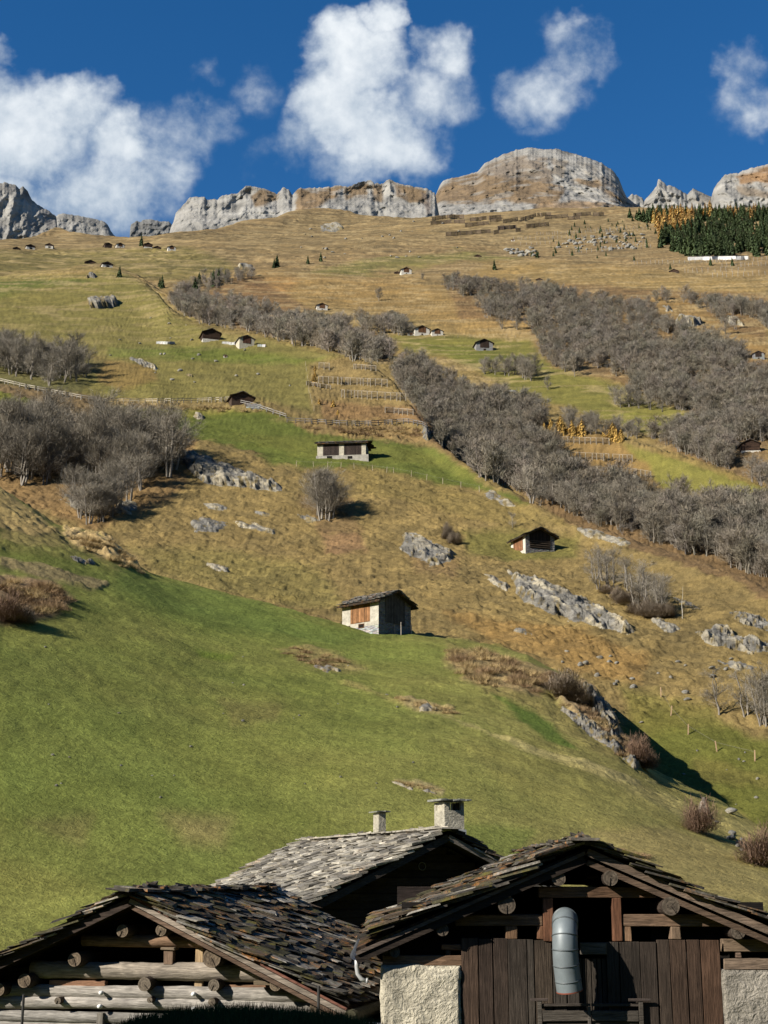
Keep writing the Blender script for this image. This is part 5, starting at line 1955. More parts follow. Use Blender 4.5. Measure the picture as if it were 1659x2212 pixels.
def hutB():
    x, y, z, r = hp(1136, 1196)
    th = R(26)
    W, L, H = 5.2, 5.4, 3.4
    pt = R(25)
    rise = W / 2 * math.tan(pt)
    base = math.atan2(-x, y)
    c, s = math.cos(th + base), math.sin(th + base)
    ox, oy = x + c * W / 2, y + s * W / 2
    e = empty('stone_hut', (ox, oy, z - .3), th + base, 'stone hut with an open dark gable above the long pale slab', 'hut')
    hw = W / 2
    body(e, W, L, H, pt, (.25, .235, .205), MT['masonry'])
    G = (hw, H, rise)
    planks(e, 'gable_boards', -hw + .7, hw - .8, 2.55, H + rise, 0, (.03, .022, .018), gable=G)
    dark_panel(e, 'opening', -hw + .75, hw - .85, 1.3, 2.55, frame=False)  # shade inside the gable, drawn as a near-black panel
    mb = MB()
    for zz in (1.45, 1.8, 2.15, 2.45):
        mb.box(-hw + .7, hw - .8, -.1, -.02, zz, zz + .16, cvar((.10, .075, .055)))
    mb.build('rails', MT['woodx'], e)
    mb = MB()
    mb.box(-hw - .05, -hw, 0, .9, -.5, H - .02, WHT)
    mb.box(-hw - .05, -hw, 4.5, L, -.5, H - .02, WHT)
    mb.box(-hw - .047, -hw, .9, 4.5, -.5, 1.1, WHT)
    mb.build('plaster', MT['plaster'], e)
    planks(e, 'side_boards', .92, 4.48, 1.1, H - .05, 0, (.27, .13, .065), side=-hw - .01, wpl=.25)
    small_roof(e, W, L, H, pt, .6, col=(.07, .068, .064), detail=1)


def hutC():
    # double barn: its long side faces the viewer, its lit gable end is on the left
    x, y, z, r = hp(686, 990)
    base = math.atan2(-x, y)
    W, D, H = 10.2, 5.0, 3.3
    th = R(-9) + base
    e = empty('double_barn', (x, y, z - .4), th, 'double stone barn with two dark boarded bays on the green belt', 'barn')
    mb = MB()
    mb.box(0, W, 0, D, -3, H + .1, (.38, .36, .32))
    mb.build('wall', MT['masonry'], e)
    mb = MB()
    for a, b in ((0, 1.15), (4.55, 5.6), (9.3, W)):
        mb.box(a, b, -.06, 0, .0, H, CRM)
    mb.box(-.06, 0, 0, 1.1, 0, H, WHT)
    mb.box(-.06, 0, D - 1.1, D, 0, H, WHT)
    mb.box(-.3, W + .6, -.25, -.06, -3, .85, (.44, .41, .35))
    mb.build('plaster', MT['plaster'], e)
    for a, b in ((1.15, 4.5), (5.65, 9.25)):
        planks(e, 'plank_wall', a, b, .95, H - .02, 0, (.055, .040, .033), wpl=.28)
    planks(e, 'side_boards', 1.1, D - 1.1, 1., H, 0, (.30, .22, .14), side=-.01, wpl=.3)
    dark_panel(e, 'door', 2.0, 3.1, .15, .75, y=-.26, frame=False)
    dark_panel(e, 'door', 6.4, 7.4, .0, .6, y=-.26, frame=False)
    rb = MB()
    pt = R(20)
    for s in (0, 1):
        yy0, yy1 = (-.6, D / 2) if not s else (D / 2, D + .6)
        z0, z1 = (H + .05, H + .05 + (D / 2 + .6) * math.tan(pt)) if not s else (H + .05 + (D / 2 + .6) * math.tan(pt), H + .05)
        P = [(-.6, yy0, z0), (W + .5, yy0, z0), (W + .5, yy1, z1), (-.6, yy1, z1)]
        rb.hexa(P + [(p[0], p[1], p[2] + .15) for p in P], (.05, .045, .04))
    slates(rb, (-.65, D / 2, H + .2 + (D / 2 + .6) * math.tan(pt)), (0, -math.cos(pt), -math.sin(pt)), (1, 0, 0), (0, -math.sin(pt), math.cos(pt)), W + 1.2, (D / 2 + .6) / math.cos(pt), th=.05, expo=.4, ln=.8, wmin=.5, wmax=1.1,
           cols=((.13, .13, .125), (.10, .10, .095), (.17, .165, .155)))
    slates(rb, (-.65, D / 2, H + .2 + (D / 2 + .6) * math.tan(pt)), (0, math.cos(pt), -math.sin(pt)), (1, 0, 0), (0, math.sin(pt), math.cos(pt)), W + 1.2, (D / 2 + .6) / math.cos(pt), th=.05, expo=.5, ln=.9, wmin=.6, wmax=1.2)
    rb.build('roof', MT['slate'], e)


hutA()
hutB()
hutC()


# ---------------------------------------------------------------- fences
def polyline(pts, step):
    """points on the ground about `step` metres apart under a plan polyline"""
    out = []
    for (a, b) in zip(pts[:-1], pts[1:]):
        n = max(int(math.hypot(b[0] - a[0], b[1] - a[1]) / 1.2), 2)
        for i in range(n):
            t = i / n
            q = hp(a[0] + (b[0] - a[0]) * t, a[1] + (b[1] - a[1]) * t)
            if q[3] == q[3]:
                out.append(Vector(q[:3]))
    res, acc = [out[0]], 0.
    for p, q in zip(out[:-1], out[1:]):
        d = math.hypot(q.x - p.x, q.y - p.y)
        if d > step * 4:
            continue
        acc += d
        if acc >= step:
            res.append(q)
            acc = 0.
    return res


def rail_fence(pts, label, step=2.6, h=1.15, col=(.42, .38, .31), rails=2, w=.1, group='pasture fences', name='wooden_fence'):
    P = polyline(pts, step)
    e = empty(name, P[0], 0, label, 'fence', group)
    o = P[0]
    pm = MB()
    pm.box(-w * .7, w * .7, -w * .7, w * .7, -.4, h, col)
    first = pm.build('post', MT['woodz'], e)
    for p in P[1:100]:
        c = first.copy()
        COL.objects.link(c)
        c.parent = e
        c.location = p - o
        c.rotation_euler = (random.uniform(-.08, .08), random.uniform(-.08, .08), random.uniform(0, 1))
    for k in range(rails):
        rb = MB()
        zz = h * (.92 - .42 * k)
        for a, b in zip(P[:-1], P[1:]):
            if (a - b).length < step * 4:
                rb.beam(a - o + Vector((0, -w, zz + random.uniform(-.04, .04))), b - o + Vector((0, -w, zz + random.uniform(-.04, .04))), w * .5, w * 1.3, col=cvar(col, .25))
        rb.build('rail', MT['woodx'], e)


rail_fence([(224, 870), (300, 871), (400, 870), (470, 868), (498, 866)], 'pale two-rail fence along the track to the dug-in hut', col=(.46, .41, .32), w=.10, h=1.15)
rail_fence([(-10, 824), (60, 840), (120, 852), (180, 864), (222, 869)], 'grey rail fence on the bank left of the pale one', w=.13)
rail_fence([(-10, 875), (50, 881), (85, 890), (118, 904)], 'grey rail fence of the lower track at the left edge', w=.13)
rail_fence([(620, 912), (700, 917), (780, 920), (840, 917), (880, 914), (915, 922), (932, 934)], 'dark rail fence at the bend of the track behind the double barn', w=.13, col=(.20, .18, .16))
rail_fence([(510, 872), (540, 878), (560, 884), (620, 905)], 'weathered fence right of the dug-in hut', w=.13, col=(.33, .31, .28))


def stakes(pts, step, h, label, group, col=(.5, .42, .3), w=.05, wire=True):
    P = polyline(pts, step)
    o = P[0]
    e = empty('wire_fence', o, 0, label, 'fence', group)
    pm = MB()
    pm.box(-w, w, -w, w, -.3, h, col)
    first = pm.build('stake', MT['woodz'], e)
    for p in P[1:100]:
        c = first.copy()
        COL.objects.link(c)
        c.parent = e
        c.location = p - o
        c.rotation_euler = (random.uniform(-.15, .15), random.uniform(-.15, .15), 0)
    if wire:
        rb = MB()
        for a, b in zip(P[:-1], P[1:]):
            if (a - b).length < step * 4:
                rb.beam(a - o + Vector((0, 0, h * .85)), b - o + Vector((0, 0, h * .85)), .012, .012, col=(.2, .19, .18))
        rb.build('wire', MT['metal'], e)


stakes([(1428, 1505), (1440, 1535), (1462, 1562), (1490, 1590), (1520, 1612), (1560, 1628), (1659, 1650)], 4., 1.0, 'line of leaning stakes through the right-hand hollow', 'stake lines', (.62, .42, .26), .045)
stakes([(640, 1008), (760, 1012), (860, 1024), (960, 1046), (1060, 1068)], 5., 1.3, 'stakes along the lower edge of the green belt', 'stake lines')
stakes([(660, 790), (668, 850), (680, 895)], 7., 1.4, 'stakes up the pasture left of the terraced patch', 'stake lines')
stakes([(880, 726), (960, 730), (1080, 727), (1140, 732)], 7., 1.4, 'stakes behind the green shelf', 'stake lines')


def snow_fence(u0, v0, u1, v1, h, label, step=2.4, col=(.46, .40, .31), group='snow fences'):
    P = polyline([(u0, v0), (u1, v1)], step)
    o = P[0]
    e = empty('snow_fence', o, 0, label, 'fence', group)
    pm = MB()
    pm.box(-.09, .09, -.09, .09, -.5, h, col)
    pm.beam((.0, 1.3, -.1), (0, .05, h * .9), .15, .15, col=col)
    first = pm.build('post', MT['woodz'], e)
    for p in P[1:]:
        c = first.copy()
        COL.objects.link(c)
        c.parent = e
        c.location = p - o
    for k in range(5):
        rb = MB()
        zz = h * (1. - .17 * k)
        for a, b in zip(P[:-1], P[1:]):
            if (a - b).length < step * 4:
                rb.beam(a - o + Vector((0, .2, zz)), b - o + Vector((0, .2, zz)), .08, .10, col=cvar((.40, .34, .26) if k == 0 else (.12, .10, .08), .2), j=.02)
        rb.build('rail', MT['woodx'], e)


for (a, b, c, d, h, lab) in [
    (689, 797, 721, 799, 2.0, 'short snow fence at the top of the terraced patch'), (764, 797, 818, 801, 1.5, 'low snow fence at the top right of the terraced patch'),
    (688, 828, 846, 836, 2.1, 'long snow fence, second tier of the terraced patch'), (662, 832, 720, 842, 1.2, 'low broken snow fence left under the second tier'),
    (738, 858, 880, 867, 2.1, 'long snow fence, third tier of the terraced patch'), (832, 892, 902, 898, 1.5, 'low snow fence at the foot of the terraced patch'),
    (1182, 956, 1322, 961, 2.1, 'snow fence under the golden larches'), (1221, 990, 1372, 998, 2.1, 'second snow fence below the golden larches'),
    (1265, 1020, 1347, 1029, 2.1, 'third snow fence below the golden larches'), (1370, 1026, 1410, 1033, 1.9, 'short snow fence beside the dark boulder'),
        (1376, 1078, 1482, 1080, 1.3, 'snow fence half hidden by the gully trees')]:
    snow_fence(a, b, c, d, h, lab)


def barrier(a, b, c, d, i):
    P = polyline([(a, b), (c, d)], 6.)
    o = P[0]
    e = empty('avalanche_barrier', o, 0, 'dark slatted avalanche barrier under the cliffs', 'barrier', 'avalanche barriers under the cliffs')
    pb, rb = MB(), MB()
    for q in P:
        pb.beam(q - o + Vector((0, 0, -.5)), q - o + Vector((0, -.6, 3.6)), .35, .35, col=(.12, .09, .07), up=(1, 0, 0))
        pb.beam(q - o + Vector((0, -2., -.8)), q - o + Vector((0, -.4, 2.6)), .25, .25, col=(.12, .09, .07), up=(1, 0, 0))
    for k in range(6):
        for s, t in zip(P[:-1], P[1:]):
            if (s - t).length < 30:
                rb.beam(s - o + Vector((0, 0, .4 + k * .62)), t - o + Vector((0, 0, .4 + k * .62)), .15, .36, col=cvar((.13, .095, .07), .25))
    pb.build('supports', MT['woodz'], e)
    rb.build('slats', MT['woodx'], e)


Q4 = lambda x, y: (548.6 + .3637 * x, 274.3 + .3637 * y + 3.5)
Q5 = lambda x, y: (1055.5 + .3637 * x, 274.3 + .3637 * y + 3.5)
BARR = [(Q4, 1058, 548, 1150, 530), (Q4, 1150, 532, 1250, 535), (Q4, 1050, 572, 1178, 562), (Q4, 1190, 563, 1268, 563), (Q4, 1283, 552, 1400, 540), (Q4, 1400, 538, 1490, 530), (Q4, 1255, 585, 1410, 568),
        (Q4, 1400, 555, 1500, 548), (Q4, 1480, 562, 1580, 545), (Q4, 1450, 603, 1565, 593), (Q4, 1140, 640, 1430, 618), (Q4, 1425, 628, 1475, 620), (Q4, 1555, 615, 1603, 610),
        (Q5, 190, 552, 290, 520), (Q5, 290, 522, 380, 517), (Q5, 335, 537, 480, 527), (Q5, 470, 542, 555, 537), (Q5, 505, 522, 620, 515), (Q5, 620, 520, 705, 517), (Q5, 225, 590, 370, 577), (Q5, 55, 600, 170, 595)]
for i, (q, a, b, c, d) in enumerate(BARR):
    (a, b), (c, d) = q(a, b), q(c, d)
    barrier(a, b, c, d, i)

for (a, b, c, d, h, st) in [(1110, 519, 1270, 514, 3.2, 4.5), (1125, 530, 1330, 522, 3.2, 4.5), (1160, 508, 1390, 498, 3.2, 5), (1230, 549, 1410, 534, 3.6, 4.5), (1270, 500, 1400, 492, 3., 5), (1300, 540, 1400, 525, 3.2, 4.5),
                            (1370, 571, 1560, 566, 3.0, 4.5), (1480, 590, 1610, 586, 3.4, 4.5), (1540, 600, 1700, 592, 3.4, 4.5), (1560, 578, 1700, 572, 3.0, 4.5), (1540, 566, 1700, 560, 2.6, 4.5)]:
    P = polyline([(a, b), (c, d)], st)
    o = P[0]
    e = empty('snow_pole_row', o, 0, 'row of thin grey poles staked across the upper slope', 'poles', 'rows of snow poles')
    pm = MB()
    pm.tube([(0, 0, -.5), (0, 0, h)], .13, 4, (.42, .38, .33))
    first = pm.build('pole', MT['woodz'], e)
    for p in P[1:98]:
        c_ = first.copy()
        COL.objects.link(c_)
        c_.parent = e
        c_.location = p - o
        c_.rotation_euler = (random.uniform(-.12, .12), random.uniform(-.12, .12), 0)
        c_.scale = (1, 1, random.uniform(.6, 1.1))

# long white wall under the dark wood
P = polyline([(1486, 562), (1540, 561), (1627, 560)], 9.)
o = P[0]
e = empty('retaining_wall', o, 0, 'long low white wall below the dark spruce wood', 'wall')
mb, m2 = MB(), MB()
for a, b in zip(P[:-1], P[1:]):
    mb.beam(a - o + Vector((0, 0, .6)), b - o + Vector((0, 0, .6)), .5, 3.2, col=(.72, .71, .68))
    m2.beam(a - o + Vector((0, 0, 2.75)), b - o + Vector((0, 0, 2.75)), .25, .3, col=(.10, .09, .08))
mb.build('wall', MT['plaster'], e)
m2.build('rail', MT['woodx'], e)
# low white stone walls on the left pasture
for (pts, lab) in [([(338, 742), (384, 743)], 'short white dry stone wall on the left pasture'), ([(556, 748), (575, 749)], 'white low wall right of the tall cream hut'), ([(480, 742), (512, 745)], 'low stone wall between the dark hut and the cream hut'),
                   ([(1088, 845), (1120, 847)], 'low stone wall on the right meadow')]:
    P = polyline(pts, 1.5)
    o = P[0]
    mb = MB()
    for a, b in zip(P[:-1], P[1:]):
        mb.beam(a - o + Vector((0, 0, .2)), b - o + Vector((0, 0, .2 + random.uniform(-.08, .1))), .5, .9, col=cvar((.62, .60, .54), .2), j=.05)
    q = mb.build('stone_wall', MT['masonry'])
    q.location = o
    tag(q, lab, 'wall')


# ---------------------------------------------------------------- the near roofs
class Fr:
    """local frame of a near building: X along the gable, Y back along the ridge, Z up"""
    def __init__(s, ox, oy, phi, zb=-5.2):
        s.o, s.phi, s.zb = Vector((ox, oy, 0)), phi, zb
        s.X = Vector((math.cos(phi), math.sin(phi), 0))
        s.Y = Vector((-math.sin(phi), math.cos(phi), 0))

    def hit(s, u, v, c):
        x, y, z = dirs(u, v)
        d = Vector((float(x), float(y), float(z)))
        t = (c + s.o.dot(s.Y)) / d.dot(s.Y)
        p = d * t - s.o
        return p.dot(s.X), p.z - s.zb

    def root(s, name, label, cat):
        return empty(name, (s.o.x, s.o.y, s.zb), s.phi, label, cat)


ZR = lambda x, y: ((1400 + .979 * x) / 1.8228, (3000 + .979 * y) / 1.8228)      # readings on the right roof
YL = lambda x, y: (.9644 * x / 1.8228, (3000 + .9644 * y) / 1.8228)            # readings on the left roof
C3_ = lambda x, y: ((1300 + .4822 * x) / 1.8228, (3100 + .4822 * y) / 1.8228)   # readings on the house behind


def deck(mb, apex, s, w, drop, y0, y1, th, col):
    """boarded deck of one slope; apex=(x,z)"""
    ax, az_ = apex
    n = int((y1 - y0) / .22)
    for i in range(n):
        ya, yb = y0 + (y1 - y0) * i / n, y0 + (y1 - y0) * (i + 1) / n - .01
        xa, xb = ax, ax + s * w
        P = [(xa, ya, az_ - th), (xb, ya, az_ - drop - th), (xb, yb, az_ - drop - th), (xa, yb, az_ - th)]
        if s < 0:
            P = [P[1], P[0], P[3], P[2]]
        mb.hexa(P + [(p[0], p[1], p[2] + th) for p in P], cvar(col, .3))


def log_end(e, fr, u, v, rpx, y0, y1, name='purlin', col=(.075, .055, .042), ecol=(.125, .100, .075), plane=None):
    X, Z = fr.hit(u, v, y0 if plane is None else plane)
    X2, _ = fr.hit(u + rpx, v, y0)
    r = abs(X2 - fr.hit(u, v, y0)[0])
    mb = MB()
    mb.tube([(X, y0, Z), (X, y0 + .3, Z), (X, (y0 + y1) / 2, Z), (X, y1, Z)], [r, r * 1.02, r * .98, r], 18, col, cap=True, capcol=col, rough=.03)
    o = mb.build(name, MT['woodx'], e)
    # sawn face with a check crack and rings
    m2 = MB()
    n = 18
    for ring in range(5):
        ra, rb_ = r * ring / 5, r * (ring + 1) / 5 * (.985 if ring == 4 else 1)
        for k in range(n):
            a0, a1 = 2 * math.pi * k / n, 2 * math.pi * (k + 1) / n
            yy = y0 - .012 + random.uniform(-.003, .003)
            P = [(X + math.cos(a0) * ra, yy, Z + math.sin(a0) * ra), (X + math.cos(a1) * ra, yy, Z + math.sin(a1) * ra),
                 (X + math.cos(a1) * rb_, yy, Z + math.sin(a1) * rb_), (X + math.cos(a0) * rb_, yy, Z + math.sin(a0) * rb_)]
            if ring == 0:
                P = P[1:]
            c = cvar(ecol, .12)
            c = tuple(q * (.75 if ring % 2 else 1.) for q in c)
            m2.quad(P, c)
    a = random.uniform(3.6, 5.6)
    m2.beam((X, y0 - .017, Z), (X + math.cos(a) * r * .95, y0 - .017, Z + math.sin(a) * r * .95), .006, .012, up=(0, 1, 0), col=(.02, .015, .012))
    m2.build('log_end', MT['end'], o)
    return X, Z, r


def rbox(fr, q, x0, y0, x1, y1, c):
    """rectangle read off the photo on plane y=c"""
    ym, xm = (y0 + min(y1, 1054)) / 2, (x0 + x1) / 2
    return fr.hit(*q(x0, ym), c)[0], fr.hit(*q(x1, ym), c)[0], fr.hit(*q(xm, y1), c)[1], fr.hit(*q(xm, y0), c)[1]


SLD = ((.080, .072, .060), (.130, .118, .096), (.042, .038, .032), (.100, .076, .052), (.24, .22, .185), (.056, .051, .044), (.070, .064, .036))


def near_right():
    fr = Fr(3.1, 22.6, 0.)
    e = fr.root('hay_barn', 'near barn with open dark gable, plank front and grey vent pipe', 'barn')
    yf = -.30
    ax, az_ = fr.hit(*ZR(928, 348), yf)
    lx, lz = fr.hit(*ZR(2, 752), yf)
    wl, dl = ax - lx, az_ - lz
    wr = wl + .6
    dr_ = wr * dl / wl * 1.02
    Lb = 9.
    mb = MB()
    deck(mb, (ax, az_), -1, wl, dl, yf + .05, Lb, .05, (.045, .032, .024))
    deck(mb, (ax, az_), 1, wr, dr_, yf + .05, Lb, .05, (.045, .032, .024))
    for s, w, d in ((-1, wl, dl), (1, wr, dr_)):
        pt = math.atan2(d, w)
        slates(mb, (ax, yf - .02, az_ + .03), (s * math.cos(pt), 0, -math.sin(pt)), (0, 1, 0), (s * math.sin(pt), 0, math.cos(pt)), Lb - yf + .1, math.hypot(w, d), th=.030, expo=.16, ln=.66, wmin=.3, wmax=.85, cols=SLD, edge=.14, j=.04)
        # a second loose layer, as on old roofs
        slates(mb, (ax, yf - .06, az_ + .10), (s * math.cos(pt), 0, -math.sin(pt)), (0, 1, 0), (s * math.sin(pt), 0, math.cos(pt)), Lb - yf + .1, math.hypot(w, d), th=.028, expo=.36, ln=.55, wmin=.3, wmax=.8, cols=SLD, edge=.16, j=.05)
    # ridge slabs, ragged
    for k in range(26):
        y = yf - .1 + k * .38
        a = random.uniform(-.2, .16)
        mb.beam((ax - .26 + random.uniform(-.08, .08), y, az_ + .13 + random.uniform(0, .04)), (ax + .22 + random.uniform(-.08, .12), y + a, az_ + .11 + random.uniform(0, .07)), random.uniform(.3, .5), .035, col=cvar(SLD[k % 3], .3), j=.015)
    mb.build('roof', MT['slate'], e)
    # rake boards
    mb = MB()

    def rake(s, w, d, off0, h, y, t, col, seglen=None):
        a = (ax + s * .02, y, az_ - off0)
        b = (ax + s * w, y, az_ - off0 - d)
        n = 1
        mb.beam(a, b, t, h, up=(0, 0, 1), col=col)
    rake(-1, wl, dl, .07, .05, yf + .03, .06, (.16, .125, .10))
    rake(-1, wl, dl, .16, .12, yf + .06, .05, (.035, .026, .02))
    rake(1, wr, dr_, .04, .085, yf + .02, .06, (.20, .145, .105))
    rake(1, wr, dr_, .10, .03, yf - .005, .03, (.20, .15, .11))
    rake(1, wr, dr_, .205, .085, yf + .10, .06, (.14, .095, .066))
    mb.build('rake_board', MT['woodx'], e)
    # purlins with their round sawn ends
    for (x, y, r, y0) in ((817, 470, 28, -.22), (1025, 467, 31, -.22), (608, 575, 36, -.22), (1267, 580, 37, -.22), (350, 675, 25, -.21), (1538, 682, 30, -.21), (158, 765, 21, -.16), (1790, 775, 27, -.2)):
        log_end(e, fr, *ZR(x, y), r * .537, y0, Lb - .8)
    # timbers of the open gable
    mb = MB()

    def tb(x0, y0, x1, y1, c0, dpt, col, j=.006):
        X0, X1, Z0, Z1 = rbox(fr, ZR, x0, y0, x1, y1, c0)
        m_ = MB()
        m_.box(X0, X1, c0, c0 + dpt, Z0, Z1, cvar(col, .12), j)
        m_.build('beam' if X1 - X0 > Z1 - Z0 else 'stud', MT['woodx'] if X1 - X0 > Z1 - Z0 else MT['woodz'], e, bevel=.012)
    RD = (.16, .075, .042)
    tb(735, 502, 1210, 546, 0, .2, (.18, .105, .062))
    tb(755, 548, 795, 722, .0, .16, RD)
    tb(1036, 547, 1072, 722, .0, .16, RD)
    tb(400, 614, 753, 660, .02, .2, (.18, .115, .07))
    tb(1074, 614, 1560, 662, .02, .2, (.20, .13, .085))
    tb(603, 661, 650, 712, .03, .15, (.27, .16, .09))
    tb(730, 661, 755, 714, .03, .15, (.20, .10, .055))
    tb(1076, 663, 1110, 722, .03, .15, (.28, .17, .10))
    tb(1268, 663, 1308, 714, .0, .2, (.24, .165, .11))
    tb(110, 780, 428, 820, .0, .3, (.25, .155, .095))
    tb(345, 735, 425, 757, .02, .2, (.24, .13, .07))
    tb(362, 758, 382, 780, .03, .15, (.13, .08, .05))
    tb(1478, 712, 1900, 765, .05, .2, (.21, .15, .10))
    tb(1530, 766, 1552, 789, .06, .15, (.16, .11, .08))
    tb(1482, 791, 1900, 835, .0, .3, (.24, .175, .125))
    tb(930, 460, 1120, 470, .3, .15, (.06, .045, .035))
    # short gable studs
    for (x0, y0, x1, y1, col) in ((560, 545, 575, 710, (.05, .035, .025)),):
        pass
    # plank front, each board its own width, colour and top
    XS = [426, 497, 555, 615, 693, 722, 795, 850, 901]
    CL = [(.085, .055, .038), (.058, .040, .030), (.062, .044, .033), (.052, .041, .032), (.058, .048, .038), (.075, .056, .040), (.055, .046, .037), (.048, .040, .033)]
    TP = [708, 712, 710, 714, 714, 718, 720, 722]
    mb = MB()

    def bd(x0, x1, top, col, c0=.0, bot=1230, t=.045):
        X0, X1, Z0, Z1 = rbox(fr, ZR, x0, top, x1, bot, c0)
        mb.box(X0 + .004, X1 - .010, c0, c0 + t, Z0, Z1, cvar(col, .1), .004)
    for i in range(len(XS) - 1):
        bd(XS[i], XS[i + 1], TP[i], CL[i], .0 + (i % 3) * .012)
    XS2 = [1013, 1065, 1150, 1218, 1271, 1338, 1395, 1474]
    CL2 = [(.055, .046, .037), (.052, .041, .032), (.053, .040, .031), (.058, .042, .031), (.075, .048, .033), (.080, .050, .034), (.105, .060, .038)]
    for i in range(len(XS2) - 1):
        bd(XS2[i], XS2[i + 1], 724 - (i > 2) * 8, CL2[i], (i % 2) * .014)
    mb.build('plank_wall', MT['woodz'], e, bevel=.006)
    mb = MB()
    bd(903, 1013, 727, (.13, .115, .095), -.02, bot=775)
    mb.build('lintel', MT['woodx'], e, bevel=.01)
    # recessed door of narrower boards
    mb = MB()
    xs = [901, 915, 932, 952, 975, 994, 1014]
    for a, b in zip(xs[:-1], xs[1:]):
        bd(a, b, 791, (.062, .051, .040), .09)
    d = mb.build('door', MT['woodz'], e)
    # lower gate: two leaves with cross boards, stiles and bolts
    mb = MB()
    for (x0, y0, x1, y1, c0, col) in ((752, 1001, 940, 1043, -.07, (.11, .095, .078)), (752, 972, 945, 983, -.05, (.09, .075, .062)), (733, 955, 750, 1230, -.08, (.11, .095, .078)), (752, 1045, 940, 1230, -.03, (.065, .053, .043)),
                                      (950, 1001, 1139, 1043, -.07, (.10, .086, .070)), (950, 972, 1139, 983, -.05, (.085, .07, .058)), (1141, 955, 1158, 1230, -.08, (.11, .095, .078)), (950, 1045, 1139, 1230, -.03, (.09, .075, .06)),
                                      (935, 985, 948, 1230, -.085, (.12, .105, .09)), (705, 952, 775, 963, -.09, (.09, .07, .06)), (1098, 952, 1188, 963, -.09, (.09, .07, .06))):
        X0, X1, Z0, Z1 = rbox(fr, ZR, x0, y0, x1, y1, c0)
        mb.box(X0, X1, c0, c0 + .035, Z0, Z1, cvar(col, .1), .004)
    mb.build('gate', MT['woodx'], e, bevel=.005)
    # plastered piers
    for (x0, x1, yt, col, lab) in ((105, 421, 818, (.58, .53, .41), 'cream plaster pier'), (1481, 1900, 836, (.33, .30, .25), 'grey plaster pier')):
        X0, X1, Z0, Z1 = rbox(fr, ZR, x0, yt, x1, 1230, -.06)
        nx, nz = 60, 60
        mb = MB()
        mb.box(X0, X1, -.02, .45, 0, Z1 - .01, col)
        # rough trowelled face standing 2-5 cm proud
        gx, gz = np.meshgrid(np.linspace(X0 - .02, X1 + .02, nx), np.linspace(Z0 - .6, Z1 + .01, nz))
        dd = fbm(gx * 5, gz * 5, o=4, s=int(x0)) * .022 + fbm(gx * 1.3, gz * 1.3, o=2, s=int(x0) + 4) * .03
        ex = np.minimum(np.minimum(gx - gx.min(), gx.max() - gx), gz.max() - gz)
        yy = -.06 - dd + (1 - smooth(0, .05, ex)) * .09
        gx = gx + fbm(gz * 6, gx, o=3, s=9) * .02 * (ex < .06)
        gz = gz + fbm(gx * 5, gz, o=3, s=7) * .025 * (ex < .06)
        o = mb.build('pier', MT['plaster'], e)
        o['label'] = lab
        me = mesh_np('plaster_face', np.stack([gx, yy, gz], -1).reshape(-1, 3), grid_faces(nz, nx), np.tile(col, (nx * nz, 1)), MT['plaster'], True)
        link('plaster_face', me, o)
    # inside: side boards, and floor and back boards coloured dark for the shade
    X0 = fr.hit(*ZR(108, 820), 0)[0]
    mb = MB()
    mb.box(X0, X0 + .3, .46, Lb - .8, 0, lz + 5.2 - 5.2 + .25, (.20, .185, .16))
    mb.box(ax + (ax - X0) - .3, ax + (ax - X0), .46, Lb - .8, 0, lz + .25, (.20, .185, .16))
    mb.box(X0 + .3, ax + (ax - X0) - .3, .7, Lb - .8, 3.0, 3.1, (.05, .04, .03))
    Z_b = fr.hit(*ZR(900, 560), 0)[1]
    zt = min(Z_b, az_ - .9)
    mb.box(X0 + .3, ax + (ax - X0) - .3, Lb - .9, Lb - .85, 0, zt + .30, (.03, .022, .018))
    # inner shade painted as near-black boards left and right of the gable opening
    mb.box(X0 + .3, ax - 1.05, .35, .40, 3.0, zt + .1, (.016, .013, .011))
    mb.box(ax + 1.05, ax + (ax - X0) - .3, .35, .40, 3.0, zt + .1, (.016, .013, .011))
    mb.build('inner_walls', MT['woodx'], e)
    # gutter along the left eave and its bent outlet
    mb = MB()
    gx, gz = lx - .02, lz - .10
    n = 10
    for i in range(n):
        a0, a1 = math.pi + math.pi * i / n, math.pi + math.pi * (i + 1) / n
        P = [(gx + math.cos(a0) * .075, yf + .25, gz + math.sin(a0) * .075), (gx + math.cos(a1) * .075, yf + .25, gz + math.sin(a1) * .075), (gx + math.cos(a1) * .075, Lb, gz + math.sin(a1) * .075), (gx + math.cos(a0) * .075, Lb, gz + math.sin(a0) * .075)]
        mb.quad(P, (.42, .44, .45))
    gu = mb.build('gutter', MT['metal'], e, sm=True)
    mb = MB()
    mb.tube([(gx + .02, yf + .6, gz - .05), (gx + .02, yf + .6, gz - .18), (gx + .035, yf + .6, gz - .29), (gx + .09, yf + .6, gz - .37), (gx + .17, yf + .6, gz - .395)], .034, 12, (.45, .46, .46))
    mb.tube([(gx + .165, yf + .6, gz - .394), (gx + .195, yf + .6, gz - .398)], .043, 12, (.45, .46, .46))
    mb.build('downpipe', MT['metal'], gu, sm=True)

    # grey vent pipe: made of riveted sections, bent out of the opening and down the front
    pts = []
    for (x, y, c) in ((842, 655, .55), (842, 640, .18), (843, 636, -.12), (843, 652, -.32), (842, 690, -.44), (843, 740, -.48), (846, 800, -.47), (853, 862, -.44), (861, 920, -.41)):
        X, Z = fr.hit(*ZR(x, y), c)
        pts.append(Vector((X, c, Z)))
    # smooth the path
    path = []
    for i in range(len(pts) - 1):
        p0, p1, p2, p3 = pts[max(i - 1, 0)], pts[i], pts[i + 1], pts[min(i + 2, len(pts) - 1)]
        for k in range(4):
            t = k / 4
            path.append(.5 * ((2 * p1) + (p2 - p0) * t + (2 * p0 - 5 * p1 + 4 * p2 - p3) * t * t + (3 * p1 - p0 - 3 * p2 + p3) * t ** 3))
    path.append(pts[-1])
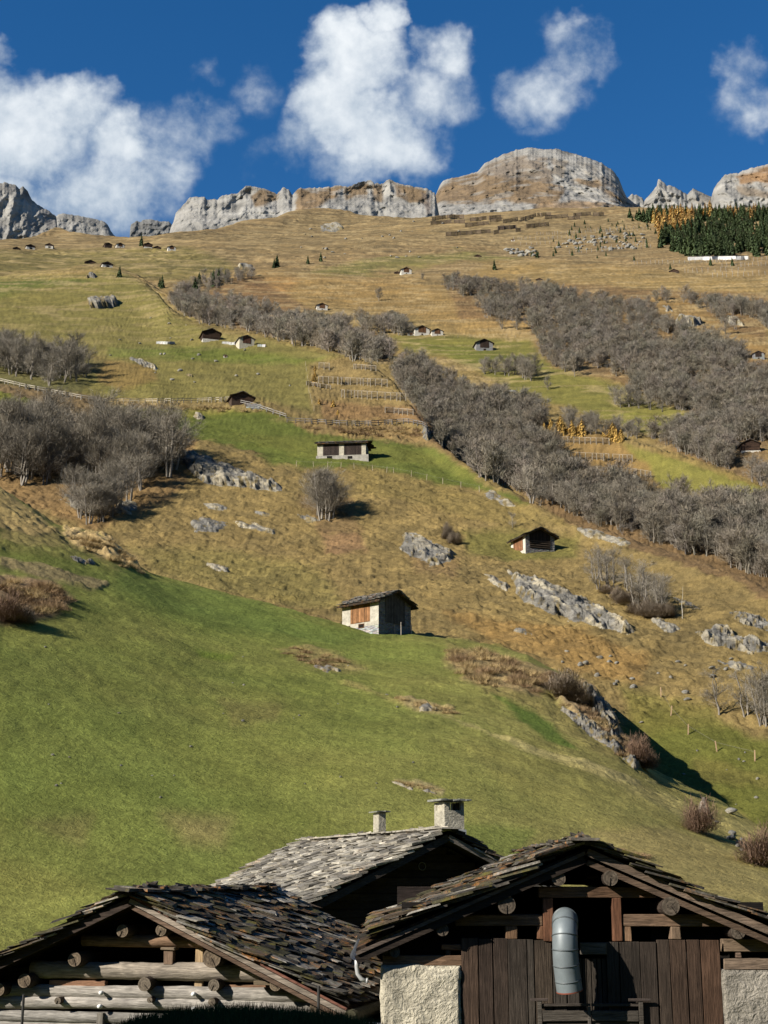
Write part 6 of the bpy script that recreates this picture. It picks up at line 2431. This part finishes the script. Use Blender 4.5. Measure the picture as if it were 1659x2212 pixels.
    pe = empty('vent_pipe', (fr.o.x, fr.o.y, fr.zb), fr.phi, 'fat grey segmented vent pipe bending out of the open gable', 'pipe')
    mb = MB()
    mb.tube(path, [.182 + .012 * (i / len(path)) for i in range(len(path))], 28, (.175, .205, .215), cap=False)
    mb.tube(path[::-1], [.176] * len(path), 28, (.03, .03, .03), cap=False)
    mb.build('duct', MT['metal'], pe, sm=True)
    for k in (9, 13, 17, 21, 25, 29):
        if k + 1 < len(path):
            m2 = MB()
            a, b = path[k], path[k + 1]
            d_ = (b - a).normalized()
            m2.tube([a - d_ * .012, a - d_ * .006, a + d_ * .006, a + d_ * .012], [.186, .200, .200, .186], 28, (.085, .10, .105), cap=False)
            m2.build('joint', MT['metal'], pe, sm=True)
    m2 = MB()
    d_ = (path[-1] - path[-2]).normalized()
    m2.tube([path[-1] - d_ * .012, path[-1] + d_ * .006], [.199, .199], 28, (.25, .07, .04), cap=False)
    m2.build('rim', MT['metal'], pe, sm=True)


def near_left():
    O = Vector((-4.19, 24.0, 0))
    phi = R(-13)
    Yv = Vector((-math.sin(phi), math.cos(phi), 0))
    O = O + Yv * .55
    fr = Fr(O.x, O.y, phi)
    e = fr.root('log_barn', 'near log barn with wide mossy slate roof, lit pale logs under its gable', 'barn')
    yf = -.55
    ax, az_ = fr.hit(*YL(530, 558), yf)
    rx, rz_ = fr.hit(*YL(1415, 1022), yf)
    w, d = rx - ax, az_ - rz_
    Lb = 7.0
    mb = MB()
    deck(mb, (ax, az_), 1, w, d, yf + .05, Lb, .05, (.06, .042, .03))
    deck(mb, (ax, az_), -1, w * 1.15, d * 1.12, yf + .05, Lb, .05, (.05, .035, .025))
    for s, ww, dd in ((1, w + .08, d), (-1, w * 1.15, d * 1.12)):
        pt = math.atan2(dd, ww)
        slates(mb, (ax, yf - .02, az_ + .04), (s * math.cos(pt), 0, -math.sin(pt)), (0, 1, 0), (s * math.sin(pt), 0, math.cos(pt)), Lb - yf, math.hypot(ww, dd), th=.020, expo=.13, ln=.56, wmin=.2, wmax=.65,
               cols=SLD + ((.17, .16, .14), (.30, .28, .24)), edge=.14, j=.06)
        slates(mb, (ax, yf - .02, az_ + .11), (s * math.cos(pt), 0, -math.sin(pt)), (0, 1, 0), (s * math.sin(pt), 0, math.cos(pt)), Lb - yf, math.hypot(ww, dd), th=.020, expo=.26, ln=.42, wmin=.16, wmax=.6, cols=SLD, edge=.14, j=.06)
    for k in range(22):
        y = yf - .05 + k * .36
        mb.beam((ax - .24 + random.uniform(-.08, .08), y, az_ + .16 + random.uniform(-.02, .04)), (ax + .26 + random.uniform(-.1, .1), y + random.uniform(-.15, .15), az_ + .12 + random.uniform(0, .05)), random.uniform(.35, .55), .04, col=cvar(SLD[k % 3], .3), j=.015)
    mb.build('roof', MT['slate'], e)
    mb = MB()
    mb.beam((ax, yf + .02, az_ - .03), (ax + w, yf + .02, az_ - d - .03), .06, .075, col=(.30, .25, .20))
    mb.beam((ax, yf - .0, az_ + .045), (ax + w, yf - .0, az_ - d + .045), .03, .035, col=(.22, .10, .07))
    mb.beam((ax, yf + .08, az_ - .13), (ax + w, yf + .08, az_ - d - .13), .05, .06, col=(.15, .10, .07))
    mb.beam((ax, yf + .04, az_ - .05), (ax - w * 1.15, yf + .04, az_ - d * 1.12 - .05), .06, .13, col=(.05, .036, .028))
    mb.build('rake_board', MT['woodx'], e)
    LG = (.33, .295, .25)

    def log(x0, x1, y, r, c0, col, name='wall_log', bow=0., k=1.12, flat=1.):
        X0, Z = fr.hit(*YL(x0, y), c0)
        X1, Z2 = fr.hit(*YL(x1, y), c0)
        # keep the log level along the wall
        Xm, Zm = fr.hit(*YL((x0 + x1) / 2, y), c0)
        rr = r * .529 * (24 / F)
        m = MB()
        n = max(int((X1 - X0) / .16), 4)
        rad, pts = [], []
        for i in range(n + 1):
            t = i / n
            pts.append((X0 + (X1 - X0) * t, c0 + rr, Zm + bow * math.sin(math.pi * t) + random.uniform(-.006, .006)))
            rad.append(rr * k * (1 + .05 * math.sin(7 * t + y) + random.uniform(-.02, .02)))
        m.tube(pts, rad, 14, cvar(col, .1), capcol=cvar((.2, .17, .13)), rough=.025)
        return m.build(name, MT['woodx'], e, sm=True)
    log(330, 870, 733, 21, -.02, (.30, .19, .12))
    log(120, 1180, 857, 31, -.05, (.36, .31, .25))
    log(-160, 1290, 945, 25, -.06, (.37, .34, .30), bow=.0)
    log(-260, 1420, 1001, 23, -.08, (.38, .35, .31), bow=.05)
    log(-260, 1400, 1050, 20, -.06, (.33, .31, .28))
    log(-260, 1400, 1096, 23, -.06, (.30, .28, .25))
    log(-260, 1400, 1146, 24, -.06, (.28, .26, .23))
    mb = MB()

    def tb(x0, y0, x1, y1, c0, dpt, col):
        X0, X1, Z0, Z1 = rbox(fr, YL, x0, y0, x1, y1, c0)
        m_ = MB()
        m_.box(X0, X1, c0, c0 + dpt, Z0, Z1, cvar(col, .1), .006)
        m_.build('beam' if X1 - X0 > Z1 - Z0 else 'stud', MT['woodx'] if X1 - X0 > Z1 - Z0 else MT['woodz'], e, bevel=.01)
    tb(200, 893, 427, 920, .0, .14, (.30, .165, .10))
    tb(668, 768, 704, 828, -.02, .14, (.28, .19, .13))
    tb(655, 757, 712, 768, -.05, .2, (.34, .26, .18))
    tb(796, 760, 826, 925, .06, .1, (.46, .33, .19))
    tb(900, 912, 1270, 930, .04, .12, (.36, .21, .13))
    tb(395, 1025, 420, 1120, -.14, .12, (.22, .20, .17))
    tb(1145, 985, 1165, 1030, -.05, .14, (.30, .25, .18))
    tb(1035, 895, 1105, 912, -.3, .25, (.22, .17, .11))
    for (x, y, r, y0) in ((658, 687, 22, -.30), (865, 800, 37, -.32), (1125, 910, 24, -.40), (1295, 1002, 30, -.34), (305, 806, 27, -.3), (500, 690, 24, -.3), (100, 893, 26, -.3), (-5, 930, 24, -.3)):
        log_end(e, fr, *YL(x, y), r * .529, y0, Lb - .6, ecol=(.17, .13, .09))
    for (x, y, r, y0) in ((590, 908, 26, -.24), (873, 912, 23, -.25), (865, 980, 15, -.22), (236, 975, 13, -.2), (612, 972, 11, -.2)):
        log_end(e, fr, *YL(x, y), r * .529, y0, 1.6, name='cross_log', ecol=(.17, .14, .105))
    for (x, y) in ((413, 943), (790, 948), (407, 998), (790, 1009)):
        X, Z = fr.hit(*YL(x, y), -.16)
        mb = MB()
        mb.tube([(X, -.2, Z), (X, -.14, Z), (X, -.06, Z)], [.03, .036, .014], 10, (.8, .8, .78))
        mb.build('insulator', MT['flat'], e, sm=True)
    mb = MB()
    hw = w * 1.0
    mb.box(ax - hw, ax + hw - .3, Lb - .7, Lb - .6, 0, az_ - .75, (.05, .04, .03))
    mb.box(ax - hw, ax - hw + .2, .3, Lb - .7, 0, az_ - d + .0, (.2, .18, .15))
    mb.box(ax + hw - .45, ax + hw - .25, .3, Lb - .7, 0, az_ - d - .1, (.2, .18, .15))
    mb.box(ax - hw + .2, ax + hw - .45, .3, .34, 0, az_ - 1.15, (.03, .024, .018))  # near-black sheet behind the logs, standing in for the inner shade
    mb.build('inner_walls', MT['woodx'], e)
    # hollowed-log gutter and metal tray at the low corner
    mb = MB()
    X, Z = ax + w + .10, az_ - d - .06
    mb.tube([(X - .02, yf - .1, Z), (X, 2, Z - .02), (X, Lb, Z - .04)], [.10, .11, .10], 10, (.10, .092, .055), rough=.08)
    mb.build('gutter', MT['woodx'], e)
    mb = MB()
    mb.box(X - .08, X + .55, yf + .1, yf + .5, Z - .36, Z - .17, (.34, .35, .34))
    mb.box(X - .06, X + .56, yf + .0, yf + .6, Z - .165, Z - .13, (.62, .66, .70))
    mb.box(X - .10, X + .56, yf + .0, yf + .08, Z - .42, Z - .37, (.55, .55, .53))
    o = mb.build('metal_tray', MT['metal'], e)
    # iron poles standing before the barn
    for (x, y0_, y1_, lab) in ((97, 950, 1300, 'thin dark iron pole before the shaded left part of the log barn'), (1301, 915, 1300, 'thin dark iron pole before the right purlin end of the log barn')):
        X, Zt = fr.hit(*YL(x, y0_), -1.2)
        p = fr.o + fr.X * X + fr.Y * -1.2
        m = MB()
        zg = -5.
        m.tube([(0, 0, 0), (0, 0, fr.zb + Zt - zg)], .022, 8, (.03, .028, .026))
        q = m.build('iron_pole', MT['metal'])
        q.location = (p.x, p.y, zg)
        tag(q, lab, 'pole')


def house_behind():
    phi = R(21)
    O = Vector((1.85, 42.0, 0))
    Yv = Vector((-math.sin(phi), math.cos(phi), 0))
    fr = Fr(O.x + Yv.x * .9, O.y + Yv.y * .9, phi, -5.)
    e = fr.root('slate_roof_house', 'dark timber house with pale slate roof and two chimneys behind the barns', 'house')
    yf = -.9
    ax, az_ = fr.hit(969, 1801, yf)
    sl = .477
    L = 12.6
    wl, wr = 6.3, 6.3
    PAL = ((.30, .275, .225), (.235, .215, .175), (.40, .365, .295), (.165, .15, .125))
    mb = MB()
    deck(mb, (ax, az_), -1, wl, wl * sl, yf + .05, L, .07, (.05, .038, .03))
    deck(mb, (ax, az_), 1, wr, wr * sl, yf + .05, L, .07, (.05, .038, .03))
    for s, w, cols in ((-1, wl, PAL), (1, wr, SLD)):
        pt = math.atan(sl)
        slates(mb, (ax, yf - .03, az_ + .05), (s * math.cos(pt), 0, -math.sin(pt)), (0, 1, 0), (s * math.sin(pt), 0, math.cos(pt)), L - yf, w / math.cos(pt), th=.05, expo=.22, ln=.7, wmin=.3, wmax=.95, cols=cols, edge=.12, j=.05)
    y = yf
    while y < L:
        mb.beam((ax - .3, y, az_ + .17), (ax + .3, y + random.uniform(-.1, .1), az_ + .13 + random.uniform(0, .05)), random.uniform(.4, .6), .045, col=cvar(PAL[0], .2), j=.015)
        y += .45
    roof = mb.build('roof', MT['slate2'], e)
    mb = MB()
    mb.beam((ax, yf + .02, az_ - .10), (ax - wl, yf + .02, az_ - wl * sl - .10), .06, .20, col=(.055, .045, .038))
    mb.beam((ax, yf + .02, az_ - .10), (ax + wr, yf + .02, az_ - wr * sl - .10), .06, .16, col=(.20, .175, .15))
    mb.beam((ax + .8, yf - .03, az_ - .8 * sl - .02), (ax + wr, yf - .03, az_ - wr * sl - .02), .05, .05, col=(.34, .31, .28))
    mb.build('rake_board', MT['woodx'], e)
    hw = 5.4
    # blackened log walls
    mb = MB()
    H = az_ - hw * sl - .1
    k = 0
    z = 0.
    while z < az_ - .35:
        lim = min(hw, (az_ - .2 - (z + .22)) / sl)
        if lim > .2:
            mb.box(ax - lim, ax + lim, 0 + (k % 2) * .025, .2, z, z + .21, cvar((.040, .028, .022), .25))
        z += .22
        k += 1
    n0 = len(mb.v)
    mb.v += [(ax - hw + .01, .12, 0), (ax + hw - .01, .12, 0), (ax + hw - .01, .12, az_ - .2 - hw * sl), (ax, .12, az_ - .25), (ax - hw + .01, .12, az_ - .2 - hw * sl)]
    mb.f.append((n0, n0 + 1, n0 + 2, n0 + 3, n0 + 4))
    mb.c.append((.02, .015, .012))
    mb.box(ax - hw, ax - hw + .2, .2, L - .9, 0, H, (.045, .032, .025))
    mb.box(ax + hw - .2, ax + hw, .2, L - .9, 0, H, (.045, .032, .025))
    mb.box(ax - hw + .2, ax + hw - .2, L - 1.1, L - .9, 0, H, (.045, .032, .025))
    mb.build('log_wall', MT['woodx'], e)
    # small four-pane window
    X0, X1, Z0, Z1 = rbox(fr, C3_, 848, 797, 966, 912, 0)
    mb = MB()
    t = .035
    for (a, b, c, d) in ((X0, X1, Z1 - t, Z1), (X0, X1, Z0, Z0 + t), (X0, X0 + t, Z0, Z1), (X1 - t, X1, Z0, Z1), ((X0 + X1) / 2 - .015, (X0 + X1) / 2 + .015, Z0, Z1), (X0, X1, (Z0 + Z1) / 2 - .015, (Z0 + Z1) / 2 + .015)):
        mb.box(a, b, -.03, .0, c, d, (.16, .15, .14))
    wn = mb.build('window', MT['flat'], e)
    mb = MB()
    mb.box(X0, X1, -.006, -.001, Z0, Z1, (.012, .014, .018))
    mb.build('pane', MT['metal'], wn)
    X, Z = fr.hit(*C3_(748, 645), 0)
    mb = MB()
    for k in range(16):
        a0, a1 = 2 * math.pi * k / 16, 2 * math.pi * (k + 1) / 16
        mb.beam((X + math.cos(a0) * .11, -.03, Z + math.sin(a0) * .11), (X + math.cos(a1) * .11, -.03, Z + math.sin(a1) * .11), .02, .02, col=(.15, .13, .11))
    mb.build('wall_ring', MT['metal'], e)
    X0, X1, Z0, Z1 = rbox(fr, C3_, 300, 1100, 480, 1260, 0)
    mb = MB()
    mb.box(X0, X1, -.04, 0, Z0 - .4, Z1, (.05, .014, .016))
    mb.build('shutter', MT['woodz'], e)
    X, Z, r = log_end(e, fr, *C3_(1300, 685), 13, -.6, L - 1.5, ecol=(.2, .18, .15))

    def chimney(u0, uc, u1, vt, vb, yl, cap, label, opening=None, capt=.07):
        Xc, Zb = fr.hit(uc, vb, yl)
        _, Zt = fr.hit(uc, vt, yl)
        X1 = fr.hit(u1, vb, yl)[0]
        # depth so that the left face is seen u0..uc wide
        lo = .2
        for dpt in np.linspace(.2, 2.0, 60):
            p = fr.o + fr.X * Xc + fr.Y * (yl + dpt)
            uu, _v = proj(p.x, p.y, 1.5)
            lo = dpt
            if uu < u0:
                break
        o = MB()
        WL = (.50, .46, .36)
        o.box(Xc, X1, yl, yl + lo, Zb - 1.6, Zt, WL, 0)
        if opening:
            pass
        else:
            pass
        c = o.build('chimney', MT['plaster'], roof)
        c['label'] = label
        m2 = MB()
        x0, x1, y0, y1 = Xc - cap, X1 + cap, yl - cap, yl + lo + cap
        for k in range(5):
            a, b = x0 + (x1 - x0) * k / 5, x0 + (x1 - x0) * (k + 1) / 5
            m2.box(a + .005, b - .005, y0 + random.uniform(-.04, .04), y1, Zt + .012 + random.uniform(0, .02), Zt + capt + random.uniform(0, .02), cvar((.26, .26, .22), .2), .008)
        m2.build('cap', MT['slate2'], c)
        return Xc, X1, yl, lo, Zb, Zt, c
    # the big one, hollow at the top: four corner piers carry the slab
    Xc, X1, yl, lo, Zb, Zt, c = chimney(939, 960.5, 1003, 1750, 1793, .55, .17, 'large chimney with square smoke opening under its slab')
    zc = fr.hit(960, 1731.5, yl)[1]
    m = MB()
    WL = (.50, .46, .36)
    m.box(Xc, Xc + .14, yl, yl + .14, Zt + .001, zc, WL)
    m.box(X1 - .10, X1, yl, yl + .14, Zt + .001, zc, WL)
    m.box(Xc, Xc + .14, yl + lo - .14, yl + lo, Zt + .001, zc, WL)
    m.box(X1 - .10, X1, yl + lo - .14, yl + lo, Zt + .001, zc, WL)
    m.box(Xc + .02, Xc + .05, yl + .14, yl + lo - .14, Zt + .001, zc, WL)
    m.box(X1 - .05, X1 - .02, yl + .14, yl + lo - .14, Zt + .001, zc, (.10, .09, .08))
    m.box(Xc + .14, Xc + .20, yl + .02, yl + .06, Zt + .001, zc, WL)
    m.build('smoke_opening', MT['plaster'], c)
    for ch in list(c.children):
        if ch.name.startswith('cap'):
            ch.location.z = zc - Zt
    m = MB()
    m.box(Xc - .06, X1 + .04, yl - .06, yl + lo + .05, Zb - .30, Zb + .02, (.50, .52, .50))
    m.build('flashing', MT['metal'], c)
    chimney(806.5, 818, 833.5, 1755.5, 1809, 5.2, .12, 'small slim chimney under a slate slab', capt=.05)


def shade_house():
    # house added outside the picture so that its shadow lies on the bank in front of the log barn
    e = empty('unseen_shade_house', (-9.4, 8.0, -1.9), 0, 'unseen timber house added beside the viewer to shade the grass bank', 'house')
    body(e, 6.6, 6.2, 5.6, R(24), (.09, .06, .04), MT['woodx'], bury=.6)
    small_roof(e, 6.6, 6.2, 5.6, R(24), .5)
    planks(e, 'door', -.5, .5, .1, 2.1, 0, (.12, .07, .04), side=3.31)


near_right()
near_left()
house_behind()
shade_house()

# long grass, shade put into its dark green, on the bank at the foot of the picture
Vc, Fc, Cc = [], [], []
rr = np.random.default_rng(5)
for i in range(16000):
    u = rr.uniform(210, 880)
    rb_ = rr.uniform(13.8, 16.2)
    x, y, _ = dirs(u, 2190.)
    k = rb_ / math.hypot(float(x), float(y))
    X, Y = float(x) * k, float(y) * k
    Z = zground(X, Y)
    h = rr.uniform(.04, .13)
    a = rr.uniform(0, 6.28)
    w = .004
    n = len(Vc)
    Vc += [(X - w * math.cos(a), Y - w * math.sin(a), Z - .01), (X + w * math.cos(a), Y + w * math.sin(a), Z - .01), (X + rr.normal(0, .03), Y + rr.normal(0, .03), Z + h)]
    Fc.append((n, n + 1, n + 2))
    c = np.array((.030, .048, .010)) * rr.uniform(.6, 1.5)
    Cc += [c, c, c]
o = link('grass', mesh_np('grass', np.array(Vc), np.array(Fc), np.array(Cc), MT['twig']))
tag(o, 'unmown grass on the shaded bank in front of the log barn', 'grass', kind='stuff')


# the other side of the valley, behind the viewer: unseen wooded slope added to cut low sky light
na, nr_ = 70, 26
ga, gr = np.meshgrid(np.radians(np.linspace(82, 278, na)), np.linspace(0, 1, nr_))
rr_ = 520 + 1900 * gr
zz = -30 + 800 * gr ** 1.15 + fbm(np.cos(ga) * 9, gr * 7 + np.sin(ga) * 9, o=5, s=91) * 60 * gr
me = mesh_np('sky_blocking_hills', np.stack([np.sin(ga) * rr_, np.cos(ga) * rr_, zz], -1).reshape(-1, 3), grid_faces(nr_, na), np.tile((.045, .055, .028), (na * nr_, 1)), MT['ground'], True)
tag(link('sky_blocking_hills', me), kind='structure')
